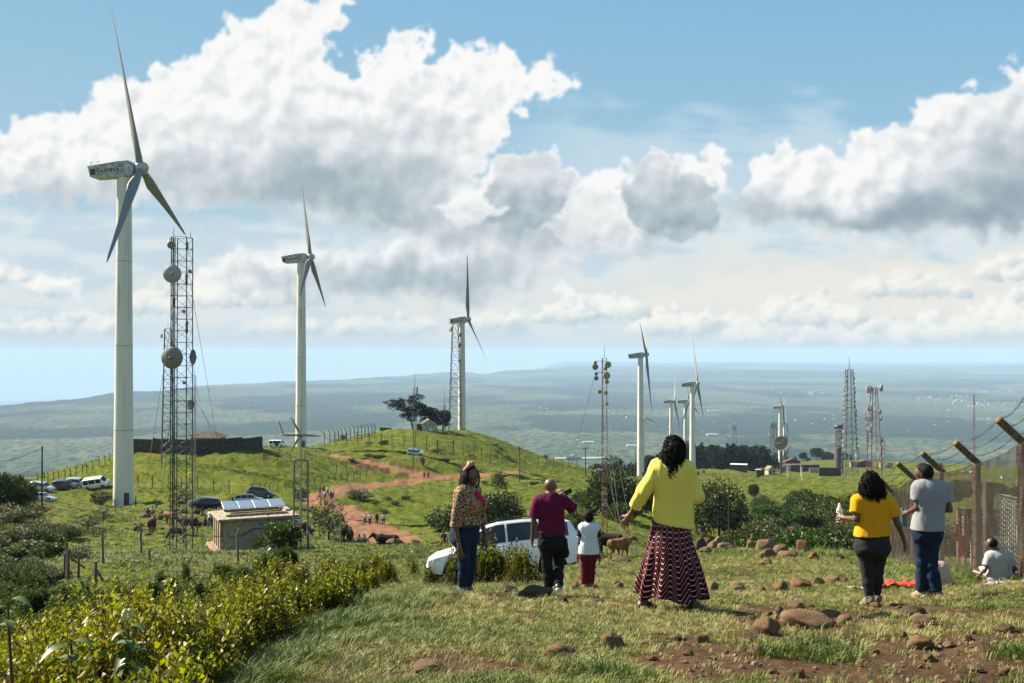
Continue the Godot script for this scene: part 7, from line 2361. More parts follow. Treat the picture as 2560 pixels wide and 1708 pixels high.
func build_fences() -> void:
	var wood := mat(Color(0.075, 0.06, 0.045), 0.9)
	var grey := mat(Color(0.22, 0.20, 0.165), 0.9)
	grey.albedo_texture = grain(111, 0.55, 1.0, 0.03, 5, 128)
	tri_map(grey, 1.5)
	var dark := mat(Color(0.03, 0.027, 0.024), 0.8)
	fence("", "line of thin dark straight posts on the slope between tallest turbine and dish mast", zs(0, 600, 2.24, [[775, 1378], [855, 1385], [942, 1388], [1020, 1392], [1108, 1395], [1196, 1405], [1286, 1420]]), 2.2, 0.0, 0.15, dark)
	fence("", "long wire fence of dark bent-topped posts above the parked cars and the road bend", zs(660, 1060, 4.7, [[-130, 805], [-55, 803], [10, 802], [70, 800], [165, 787], [255, 775], [340, 768], [430, 755], [500, 737], [597, 720], [680, 705], [760, 685], [838, 668], [910, 665], [982, 660], [1055, 655], [1130, 650], [1200, 645]]), 1.75, 0.28, 0.14, dark)
	fence("", "short fence of dark posts on the bank above the road bend", zs(660, 1060, 4.7, [[855, 560], [970, 580], [1090, 612], [1200, 640]]), 2.0, 0.0, 0.14, dark)
	fence("", "row of spaced dark posts on the bank left of the dirt track", zs(660, 1060, 4.7, [[0, 442], [160, 440], [310, 445], [490, 442], [610, 445], [770, 440]]), 1.9, 0.15, 0.14, dark)
	fence("", "fence of leaning posts climbing the left hill edge towards the tallest turbine", zs(0, 600, 2.24, [[215, 1362], [250, 1358], [270, 1357], [302, 1352], [332, 1345], [367, 1340], [397, 1333], [427, 1326], [465, 1312], [487, 1302], [522, 1285], [556, 1268], [590, 1258], [618, 1245], [640, 1232]]), 2.0, -0.3, 0.16, wood)
	var sky := []
	for q in [[712, 150], [775, 135], [828, 128], [873, 122], [921, 110], [966, 106], [1014, 99], [1064, 86], [1104, 82], [1147, 75], [1187, 71], [1227, 66], [1267, 61], [1302, 57]]: sky.append([q[0], q[1] + 88])
	fence("", "fence of bent-topped posts on the skyline left of the teal kiosk", zs(660, 1060, 4.7, sky), 4.4, -0.7, 0.26, dark)
	fence("", "wire fence of straight posts crossing the front of the knoll above the white car", zs(660, 1060, 4.7, [[712, 250], [848, 252], [975, 248], [1105, 250], [1243, 268], [1375, 272], [1505, 274], [1640, 288], [1775, 294], [1912, 322], [2040, 362]]), 4.0, 0.0, 0.22, dark)
	fence("", "wire fence running down the right flank of the knoll", zs(1060, 1080, 3.408, [[250, 190], [330, 196], [425, 212], [490, 235], [565, 256], [625, 266], [665, 272], [705, 277], [790, 287], [870, 294], [970, 311], [1040, 317], [1100, 322], [1180, 322], [1230, 304], [1300, 304]]), 3.6, 0.0, 0.2, dark)
	var gp := zs(660, 1060, 4.7, [[2040, 360], [2225, 362]])
	var t := thing("field_gate", "dark barred gate in the fence at the right foot of the knoll", "gate", gp[0])
	var d: Vector3 = gp[1] - gp[0]
	for i in 2: part("gate_post", boxm(Vector3(0.26, 4.6, 0.26), (gp[i] - gp[0]) + Vector3(0, 2.0, 0), 0.05), dark, t)
	for i in 11: part("bar", boxm(Vector3(0.07, 3.4, 0.07), d * ((i + 1) / 12.0) + Vector3(0, 2.0, 0), 0.02), dark, t)
	for y in [0.5, 3.6]:
		var m := Mb.new()
		m.bar(Vector3(0, y, 0), d + Vector3(0, y, 0), 0.1)
		part("rail", m, dark, t)
	var P := [[97.5, 1024, 1171, "thin dark utility pole at the far left beside the parked cars", 0.22, 0.0], [497, 965, 1008, "utility pole rising behind the walled compound", 0.3, 0.0], [1192.7, 1025, 1107, "dark utility pole with a crossarm on the knoll's lower right slope", 0.26, 1.6], [1343.5, 1026, 1099, "utility pole at the road bend left of the red and white mast", 0.3, 1.9],
		[1266.7, 1013, 1053, "utility pole on the right shoulder of the knoll", 0.36, 1.4], [948.6, 985, 1072, "thin bare pole on the slope left of the white car", 0.2, 0.0], [1458, 1034, 1102, "dark pole leaning beside the patched turbine tower", 0.3, 0.0]]
	for q in P:
		var f := spot(q[0], q[2], 30.0)
		pole(q[3], f, sight(q[0], q[1], -f.z).y - f.y, q[4], dark, q[5], 0.2)
	var lp := spot(97.5, 1171, 30.0)
	var cable := thing("power_line", "thin power line running left from the utility pole beside the parked cars", "cable", sight(97.5, 1028, -lp.z))
	var cm := Mb.new()
	var far_end := sight(-60, 1066, -lp.z * 0.9) - cable.position
	var cp := []
	for i in 9: cp.append(far_end * (i / 8.0) - Vector3(0, 1.6 * 4.0 * (i / 8.0) * (1.0 - i / 8.0) * 0.3, 0))
	cm.tube(cp, [0.03], 3, false)
	part("cable", cm, dark, cable)
	var tf := at_depth(1672, 95.0)
	pole("dark pole with a broad crossarm sticking out of the thicket behind the leafy tree", tf, sight(1672, 1116, 95.0).y - tf.y, 0.16, dark, 1.55, 0.1)
	for q in [[326, 1198, 1274, "weathered grey post left of the concrete hut, right one of two leaning posts"], [238.5, 1216, 1292, "weathered grey post left of the concrete hut, left one of two leaning posts"], [422.5, 1187, 1249, "grey post standing in front of the mast legs"], [547.5, 1213, 1292, "bent-topped grey post before the concrete hut"], [345, 1257, 1284, "short bent stump beside the leaning grey post"]]:
		var f := spot(q[0], q[2], 20.0)
		var h: float = sight(q[0], q[1], -f.z).y - f.y
		var m := Mb.new()
		var bend := 0.12 if "bent" in q[3] else 0.02
		m.tube([Vector3(0, -0.3, 0), Vector3(-0.02, h * 0.8, 0), Vector3(-0.03 + bend, h, 0)], [0.075, 0.065, 0.05], 7)
		tag(part("fence_post", m, grey, null, Transform3D(Basis(Vector3(0, 0, 1), 0.02), f)), q[3], "post", "weathered posts on the left slope")
	var Z := func(x: float, y: float) -> Vector3: return spot((x / 3.357) / G, (1280 + y / 3.357) / G, 15.0)
	var f0: Vector3 = Z.call(565, 545)
	t = thing("broken_fence", "broken dark wooden paling fence leaning in the scrub at left", "fence", f0)
	var u := -f0.z / F / 3.357
	for q in [[568, 255, 550], [585, 380, 585], [618, 400, 600], [657, 410, 640], [695, 415, 670], [748, 452, 638]]:
		var m := Mb.new()
		var p: Vector3 = f0 + Vector3((q[0] - 565) * u, 0, -(q[2] - 545) * u * -2.2)
		p = ground(p.x, p.z) - f0
		m.tube([p - Vector3(0, 0.2, 0), p + Vector3(0.02, (q[2] - q[1]) * u, 0)], [0.07, 0.05], 6)
		part("paling", m, wood, t)
	for q in [[[540, 335], [745, 455]], [[570, 300], [640, 400]]]:
		var m := Mb.new()
		m.bar(Vector3((q[0][0] - 565) * u, (545 - q[0][1]) * u, 0.05), Vector3((q[1][0] - 565) * u, (545 - q[1][1]) * u, 0.35), 0.1, 5)
		part("rail", m, wood, t)
	f0 = Z.call(805, 630)
	t = thing("leaning_post", "dark post propped by a slanting stake right of the broken paling fence", "post", f0)
	var pm := Mb.new()
	pm.tube([Vector3(0, -0.2, 0), Vector3(0.03, 200 * u, 0)], [0.07, 0.055], 6)
	part("post", pm, wood, t)
	pm = Mb.new()
	pm.tube([Vector3(0.03, 145 * u, 0), Vector3(75 * u, 60 * u, 0.2)], [0.055, 0.05], 6)
	part("stake", pm, wood, t)
	var C := func(x: float, y: float) -> Vector3: return spot((660 + x / 4.7) / G, (1060 + y / 4.7) / G, 35.0)
	var feet := [C.call(545, 1330), C.call(655, 1360), C.call(755, 1350), C.call(905, 1420)]
	t = thing("yard_fence", "sunlit fence of bent-topped concrete posts with a pale barred gate right of the hut", "fence", feet[0])
	u = -feet[1].z / F / 4.7
	for i in 4:
		var m := Mb.new()
		var p: Vector3 = feet[i] - feet[0]
		var h: float = [210, 255, 200, 215][i] * u
		m.tube([p - Vector3(0, 0.3, 0), p + Vector3(0, h, 0), p + Vector3(50 * u, h + 62 * u, 0)], [0.06, 0.055, 0.04], 6)
		part("post", m, grey, t)
	for i in 8: part("bar", boxm(Vector3(0.035, 150 * u, 0.035), Vector3(12 * i * u, 95 * u, 0) + (feet[1] - feet[0]) * (i / 8.0) * Vector3(0, 1, 1), 0.008), mat(Color(0.5, 0.5, 0.47), 0.7), t)
	for q in [[800, 1400, 900, 1215], [870, 1425, 905, 1240], [380, 1330, 480, 1225], [470, 1080, 510, 1040]]:
		var m := Mb.new()
		var p: Vector3 = C.call(q[0], 1400) - feet[0]
		m.tube([p, p + Vector3((q[2] - q[0]) * u, (q[1] - q[3]) * u, 0)], [0.045], 6)
		part("brace", m, grey, t)
	build_near_fence()
func build_near_fence() -> void:
	var conc := mat(Color(0.20, 0.135, 0.085), 0.95)
	conc.albedo_texture = grain(112, 0.45, 1.0, 0.022, 6, 256)
	tri_map(conc, 1.6)
	var tip_yellow := mat(Color(0.26, 0.185, 0.04), 0.95)  # yellower than the posts, for the arm tips only
	tip_yellow.albedo_texture = conc.albedo_texture
	tri_map(tip_yellow, 4.0)
	var wire := mat(Color(0.06, 0.045, 0.034), 0.7, 0.2)
	var rows := [[7.35, 14.0, 2.3], [0, 17.0, 1102, 2556], [0, 20.0, 1152, 2440], [0, 23.0, 1172, 2350], [0, 26.5, 1192, 2282], [0, 30.0, 1229, 2228]]
	var feet := []
	var tops := []
	for r in rows:
		var x: float = r[0] if r[0] > 0.0 else (r[3] - 1280.0) / F * r[1]
		var g := ground(x, -r[1])
		feet.append(g)
		tops.append(g.y + r[2] if r[0] > 0.0 else -(r[2] - EYE_ROW) / F * r[1])
	var t := thing("chain_link_fence", "chain link fence on tall bent-topped concrete posts strung with barbed wire, at right", "fence", feet[1])
	var o: Vector3 = feet[1]
	var arms := []
	for i in feet.size():
		var p: Vector3 = feet[i] - o
		var h: float = tops[i] - feet[i].y
		var m := Mb.new()
		m.cbox(Transform3D(Basis(Vector3.UP, 0.2), p + Vector3(0, h * 0.5 - 0.25, 0)), Vector3(0.115, h + 0.5, 0.14), 0.016)
		var po := part("post", m, conc, t)
		var tip := Vector3(-0.40, 0.36, 0.03)
		if i == 5: tip = Vector3(-0.34, 0.38, 0.03)
		var a := Mb.new()
		var dir := tip.normalized()
		var b := Basis(dir.cross(Vector3(0, 0, 1)).normalized(), dir, Vector3(0, 0, 1))
		a.cbox(Transform3D(b, p + Vector3(0.03, h - 0.05, 0) + tip * 0.5), Vector3(0.11, tip.length() + 0.12, 0.13), 0.018)
		part("arm", a, conc, po)
		a = Mb.new()
		a.cbox(Transform3D(b, p + Vector3(0.03, h - 0.05, 0) + tip * 1.09), Vector3(0.114, 0.06, 0.134), 0.022)
		part("arm_tip", a, tip_yellow, po)
		arms.append([p + Vector3(0.03, h - 0.05, 0), tip])
	var net := Mb.new()
	for i in feet.size() - 1:
		var a: Vector3 = feet[i] - o
		var b: Vector3 = feet[i + 1] - o
		var ha: float = tops[i] - feet[i].y - 0.1
		var hb: float = tops[i + 1] - feet[i + 1].y - 0.1
		var len := a.distance_to(b)
		var h := (ha + hb) * 0.5
		var at := func(s: float, v: float) -> Vector3:
			var f := s / len
			return a.lerp(b, f) + Vector3(-0.1, 0.03 + v / h * lerpf(ha, hb, f) - 0.05 * sin(f * PI) * v / h, 0.015 * sin(s * 9.0 + v * 7.0))
		var step := 0.085
		var n := int((len + h) / step)
		for k in n:
			var c := k * step
			for sgn in [1.0, -1.0]:
				var s0 := clampf(c - h, 0.0, len)
				var s1 := clampf(c, 0.0, len)
				if s1 - s0 < 0.01: continue
				var v0 := c - s0
				var v1 := c - s1
				var pts := []
				for q in 4:
					var f := q / 3.0
					var v := lerpf(v0, v1, f)
					pts.append(at.call(lerpf(s0, s1, f), v if sgn > 0 else h - v))
				net.tube(pts, [0.0038], 3, false)
	part("chain_link", net, wire, t, Transform3D.IDENTITY, true)
	for k in 3:
		var m := Mb.new()
		var barbs := Mb.new()
		for i in feet.size() - 1:
			var a: Vector3 = arms[i][0] + arms[i][1] * (0.3 + 0.36 * k) + Vector3(0.0, 0.06, 0.0)
			var b: Vector3 = arms[i + 1][0] + arms[i + 1][1] * (0.3 + 0.36 * k) + Vector3(0.0, 0.06, 0.0)
			var pts := []
			for q in 9:
				var f := q / 8.0
				pts.append(a.lerp(b, f) - Vector3(0, 0.12 * 4.0 * f * (1 - f), 0))
			m.tube(pts, [0.0035], 4, false)
			for q in 26:
				var f := (q + 0.5) / 26.0
				var p := a.lerp(b, f) - Vector3(0, 0.12 * 4.0 * f * (1 - f), 0)
				for e in 2:
					var d := Vector3(rng.randf_range(-1, 1), rng.randf_range(-1, 1), rng.randf_range(-0.3, 0.3)).normalized() * 0.022
					barbs.bar(p - d, p + d, 0.005, 3)
		var w := part("barbed_wire", m, wire, t)
		part("barbs", barbs, wire, w, Transform3D.IDENTITY, true)
	for k in 3:
		var m := Mb.new()
		var pts := []
		for i in feet.size(): pts.append(feet[i] - o + Vector3(-0.1, [0.06, 1.1, 2.1][k], 0))
		m.tube(pts, [0.003], 4, false)
		part("strain_wire", m, wire, t)
	var br := Mb.new()
	var e5: Vector3 = feet[5] - o
	br.tube([e5 + Vector3(0.1, 1.5, 0), e5 + Vector3(0.95, -0.1, -0.2)], [0.07, 0.075], 6)
	part("brace", br, conc, t)
	var Q := func(x: float, y: float, d: float) -> Vector3: return sight((2060 + x / 3.734) / G, (1120 + y / 3.734) / G, d)
	var sp: Vector3 = Q.call(1225, 1050, 27.0)
	sp = ground(sp.x, sp.z)
	t = thing("sign_board", "back of a brown slatted sign board on thin poles behind the wire fence", "sign", sp)
	var wood := mat(Color(0.17, 0.105, 0.055), 0.9)
	wood.albedo_texture = conc.albedo_texture
	tri_map(wood, 1.2)
	var pale := mat(Color(0.40, 0.29, 0.17), 0.85)
	var u := 27.0 / F / 3.734
	var y0: float = (Q.call(0, 800, 27.0) as Vector3).y - sp.y
	var y1: float = (Q.call(0, 580, 27.0) as Vector3).y - sp.y
	for i in 9:
		var w := (1700 - 1215) * u / 9.0
		part("board", boxm(Vector3(w - 0.012, y1 - y0, 0.025), Vector3(w * (i + 0.5), (y0 + y1) * 0.5, rng.randf_range(-0.006, 0.006)), 0.005), wood, t)
	for y in [y0 - 0.02, y1 + 0.02]: part("frame_rail", boxm(Vector3((1700 - 1205) * u, 0.06, 0.06), Vector3((1700 - 1205) * u * 0.5, y, 0.045), 0.01), wood, t)
	for x in [5, 60, 130, 485]:
		var m := Mb.new()
		m.tube([Vector3(x * u, -0.3, 0.1), Vector3(x * u, y1 if x != 130 else y0, 0.1)], [0.033], 6)
		part("pole", m, pale, t)
	var rag := Mb.new()
	var L := Limbs.new()
	L.add(Vector3(0.0, y0 - 0.05, 0.2), Vector3(0.12, y0 - 0.5, 0.2), 0.07, 0.05, 0.05)
	L.add(Vector3(0.15, y0 - 0.05, 0.2), Vector3(0.2, y0 - 0.35, 0.2), 0.07, 0.06, 0.05)
	nets(rag, L, 0.014, [], 0.03, Vector3(14, 6, 14))
	tag(part("red_cloth", rag, cloth(Color(0.40, 0.045, 0.02)), null, Transform3D(Basis.IDENTITY, sp)), "bright red cloth hung on the pole under the sign board", "cloth")
	rag = Mb.new()
	L = Limbs.new()
	L.add(Vector3(-0.05, y1 - 0.35, 0.2), Vector3(-0.08, y0 + 0.05, 0.2), 0.03, 0.06, 0.05)
	nets(rag, L, 0.014, [], 0.03, Vector3(24, 9, 24))
	tag(part("string_of_beads", rag, cloth(Color(0.13, 0.04, 0.03)), null, Transform3D(Basis.IDENTITY, sp)), "dark red strings hanging at the left edge of the sign board", "beads")
	var gp: Vector3 = Q.call(1605, 1090, 25.0)
	gp = ground(gp.x, gp.z)
	t = thing("barred_gate", "gate of thin pale vertical bars behind the wire fence at far right", "gate", gp)
	var bar := mat(Color(0.42, 0.42, 0.40), 0.6)
	var gu := 25.0 / F / 3.734
	var ga: float = (Q.call(0, 430, 25.0) as Vector3).y - gp.y
	var gb: float = (Q.call(0, 500, 25.0) as Vector3).y - gp.y
	for i in 16:
		var f := i / 15.0
		part("bar", boxm(Vector3(0.022, lerpf(ga, gb, f) - 0.1, 0.022), Vector3(290 * gu * f, (lerpf(ga, gb, f) - 0.1) * 0.5 + 0.05, 0), 0.004), bar, t)
	var m := Mb.new()
	m.bar(Vector3(-0.02, ga, 0), Vector3(290 * gu + 0.02, gb, 0), 0.07)
	part("top_rail", m, bar, t)
	m = Mb.new()
	m.bar(Vector3(-0.02, 0.5, 0.03), Vector3(290 * gu + 0.02, 0.5, 0.03), 0.05)
	part("rail", m, bar, t)
	part("gate_post", boxm(Vector3(0.2, ga + 0.6, 0.2), Vector3(-0.2, ga * 0.5, 0), 0.02), mat(Color(0.06, 0.05, 0.045), 0.9), t)
	var D := func(x: float, y: float) -> Vector3: return spot((2290 + x / 8.704) / G, (1320 + y / 8.704) / G, 8.0)
	var bp: Vector3 = D.call(1515, 1165)
	t = thing("bucket", "clear plastic bucket standing beside the young person in printed grey", "bucket", bp)
	var q := Mb.new()
	q.lathe(Transform3D.IDENTITY, [Vector2(0.001, 0.0), Vector2(0.085, 0.0), Vector2(0.10, 0.20), Vector2(0.107, 0.205), Vector2(0.107, 0.215), Vector2(0.097, 0.215), Vector2(0.082, 0.008), Vector2(0.001, 0.008)], 24)
	var pl := mat(Color(0.62, 0.62, 0.58), 0.35)
	pl.backlight_enabled = true
	pl.backlight = Color(0.6, 0.6, 0.55)
	part("bucket_body", q, pl, t)
	q = Mb.new()
	q.lathe(Transform3D.IDENTITY, [Vector2(0.112, 0.205), Vector2(0.115, 0.23), Vector2(0.001, 0.236)], 24)
	part("lid", q, mat(Color(0.66, 0.66, 0.63), 0.4), t)
	q = Mb.new()
	q.lathe(Transform3D.IDENTITY, [Vector2(0.093, 0.02), Vector2(0.097, 0.06), Vector2(0.0985, 0.06), Vector2(0.0945, 0.02)], 24)
	part("label_band", q, mat(Color(0.65, 0.36, 0.03), 0.5), t)
	var im := Image.create(128, 128, false, Image.FORMAT_RGB8)
	var cols := [Color(0.75, 0.08, 0.07), Color(0.08, 0.12, 0.35), Color(0.85, 0.80, 0.75), Color(0.75, 0.10, 0.08), Color(0.05, 0.08, 0.22), Color(0.15, 0.45, 0.55), Color(0.85, 0.35, 0.10), Color(0.80, 0.78, 0.70)]
	for y in 128:
		for x in 128: im.set_pixel(x, y, cols[(y / 9 + (x / 16 if (y / 9) % 3 == 1 else 0)) % 8])
	var bm := StandardMaterial3D.new()
	bm.albedo_texture = ImageTexture.create_from_image(im)
	bm.roughness = 0.9
	sheet("blanket", "bright striped blanket spread with beadwork in front of the printed grey shirt", "blanket", D.call(2150, 1215), Vector2(1.35, 0.75), 0.12, bm, 0.012)
	var tm := mat(Color(0.45, 0.27, 0.13), 0.8)
	var tr := thing("tray", "shallow tan tray lying between the bucket and the blanket", "tray", D.call(1720, 1175), 0.2)
	part("tray_base", boxm(Vector3(0.42, 0.02, 0.22), Vector3(0, 0.03, 0), 0.006), tm, tr)
	for s in [-1, 1]: part("rim", boxm(Vector3(0.42, 0.04, 0.015), Vector3(0, 0.055, s * 0.105), 0.004), tm, tr)
	var gems := [Color(0.6, 0.04, 0.04), Color(0.04, 0.10, 0.4), Color(0.7, 0.65, 0.55), Color(0.05, 0.4, 0.42), Color(0.7, 0.4, 0.05), Color(0.6, 0.6, 0.62)]
	for i in 22:
		var bq := (D.call(2150, 1215) as Vector3) + Vector3(rng.randf_range(-0.5, 0.55), 0.03, rng.randf_range(-0.3, 0.3))
		bq.y = hgt(bq.x, bq.z) + 0.03
		var ring := Mb.new()
		var pts := []
		for k in 11: pts.append(Vector3(cos(TAU * k / 10.0) * 0.04, 0, sin(TAU * k / 10.0) * 0.04))
		ring.tube(pts, [0.009], 5, false)
		tag(part("bead_bracelet", ring, mat(gems[i % 6], 0.5), null, Transform3D(Basis(Vector3.RIGHT, rng.randf_range(-0.3, 0.3)), bq)), "bead bracelet lying on the bright striped blanket", "bracelet", "bead bracelets on the striped blanket")
	var sa: Vector3 = D.call(2165, 1010)
	t = thing("beaded_stick", "beaded walking stick leaning at the right edge over the blanket", "stick", sa)
	var dirs := Vector3(0.32, 0.98, -0.1)
	for i in 9:
		var sm := Mb.new()
		sm.tube([dirs * (0.09 * i), dirs * (0.09 * (i + 1))], [0.013], 7)
		part("bead_band", sm, mat([Color(0.7, 0.25, 0.04), Color(0.65, 0.63, 0.58), Color(0.03, 0.3, 0.12), Color(0.5, 0.03, 0.03), Color(0.65, 0.63, 0.58), Color(0.04, 0.05, 0.3)][i % 6], 0.5), t)
	var cushion := Mb.new()
	L = Limbs.new()
	L.add(Vector3(-0.16, 0.05, 0), Vector3(0.16, 0.05, 0), 0.05, 0.05, 0.04)
	L.add(Vector3(-0.16, 0.05, -0.1), Vector3(0.16, 0.05, -0.1), 0.05, 0.05, 0.04)
	nets(cushion, L, 0.014, [], 0.008, Vector3(10, 10, 10))
	tag(part("cushion", cushion, cloth(Color(0.55, 0.20, 0.14)), null, Transform3D(Basis.IDENTITY, D.call(2300, 1090))), "salmon pink cushion at the right edge behind the blanket", "cushion")
	for s in [[1900, 1115, "left"], [2040, 1110, "right"]]:
		var at: Vector3 = D.call(s[0], s[1])
		var sh := thing("boot", "dark boot standing toe up behind the blanket, %s one of the pair" % s[2], "boot", at, 0.0, "pair of dark boots")
		var b := Mb.new()
		L = Limbs.new()
		L.add(Vector3(0.02, 0.05, 0), Vector3(-0.02, 0.24, -0.04), 0.045, 0.036, 0.03)
		L.add(Vector3(0.03, 0.05, -0.02), Vector3(0.16, 0.07, -0.2), 0.045, 0.05, 0.04)
		nets(b, L, 0.011)
		part("upper", b, mat(Color(0.02, 0.018, 0.017), 0.6), sh)
		b = Mb.new()
		b.cbox(Transform3D(Basis(Vector3(1, 0, 0), -0.2) * Basis(Vector3(0, 0, 1), 0.18), Vector3(-0.0, 0.15, 0.035)), Vector3(0.08, 0.26, 0.02), 0.008)
		part("sole", b, mat(Color(0.06, 0.055, 0.05), 0.8), sh)
	var red := cloth(Color(0.62, 0.07, 0.045))
	sheet("red_blanket", "crumpled red cloth spread on the grass between mustard and grey shirted people", "cloth", spot((2060 + 745 / 3.734) / G, (1120 + 1310 / 3.734) / G, 8.0), Vector2(1.0, 0.4), 0.05, red, 0.075)
	var sb := thing("small_box", "small orange and white box beside the striped jumper", "box", D.call(650, 1245), 0.2)
	part("carton", boxm(Vector3(0.06, 0.075, 0.05), Vector3(-0.028, 0.04, 0), 0.004), mat(Color(0.6, 0.55, 0.48), 0.7), sb)
	part("carton_end", boxm(Vector3(0.055, 0.075, 0.049), Vector3(0.032, 0.04, 0), 0.004), mat(Color(0.55, 0.20, 0.06), 0.7), sb)
	sheet("pale_cloth", "crumpled pale cloth on the turf left of the mustard person's feet", "cloth", spot((2060 + 330 / 3.734) / G, (1120 + 1335 / 3.734) / G, 8.0), Vector2(0.35, 0.2), 0.0, cloth(Color(0.5, 0.42, 0.36)), 0.04)
func sheet(called: String, label: String, cat: String, at: Vector3, size: Vector2, turn: float, m: Material, crumple: float) -> void:
	var b := Mb.new()
	b.has_uv = true
	var n := 34
	var bs := Basis(Vector3.UP, turn)
	for side in 2:
		var first := b.v.size()
		for j in n + 1:
			for i in n + 1:
				var q := Vector3((i / float(n) - 0.5) * size.x, 0, (j / float(n) - 0.5) * size.y)
				q += Vector3(n_cloth.get_noise_2d(q.x * 3.0 + 5.0, q.z * 3.0), 0, n_cloth.get_noise_2d(q.x * 3.0, q.z * 3.0 + 9.0)) * 0.06
				q = bs * q
				var y := hgt(at.x + q.x, at.z + q.z) - at.y + 0.02 + crumple * (0.8 + n_cloth.get_noise_2d(q.x * 5.0, q.z * 5.0) + 0.5 * n_cloth.get_noise_2d(q.x * 13.0, q.z * 13.0))
				b.pt(Vector3(q.x, maxf(y, hgt(at.x + q.x, at.z + q.z) - at.y + 0.012) - side * 0.006, q.z), Vector2(i / float(n), j / float(n)))
		for j in n:
			for i in n:
				var k := first + j * (n + 1) + i
				if side == 0: b.quad(k, k + n + 1, k + n + 2, k + 1)
				else: b.quad(k + 1, k + n + 2, k + n + 1, k)
	tag(part(called, b, m, null, Transform3D(Basis.IDENTITY, at)), label, cat)
func leaf(m: Mb, p: Vector3, d: Vector3, side: Vector3, len: float, wid: float, droop := 0.15) -> void:
	var n := d.cross(side).normalized()
	var mid := p + d * len * 0.45
	var a := m.p(p)
	var b := m.p(mid + side * wid * 0.5 + n * wid * 0.18)
	var c := m.p(p + d * len - Vector3(0, len * droop, 0))
	var e := m.p(mid - side * wid * 0.5 + n * wid * 0.18)
	m.tri(a, b, c)
	m.tri(a, c, e)
func rdir(r: RandomNumberGenerator) -> Vector3:
	var z := r.randf_range(-1, 1)
	var a := r.randf() * TAU
	return Vector3(sqrt(1 - z * z) * cos(a), z, sqrt(1 - z * z) * sin(a))
func foliage(back: Color, rough := 0.55, spec := 0.35) -> StandardMaterial3D:
	var m := vmat(rough)
	m.metallic_specular = spec
	m.backlight_enabled = true
	m.backlight = back
	return m
func crown(m: Mb, r: RandomNumberGenerator, c: Vector3, rad: Vector3, clumps: int, per: int, size: float, tint: Color, spread := 0.3, flatness := 0.0) -> void:
	m.colored = true
	for k in clumps:
		var q := rdir(r)
		q.y = q.y * (1.0 - flatness) + 0.08
		var cc := c + q * rad * lerpf(0.45, 1.0, sqrt(r.randf()))
		var tone := r.randf_range(0.6, 1.3)
		var warm := r.randf_range(-0.15, 0.25)
		for i in per:
			var o := rdir(r) * spread * pow(r.randf(), 0.4)
			var p := cc + o * rad * Vector3(1, 0.75, 1)
			var d := (q * 0.6 + o.normalized() * 0.7 + rdir(r) * 0.5 + Vector3(0, 0.25, 0)).normalized()
			var s := d.cross(rdir(r)).normalized()
			var t := tone * r.randf_range(0.8, 1.2)
			m.col = Color(tint.r * t * (1.0 + warm), tint.g * t, tint.b * t)
			leaf(m, p, d, s, size * r.randf_range(0.7, 1.3), size * r.randf_range(0.4, 0.7))
func limbs_mesh(r: RandomNumberGenerator, h: float, w: float, n: int, reach: Vector3, lean := Vector3.ZERO) -> Mb:
	var m := Mb.new()
	var top := Vector3(0, h, 0) + lean
	m.tube([Vector3(0, -0.4 * w - 0.2, 0), Vector3(lean.x * 0.15, h * 0.3, lean.z * 0.15), Vector3(lean.x * 0.5, h * 0.65, lean.z * 0.5), top], [w, w * 0.8, w * 0.6, w * 0.25], 7)
	for i in n:
		var f := lerpf(0.3, 0.95, (i + 0.5) / n)
		var b := Vector3(lean.x * f * f, h * f, lean.z * f * f)
		var a := r.randf() * TAU
		var e := b + Vector3(cos(a) * reach.x, reach.y * r.randf_range(0.3, 0.9), sin(a) * reach.z) * r.randf_range(0.6, 1.0)
		m.tube([b, b.lerp(e, 0.5) + Vector3(0, -0.05 * h * r.randf(), 0), e], [w * 0.42, w * 0.28, w * 0.1], 5)
	return m
func scatter(called: String, label: String, mesh: Mesh, m: Material, where: Array, tints: PackedColorArray, parent: Node3D = null) -> void:
	var mm := MultiMesh.new()
	mm.transform_format = MultiMesh.TRANSFORM_3D
	mm.use_colors = true
	mm.mesh = mesh
	mm.instance_count = where.size()
	for i in where.size():
		mm.set_instance_transform(i, where[i])
		mm.set_instance_color(i, tints[i])
	var o := MultiMeshInstance3D.new()
	o.multimesh = mm
	o.material_override = m
	if parent == null:
		o.name = numbered(called)
		add_child(o)
	else:
		o.name = called
		parent.add_child(o, true)
	o.set_meta("kind", "stuff")
	if label: o.set_meta("label", label)
func print_xy(p: Vector3) -> Vector2: return Vector2((p.x / -p.z * F + 1280.0) / G, (EYE_ROW + -p.y / -p.z * F) / G)
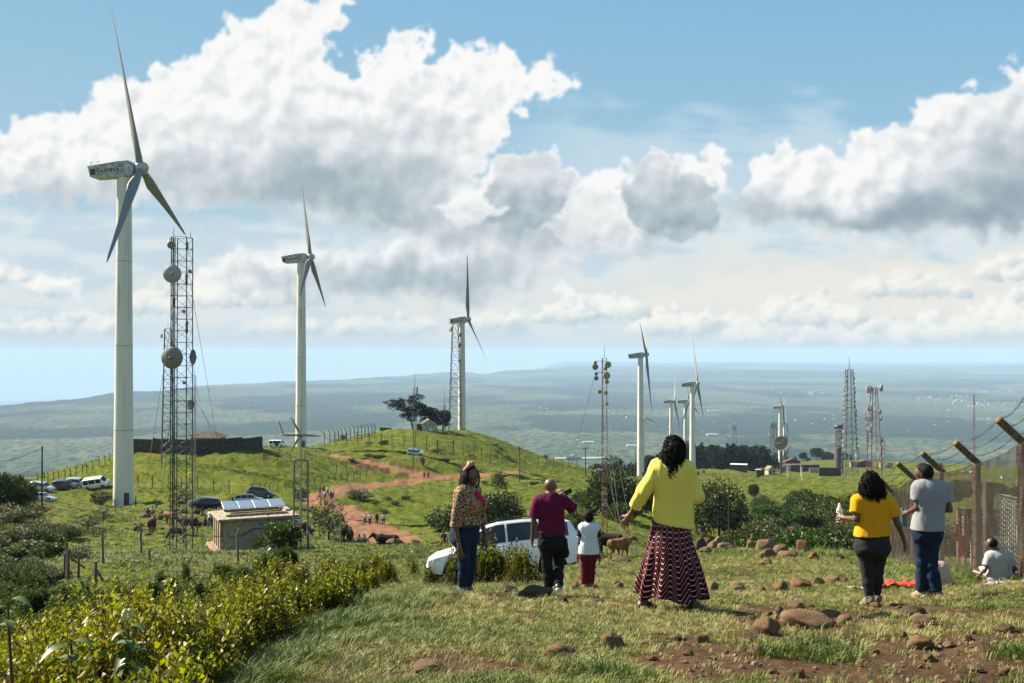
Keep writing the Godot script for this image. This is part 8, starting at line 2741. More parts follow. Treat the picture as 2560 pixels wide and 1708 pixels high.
func mark_ground() -> void:
	for q in [[2030, 1545, 1.6, 0.55], [2190, 1480, 2.2, 0.5], [2290, 1430, 2.0, 0.45], [1960, 1400, 1.6, 0.5], [1830, 1410, 1.0, 0.35], [1700, 1318, 1.8, 0.75], [1640, 1305, 1.4, 0.65], [1740, 1395, 1.0, 0.4], [1690, 1520, 0.8, 0.45], [1500, 1550, 0.9, 0.4], [1400, 1295, 2.6, 0.7], [1440, 1285, 2.0, 0.6], [1180, 1545, 0.5, 0.3], [1060, 1520, 0.6, 0.35], [950, 1530, 0.5, 0.35], [2150, 1560, 1.2, 0.6], [2320, 1540, 1.0, 0.25], [1850, 1560, 0.9, 0.35], [1280, 1400, 0.7, 0.3], [1560, 1490, 0.6, 0.3], [1340, 1365, 0.8, 0.2], [2080, 1420, 1.2, 0.4], [2000, 1390, 0.9, 0.4], [1770, 1340, 1.0, 0.45],
		[860, 1250, 7.0, 0.8], [1000, 1222, 5.0, 0.55], [1080, 1230, 5.0, 0.5], [490, 1170, 9.0, 0.65], [180, 1138, 9.0, 0.5], [870, 1075, 12.0, 0.55], [960, 1085, 10.0, 0.5], [830, 1065, 12.0, 0.5], [760, 1130, 5.0, 0.5], [1640, 1092, 30.0, 0.9], [2190, 1088, 40.0, 0.8], [1370, 1092, 14.0, 0.7], [930, 1210, 5.0, 0.5]]:
		var p := spot(q[0], q[1])
		bare.append(Vector4(p.x, p.z, q[2], q[3]))
	for q in [[640, 1530, 0.5], [720, 1485, 0.6], [800, 1435, 0.8], [860, 1395, 0.9], [930, 1375, 0.7], [600, 1560, 0.5], [560, 1590, 0.5], [2050, 1320, 1.6], [2110, 1320, 1.5], [2180, 1320, 1.6], [2240, 1325, 1.6], [2300, 1330, 1.8], [1980, 1325, 1.0], [1850, 1270, 2.5], [1950, 1275, 2.5], [1820, 1495, 0.4], [1880, 1505, 0.35], [1350, 1550, 0.25], [1700, 1270, 1.6], [2330, 1510, 0.4]]:
		var p := spot(q[0], q[1])
		lush.append(Vector3(p.x, p.z, q[2]))
func rock_mesh(s: int, rough: float) -> ArrayMesh:
	var m := Mb.new()
	var n1 := noise(s, 0.75, 3)
	var n2 := noise(s + 50, 2.6, 3)
	var r := RandomNumberGenerator.new()
	r.seed = s
	var cuts := []
	for i in 13: cuts.append([rdir(r), r.randf_range(0.6, 0.9)])
	var rows := 18
	var cols := 28
	for j in rows + 1:
		var a := -PI / 2 + PI * j / rows
		for i in cols:
			var b := TAU * i / cols
			var d := Vector3(cos(a) * cos(b), sin(a), cos(a) * sin(b))
			var l := 1.0 + 0.28 * n1.get_noise_3dv(d * 1.3)
			for c in cuts:   # flat broken faces
				var k: float = d.dot(c[0])
				if k > 0.05: l = minf(l, c[1] / k)
			m.p(d * (l + rough * n2.get_noise_3dv(d * 1.6)))
	for j in rows:
		for i in cols:
			m.quad(j * cols + i, j * cols + cols + i, j * cols + cols + (i + 1) % cols, j * cols + (i + 1) % cols)
	return m.build()
func build_rocks() -> void:
	var shapes := []
	for i in 7: shapes.append(rock_mesh(201 + i * 3, 0.07))
	var skins := []
	for c in [Color(0.25, 0.16, 0.09), Color(0.21, 0.145, 0.09), Color(0.32, 0.215, 0.125), Color(0.12, 0.085, 0.06), Color(0.23, 0.125, 0.07)]:
		var m := mat(c, 0.95)
		m.albedo_texture = grain(121 + skins.size(), 0.5, 1.0, 0.02, 6, 256)
		m.metallic_specular = 0.2
		m.heightmap_enabled = true
		m.heightmap_texture = m.albedo_texture
		m.heightmap_scale = 1.2
		skins.append(tri_map(m, 2.2))
	var sets := [
		[1300, 1380, 3.5606, "", [[505, 325, 110, 0.5, 4, "reddish stone left of the maroon trousers"], [682, 335, 62, 0.75, 1, "small stone right behind the maroon trousers"], [875, 337, 122, 0.7, 0, "brown stone with a tall right edge, right of the maroon trousers"], [1632, 366, 55, 1.1, 3, "dark stone touching the zigzag skirt's right hem"], [1720, 357, 132, 0.65, 2, "pale topped stone just right of the zigzag skirt"], [1942, 357, 158, 0.52, 2, "wide pale brown stone, second right of the zigzag skirt"], [2150, 362, 96, 0.55, 4, "small dark stone between two larger ones in the row"],
			[150, 400, 340, 0.24, 3, "long flat dark stone behind the lifted heel"], [390, 466, 122, 0.6, 3, "dark lump of stone in front of the black trousers"], [690, 462, 150, 0.35, 3, "low black stone in the turf before the maroon trousers"], [842, 512, 170, 0.22, 0, "low pale stone left of the skirt's left foot"], [820, 862, 240, 0.55, 0, "rounded brown stone, largest in the turf below the skirt's left foot"], [335, 940, 330, 0.32, 0, "long low stone slanting out of the turf, bottom centre"], [62, 850, 150, 0.35, 3, "flat dark stone in the grass, bottom centre left"], [580, 885, 110, 0.4, 2, ""], [1120, 833, 190, 0.25, 2, ""], [1392, 782, 140, 0.42, 1, ""], [1620, 803, 165, 0.4, 1, ""], [2205, 720, 250, 0.5, 1, ""], [1500, 915, 110, 0.35, 4, ""], [1170, 955, 130, 0.22, 4, ""], [2140, 900, 180, 0.4, 2, ""], [1838, 900, 62, 0.4, 4, ""], [2250, 1078, 100, 0.5, 1, ""], [1800, 560, 62, 0.5, 1, ""], [1880, 490, 60, 0.4, 0, ""], [940, 420, 60, 0.3, 2, ""]]],
		[1860, 1380, 3.357, "", [[310, 332, 172, 0.5, 0, "rounded brown stone in the row left of the dark leggings"], [490, 302, 212, 0.35, 4, "long low stone in the row left of the dark leggings"], [632, 275, 112, 0.6, 1, "domed stone in the row left of the dark leggings"], [757, 258, 150, 0.48, 0, "large smooth stone nearest the dark leggings"], [848, 248, 60, 0.5, 4, ""], [905, 225, 40, 0.5, 2, ""], [147, 345, 92, 0.6, 1, "small dark stone left end of the row before the dark leggings"], [185, 115, 130, 0.45, 0, "slab of stone alone on the turf below the boulder heap"], [195, 690, 215, 0.6, 0, "tilted boulder left of the widest boulder"], [560, 640, 520, 0.27, 0, "widest boulder, half sunk in the earth at right"], [445, 1050, 142, 0.65, 1, "grey brown stone standing in the turf at the bottom right"], [125, 855, 190, 0.42, 2, "pale slanting stone in the turf below the widest boulder"], [1490, 815, 262, 0.38, 0, "domed boulder in the bare earth at lower right"], [1340, 718, 62, 0.8, 1, ""], [1110, 853, 60, 0.6, 4, ""], [725, 545, 190, 0.3, 0, ""], [840, 590, 150, 0.42, 2, ""], [1205, 605, 150, 0.22, 1, ""], [1470, 668, 120, 0.5, 4, "dark knobbly stone above the domed boulder"], [1430, 555, 285, 0.3, 3, "dark overhanging ledge of stone below the grey shirted person"], [1640, 788, 100, 0.4, 1, ""], [1722, 798, 112, 0.4, 2, ""], [2190, 668, 172, 0.4, 1, ""], [2190, 1035, 142, 0.5, 4, "reddish stone near the bottom right corner"], [2250, 1098, 140, 0.45, 3, ""], [1880, 745, 122, 0.42, 1, ""], [1560, 915, 130, 0.4, 1, ""], [300, 520, 92, 0.7, 1, ""], [222, 535, 52, 0.6, 3, ""], [1110, 465, 100, 0.4, 0, "stone under the sandal of the mustard shirted person"], [1300, 470, 60, 0.4, 1, ""], [430, 400, 120, 0.35, 1, ""], [620, 370, 80, 0.4, 1, ""], [770, 385, 40, 0.6, 4, ""], [1980, 610, 120, 0.2, 2, ""], [1130, 530, 90, 0.4, 2, ""], [1500, 600, 240, 0.3, 2, ""], [450, 470, 190, 0.3, 1, ""], [1900, 420, 100, 0.35, 1, ""], [1780, 435, 70, 0.3, 4, ""], [980, 960, 50, 0.3, 4, ""], [1950, 1000, 160, 0.3, 1, ""], [1830, 1090, 150, 0.35, 1, ""], [595, 50, 70, 0.6, 1, ""], [380, 40, 120, 0.4, 1, ""], [850, 60, 90, 0.25, 3, ""], [270, 410, 70, 0.3, 4, ""], [80, 560, 90, 0.3, 3, ""], [560, 460, 70, 0.35, 4, ""]]],
		[600, 1330, 3.357, "", [[2250, 510, 200, 0.28, 3, ""], [585, 1260, 150, 0.3, 3, "dark stone at the bottom edge left of centre"], [1590, 1165, 330, 0.2, 1, "flat stone slab in the turf at the bottom centre"], [1130, 1045, 60, 0.3, 4, ""], [1410, 680, 60, 0.4, 3, ""], [2140, 850, 90, 0.25, 1, ""], [2320, 970, 80, 0.6, 2, ""], [1330, 105, 90, 0.5, 0, "tan rock at the end of the dirt road right of the black cow"], [1280, 112, 110, 0.5, 1, "grey rock just right of the black cow"], [1480, 100, 90, 0.4, 3, ""], [1630, 95, 80, 0.3, 1, ""], [950, 1140, 110, 0.2, 3, ""]]],
		[1480, 1050, 3.075, "heap", [[840, 1008, 92, 0.8, 3], [905, 962, 52, 0.8, 3], [925, 1000, 72, 0.7, 2], [980, 972, 84, 0.65, 2], [1030, 1000, 110, 0.4, 2], [1085, 985, 100, 0.85, 1], [1168, 992, 96, 0.85, 3], [1218, 995, 60, 0.9, 2], [880, 1018, 80, 0.35, 1], [60, 1070, 90, 0.3, 3], [240, 1095, 110, 0.2, 3], [170, 1090, 60, 0.3, 1]]],
		[1900, 850, 2.8515, "heap", [[45, 1505, 104, 0.75, 2], [100, 1452, 62, 0.8, 2], [52, 1448, 60, 0.7, 0], [138, 1472, 92, 0.7, 2], [60, 1555, 96, 0.5, 1], [165, 1442, 66, 1.3, 1], [142, 1532, 112, 0.5, 1], [206, 1555, 110, 0.42, 0], [316, 1522, 92, 0.75, 4], [386, 1562, 62, 0.55, 4], [540, 1505, 112, 0.55, 0], [565, 1560, 62, 0.4, 3], [202, 1475, 62, 0.6, 1], [16, 1442, 56, 0.7, 1], [272, 1495, 74, 0.5, 0], [590, 1500, 60, 0.5, 1]]],
		[330, 1180, 5.222, "slope", [[60, 770, 130, 0.5, 3], [150, 600, 160, 0.3, 1], [100, 780, 90, 0.3, 3], [200, 830, 120, 0.3, 3], [350, 620, 130, 0.5, 1], [560, 520, 140, 0.35, 3], [660, 540, 150, 0.4, 3], [830, 545, 160, 0.35, 3], [860, 690, 140, 0.35, 3], [920, 580, 110, 0.4, 3], [1080, 690, 130, 0.9, 3], [380, 745, 90, 0.25, 3], [120, 690, 80, 0.3, 1], [40, 690, 70, 0.3, 3]]]]
	var sizes := 0
	for st in sets:
		for q in st[4]:
			var p := spot((st[0] + q[0] / st[2]) / G, (st[1] + q[1] / st[2]) / G, 4.0)
			var w: float = q[2] / st[2] * -p.z / F
			var bs := Basis(Vector3.UP, rng.randf() * TAU)
			if st[3] == "heap": w *= 1.35
			var hh: float = w * q[3]
			var o := part("rock", shapes[sizes % 7], skins[q[4]], null, Transform3D(Basis.from_scale(Vector3(w * 0.50, hh * 0.74, w * 0.42)) * bs, p + Vector3(0, hh * 0.26, -w * 0.25)))
			sizes += 1
			var label: String = q[5] if q.size() > 5 else ""
			if label != "": tag(o, label, "rock", "stones in the turf")
			elif st[3] == "heap": tag(o, "brown boulder heaped on the brow before the dark green thicket", "rock", "boulders heaped on the brow")
			elif st[3] == "slope": tag(o, "dark rock among the cattle on the slope left of the concrete hut", "rock", "rocks among the cattle")
			else: tag(o, "low brown stone half sunk in the trampled turf", "rock", "half sunk stones in the turf")
	var where := []
	var tints := PackedColorArray()
	var tries := 0
	while where.size() < 2200 and tries < 60000:
		tries += 1
		var d := exp(rng.randf_range(log(5.0), log(32.0)))
		var x := rng.randf_range(-0.35, 0.6) * d
		if bare_mask(x, -d) < 0.35 and rng.randf() > 0.06: continue
		var s := 0.005 + 0.02 * pow(rng.randf(), 3.5)
		where.append(Transform3D(Basis(rdir(rng), rng.randf() * TAU) * Basis.from_scale(Vector3(s, s * 0.7, s)), ground(x, -d) + Vector3(0, s * 0.3, 0)))
		var t := rng.randf_range(0.7, 1.3)
		tints.append(Color(0.15 * t, 0.095 * t, 0.06 * t))
	var pm := Mb.new()
	pm.colored = true
	pm.ball(Vector3.ZERO, Vector3(1, 0.8, 0.9), 8)
	for i in pm.v.size(): pm.v[i] *= 1.0 + 0.5 * n_cloth.get_noise_3dv(pm.v[i] * 2.0)
	scatter("gravel", "loose clods and pebbles on the bare earth", pm.build(true), vmat(1.0), where, tints)
func tuft_mesh(s: int, blades: int, h: float, spread: float, w: float, bend: float) -> ArrayMesh:
	var r := RandomNumberGenerator.new()
	r.seed = s
	var m := Mb.new()
	m.colored = true
	for i in blades:
		var a := r.randf() * TAU
		var o := Vector3(cos(a), 0, sin(a)) * spread * sqrt(r.randf())
		var d := Vector3(cos(a + r.randf_range(-1, 1)), 0, sin(a + r.randf_range(-1, 1)))
		var sd := d.cross(Vector3.UP).normalized() * w * r.randf_range(0.6, 1.2)
		var hh := h * r.randf_range(0.45, 1.15)
		var t := r.randf_range(0.7, 1.3)
		var dry := r.randf()
		m.col = Color(1.7 * t, 1.35 * t, 1.5 * t) if dry < 0.22 else Color(t, t, t)
		var p1 := o + Vector3(0, hh * 0.6, 0) + d * hh * bend * 0.35
		var p2 := o + Vector3(0, hh * (1.0 - bend * 0.35), 0) + d * hh * bend
		var v0 := m.p(o - sd); var v1 := m.p(o + sd); var v2 := m.p(p1 + sd * 0.75); var v3 := m.p(p1 - sd * 0.75); var v4 := m.p(p2)
		m.quad(v0, v1, v2, v3)
		m.tri(v3, v2, v4)
	return m.build()
func build_grass() -> void:
	var gm := foliage(Color(0.55, 0.6, 0.3), 0.6, 0.3)
	var short := [tuft_mesh(301, 14, 0.05, 0.07, 0.0026, 0.8), tuft_mesh(302, 12, 0.06, 0.06, 0.0026, 0.7), tuft_mesh(303, 16, 0.038, 0.08, 0.003, 0.9)]
	var tall := [tuft_mesh(304, 16, 0.085, 0.06, 0.0028, 0.7), tuft_mesh(305, 14, 0.125, 0.06, 0.003, 0.65)]
	var sets := [[], [], [], [], []]
	var tints := [PackedColorArray(), PackedColorArray(), PackedColorArray(), PackedColorArray(), PackedColorArray()]
	for i in 150000:
		var d := exp(rng.randf_range(log(4.6), log(62.0)))
		var u := rng.randf_range(-0.53, 0.56)
		var x := u * d
		var z := -d
		var l := 0.0
		for c in lush: l = maxf(l, 1.0 - smoothstep(c.z * 0.3, c.z, Vector2(x - c.x, z - c.y).length() + 0.5 * n_dirt.get_noise_2d(x * 2.0, z * 2.0)))
		var b := bare_mask(x, z)
		if rng.randf() < b * (0.93 - 0.4 * l): continue
		var patch := n_tone2.get_noise_2d(x * 0.7 + 30.0, z * 0.7)
		if rng.randf() < 0.25 - patch * 0.9 and l < 0.4: continue
		var k := rng.randi() % 3
		if rng.randf() < l * 0.8: k = 3 + rng.randi() % 2
		var s := rng.randf_range(0.75, 1.3) * lerpf(0.9, 2.3, smoothstep(7.0, 60.0, d)) * (1.0 + 0.5 * maxf(patch, 0.0))
		sets[k].append(Transform3D(Basis(Vector3.UP, rng.randf() * TAU) * Basis(Vector3.RIGHT, rng.randf_range(-0.15, 0.15)) * Basis.from_scale(Vector3(s, s * rng.randf_range(0.8, 1.2), s)), ground(x, z)))
		var t := n_tone.get_noise_2d(x * 2.5, z * 2.5)
		var c := Color(0.205, 0.185, 0.07).lerp(Color(0.10, 0.125, 0.026), clampf(0.38 + t * 1.4 + 0.5 * patch, 0, 1))
		c = c.lerp(Color(0.068, 0.118, 0.018), l * 0.8)
		tints[k].append(c * rng.randf_range(0.9, 1.55))
	var names := ["short cropped grass on the near hilltop", "slightly longer grass on the near hilltop", "thin trampled grass on the near hilltop", "long green grass along the edge of the scrub and fence", "tallest bright green grass along the edge of the scrub and fence"]
	for k in 5: scatter("grass", names[k], short[k] if k < 3 else tall[k - 3], gm, sets[k], tints[k])
	var far_mesh := [tuft_mesh(311, 14, 0.34, 0.55, 0.03, 0.9), tuft_mesh(312, 12, 0.5, 0.5, 0.035, 0.7)]
	var fs := [[], []]
	var ft := [PackedColorArray(), PackedColorArray()]
	for i in 95000:
		var d := exp(rng.randf_range(log(45.0), log(520.0)))
		var x := rng.randf_range(-0.55, 0.58) * d
		var z := -d
		if rng.randf() < bare_mask(x, z): continue
		if road_mask(x, z) > 0.15: continue
		var patch := n_tone.get_noise_2d(x * 1.5 + 40.0, z * 1.5)
		if rng.randf() < 0.4 - patch * 1.6: continue
		var s := rng.randf_range(0.5, 1.1) * lerpf(0.7, 2.0, smoothstep(45.0, 400.0, d))
		var k := rng.randi() % 2
		fs[k].append(Transform3D(Basis(Vector3.UP, rng.randf() * TAU) * Basis.from_scale(Vector3(s, s * rng.randf_range(0.35, 0.8), s)), ground(x, z)))
		var c := Color(0.075, 0.115, 0.015).lerp(Color(0.125, 0.135, 0.026), rng.randf())
		if rng.randf() < 0.12: c = Color(0.05, 0.062, 0.014)
		ft[k].append(c * rng.randf_range(0.8, 1.2))
	for k in 2: scatter("grass", "rough tussocky pasture on the further slopes", far_mesh[k], gm, fs[k], ft[k])
func in_poly(q: Vector2, poly: PackedVector2Array) -> bool: return Geometry2D.is_point_in_polygon(q, poly)
func sprig_mesh(s: int, leaves: int, h: float, size: float, up: float, wide := 0.42) -> ArrayMesh:
	var r := RandomNumberGenerator.new()
	r.seed = s
	var m := Mb.new()
	m.colored = true
	m.col = Color(0.75, 0.45, 0.8)
	var bend := Vector3(r.randf_range(-0.2, 0.2), 1, r.randf_range(-0.2, 0.2)).normalized()
	m.tube([Vector3(0, -h * 0.3, 0), bend * h * 0.5, bend * h], [0.004, 0.003, 0.0015], 3, false)
	for i in leaves:
		var f := lerpf(0.2, 1.0, (i + 0.5) / leaves)
		var a := i * 2.4 + r.randf_range(-0.3, 0.3)
		var d := (Vector3(cos(a), 0, sin(a)) + Vector3(0, up * r.randf_range(0.6, 1.3), 0)).normalized()
		var sd := d.cross(Vector3.UP).normalized().rotated(d, r.randf_range(-0.7, 0.7))
		var t := r.randf_range(0.65, 1.3)
		m.col = Color(t * r.randf_range(0.9, 1.25), t, t)
		leaf(m, bend * h * f, d, sd, size * r.randf_range(0.7, 1.25), size * wide * r.randf_range(0.8, 1.2), 0.05)
	return m.build()
func build_scrub() -> void:
	var bright := foliage(Color(0.95, 1.0, 0.35), 0.42, 0.35)
	var fine := foliage(Color(0.6, 0.7, 0.3), 0.65, 0.2)
	var sprigs := [sprig_mesh(401, 12, 0.24, 0.05, 0.9, 0.55), sprig_mesh(402, 10, 0.32, 0.056, 1.2, 0.5), sprig_mesh(403, 13, 0.18, 0.042, 0.6, 0.62)]
	var fines := [sprig_mesh(404, 22, 0.30, 0.045, 0.4, 0.5), sprig_mesh(405, 24, 0.26, 0.04, 0.6, 0.55)]
	var front := PackedVector2Array([Vector2(-300, 1900), Vector2(390, 1760), Vector2(430, 1640), Vector2(520, 1530), Vector2(680, 1462), Vector2(780, 1412), Vector2(845, 1362), Vector2(960, 1352), Vector2(1205, 1347), Vector2(1215, 1326), Vector2(1000, 1322), Vector2(900, 1318), Vector2(800, 1322), Vector2(700, 1326), Vector2(620, 1330), Vector2(520, 1375), Vector2(430, 1430), Vector2(300, 1470), Vector2(-300, 1500)])
	var back := PackedVector2Array([Vector2(-300, 1500), Vector2(300, 1470), Vector2(430, 1430), Vector2(520, 1375), Vector2(620, 1330), Vector2(700, 1305), Vector2(650, 1280), Vector2(560, 1330), Vector2(470, 1330), Vector2(380, 1345), Vector2(330, 1385), Vector2(240, 1400), Vector2(140, 1390), Vector2(60, 1330), Vector2(-300, 1300)])
	var sets := [[], [], [], [], []]
	var tints := [PackedColorArray(), PackedColorArray(), PackedColorArray(), PackedColorArray(), PackedColorArray()]
	var twigs := Mb.new()
	var made := 0
	var tries := 0
	while made < 640 and tries < 6000:
		tries += 1
		var q := Vector2(rng.randf_range(-250, 1250), rng.randf_range(1290, 1760))
		var f := in_poly(q, front)
		var b := in_poly(q, back)
		if not f and not b: continue
		var g := spot(q.x, q.y, 4.0, 80.0)
		var d := -g.z
		if d < 4.6: continue
		made += 1
		var R := rng.randf_range(0.22, 0.6) * (1.0 if f else 1.3)
		var H := rng.randf_range(0.3, 0.78) * (1.0 if f else 0.95)
		if q.x > 640.0: H = rng.randf_range(0.34, 0.6)
		if q.x > 860.0: H = rng.randf_range(0.3, 0.6)
		if q.x > 300.0 and q.x < 560.0: H *= 0.8
		if q.x > 1000.0: R *= 1.3
		if d < 7.5: H *= 0.8
		if f and not in_poly(q + Vector2(110, 0), front) and q.x < 860.0:
			H *= 0.5
			R *= 0.7
		var n := int(175.0 * R * R / 0.2 * clampf(11.0 / d, 0.35, 1.25))
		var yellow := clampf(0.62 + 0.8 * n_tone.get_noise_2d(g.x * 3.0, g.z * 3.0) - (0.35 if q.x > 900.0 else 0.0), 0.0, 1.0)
		var big := clampf(d / 14.0, 0.85, 1.9)
		for i in n:
			var a := rng.randf() * TAU
			var rr := sqrt(rng.randf())
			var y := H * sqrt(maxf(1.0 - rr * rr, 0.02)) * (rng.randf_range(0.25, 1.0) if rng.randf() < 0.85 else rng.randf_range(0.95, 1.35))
			var p := g + Vector3(cos(a) * rr * R, 0, sin(a) * rr * R)
			p.y = hgt(p.x, p.z) + y - 0.06
			var tilt := Basis(Vector3(sin(a), 0, -cos(a)), -rr * 0.7 + rng.randf_range(-0.3, 0.3)) * Basis(Vector3.UP, rng.randf() * TAU)
			var k := rng.randi() % 3 if f else 3 + rng.randi() % 2
			var s := rng.randf_range(0.75, 1.25) * big
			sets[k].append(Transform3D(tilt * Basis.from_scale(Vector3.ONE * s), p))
			var c: Color
			if f:
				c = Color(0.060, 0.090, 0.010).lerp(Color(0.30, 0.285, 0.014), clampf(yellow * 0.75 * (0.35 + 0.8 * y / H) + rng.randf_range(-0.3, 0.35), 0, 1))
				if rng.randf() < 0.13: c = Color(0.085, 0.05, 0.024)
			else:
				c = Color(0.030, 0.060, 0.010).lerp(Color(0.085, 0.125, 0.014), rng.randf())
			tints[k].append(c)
		for i in (7 if f else 3):
			var a := rng.randf() * TAU
			var e := Vector3(cos(a) * R * rng.randf_range(0.3, 0.9), H * rng.randf_range(0.7, 1.12), sin(a) * R * rng.randf_range(0.3, 0.9))
			var g0 := g + Vector3(rng.randf_range(-0.1, 0.1), -0.05, 0)
			twigs.tube([g0, g0 + e * 0.5 + rdir(rng) * 0.08, g0 + e], [0.011, 0.008, 0.003], 4, false)
	var names := ["yellow green leafy scrub covering the near left slope", "taller yellow green shoots in the scrub on the near left slope", "small leaved sprays in the scrub on the near left slope", "dark green scrub below the concrete hut and broken paling fence", "fine leaved dark scrub below the concrete hut and broken paling fence"]
	for k in 5: scatter("undergrowth", names[k], sprigs[k] if k < 3 else fines[k - 3], bright if k < 3 else fine, sets[k], tints[k])
	var bark := mat(Color(0.055, 0.036, 0.024), 0.9)
	tag(part("twigs", twigs, bark), "bare brown twigs standing up through the near scrub", "", "", "stuff")
	var big := foliage(Color(0.35, 0.5, 0.15), 0.4, 0.4)
	var plants := [[295, 1500, 5.3, 11, "broad leaved plant with drooping leaves and a pale bud at the front"], [165, 1535, 5.0, 5, "broad dark leaved plant at the bottom left edge of the scrub"], [20, 1440, 5.6, 5, "bright broad leaved plant at the left edge of the scrub"]]
	for q in plants:
		var top := sight(q[0], q[1] - 60, q[2])
		var foot := ground(top.x, top.z)
		var t := thing("broad_leaved_plant", q[4], "plant", foot)
		var st := Mb.new()
		st.tube([Vector3(0, -0.1, 0), (top - foot) * 0.5 + Vector3(0.03, 0, 0), top - foot], [0.012, 0.010, 0.006], 6)
		part("stem", st, bark, t)
		for i in q[3]:
			var a: float = i * 2.4
			var m := Mb.new()
			m.colored = true
			var len := rng.randf_range(0.09, 0.16)
			var d := Vector3(cos(a), 0.5 - 0.09 * i, sin(a)).normalized()
			var sd := d.cross(Vector3.UP).normalized()
			m.col = Color(0.055, 0.085, 0.018) * rng.randf_range(0.7, 1.4)
			var rows := []
			for j in 7:
				var f := j / 6.0
				var c := d * len * f - Vector3(0, len * 0.7 * f * f, 0)
				var w := len * 0.24 * sin(PI * pow(f, 0.8)) + 0.001
				rows.append([m.p(c - sd * w + Vector3(0, w * 0.35, 0)), m.p(c), m.p(c + sd * w + Vector3(0, w * 0.35, 0))])
			for j in 6:
				for e in 2: m.quad(rows[j][e], rows[j][e + 1], rows[j + 1][e + 1], rows[j + 1][e])
			part("leaf", m, big, t, Transform3D(Basis.IDENTITY, (top - foot) * (1.0 - 0.03 * i)))
		if q[3] > 10:
			var bud := Mb.new()
			for i in 14: bud.ball(top - foot + Vector3(0, 0.07, 0) + rdir(rng) * 0.022, Vector3.ONE * 0.012, 6)
			part("bud", bud, mat(Color(0.42, 0.42, 0.18), 0.8), t, Transform3D.IDENTITY, true)
func build_shrubs() -> void:
	var r := RandomNumberGenerator.new()
	r.seed = 77
	var leafm := foliage(Color(0.55, 0.65, 0.25), 0.5, 0.35)
	var bark := mat(Color(0.06, 0.045, 0.032), 0.95)
	var kinds := {}
	var spec := {"round": [Color(0.040, 0.062, 0.014), 150, 16, 0.10, 0.26], "olive": [Color(0.070, 0.082, 0.028), 130, 15, 0.09, 0.24], "bare": [Color(0.058, 0.05, 0.024), 80, 11, 0.08, 0.25], "lush": [Color(0.058, 0.092, 0.014), 150, 15, 0.11, 0.25]}
	for k in spec:
		var forms := []
		for v in 2:
			var m := Mb.new()
			crown(m, r, Vector3(0, 0.52, 0), Vector3(0.5, 0.47, 0.5), spec[k][1], spec[k][2], spec[k][3] * 0.75, spec[k][0], spec[k][4])
			for e in 4:
				var a := r.randf() * TAU
				crown(m, r, Vector3(cos(a) * 0.28, r.randf_range(0.35, 0.75), sin(a) * 0.28), Vector3(0.26, 0.26, 0.26), spec[k][1] / 5, spec[k][2], spec[k][3] * 0.75, spec[k][0] * r.randf_range(0.8, 1.25), spec[k][4])
			forms.append([m.build(), limbs_mesh(r, 0.6, 0.035, 9, Vector3(0.4, 0.35, 0.4)).build()])
		kinds[k] = forms
	var count := 0
	var list := [
		[1030, 1216, 130, 52, "round", "low dark bush left of the leaning sapling, behind the spotted blouse", "", 0.0], [1150, 1212, 105, 78, "round", "big dark bush between the spotted blouse and the maroon shirt", "", 0.0], [1330, 1240, 58, 74, "olive", "grey green bush between the maroon shirt and the young person in white", "", 0.0],
		[755, 1238, 84, 92, "bare", "thin leaved dry bush behind the bent-topped concrete posts", "", 0.0], [828, 1150, 78, 28, "olive", "low grey green bush inside the bend of the dirt road", "", 0.0], [690, 1148, 40, 30, "olive", "small bush behind the wind charger stand", "", 0.0],
		[412, 1164, 64, 48, "bare", "dark spiky bush beside the dish mast near the dark car", "", 0.0], [232, 1160, 50, 34, "olive", "small bush left of the tallest turbine's foot", "", 0.0], [265, 1152, 28, 22, "olive", "tiny bush touching the tallest turbine's left side", "", 0.0],
		[1408, 1192, 110, 110, "round", "big dark mound of bushes behind the red and white mast", "", 0.0], [1340, 1162, 70, 34, "round", "low dark bushes left of the red and white mast", "", 0.0], [1470, 1180, 90, 60, "lush", "green bushes between the mast and the person in yellow", "", 0.0], [1365, 1178, 74, 50, "lush", "bright green bush low beside the red and white mast", "", 0.0], [1430, 1196, 80, 40, "lush", "green bush at the foot of the dark mound", "", 0.0],
		[150, 1068, 70, 24, "olive", "bush on the left skyline beyond the ridge fence", "", 0.0], [190, 1058, 50, 18, "olive", "smaller bush on the left skyline nearer the turbine", "", 0.0], [118, 1080, 44, 26, "olive", "bush at the left end of the ridge fence", "", 0.0],
		[28, 1165, 60, 74, "round", "dark tree at the left edge of the view beside the parked cars", "", 0.0], [62, 1168, 44, 64, "round", "dark rounded bush right of the dark tree at the left edge", "", 0.0], [-12, 1168, 60, 84, "round", "dark tree cut by the left edge of the view", "", 0.0],
		[650, 1266, 100, 66, "lush", "glossy bright green shrub standing before the concrete hut", "", 30.0], [600, 1262, 44, 28, "lush", "small glossy shrub left of the bigger one before the concrete hut", "", 30.0],
		[1650, 1238, 104, 136, "olive", "leafy dark tree just right of the person in yellow", "", 0.0], [1612, 1232, 66, 110, "olive", "leafy dark bush half behind the person in yellow", "", 0.0], [1690, 1228, 66, 70, "olive", "lower bush at the right side of the leafy dark tree", "", 0.0],
		[1729, 1141, 16, 30, "round", "narrow lone dark bush on the green slope right of the leafy tree", "", 0.0], [970, 1070, 10, 22, "olive", "small bush on the knoll front", "", 0.0], [788, 1010, 14, 12, "olive", "small bush inside the skyline fence", "", 0.0], [1150, 1240, 30, 10, "lush", "", "", 0.0]]
	for i in 16: list.append([lerpf(-60.0, 245.0, r.randf()), lerpf(1182.0, 1245.0, pow(r.randf(), 0.7)), r.randf_range(50, 95), r.randf_range(20, 38), "bare" if i % 3 else "olive", "reddish brown low shrub on the left slope below the parked cars", "brown shrubs below the parked cars", 0.0])
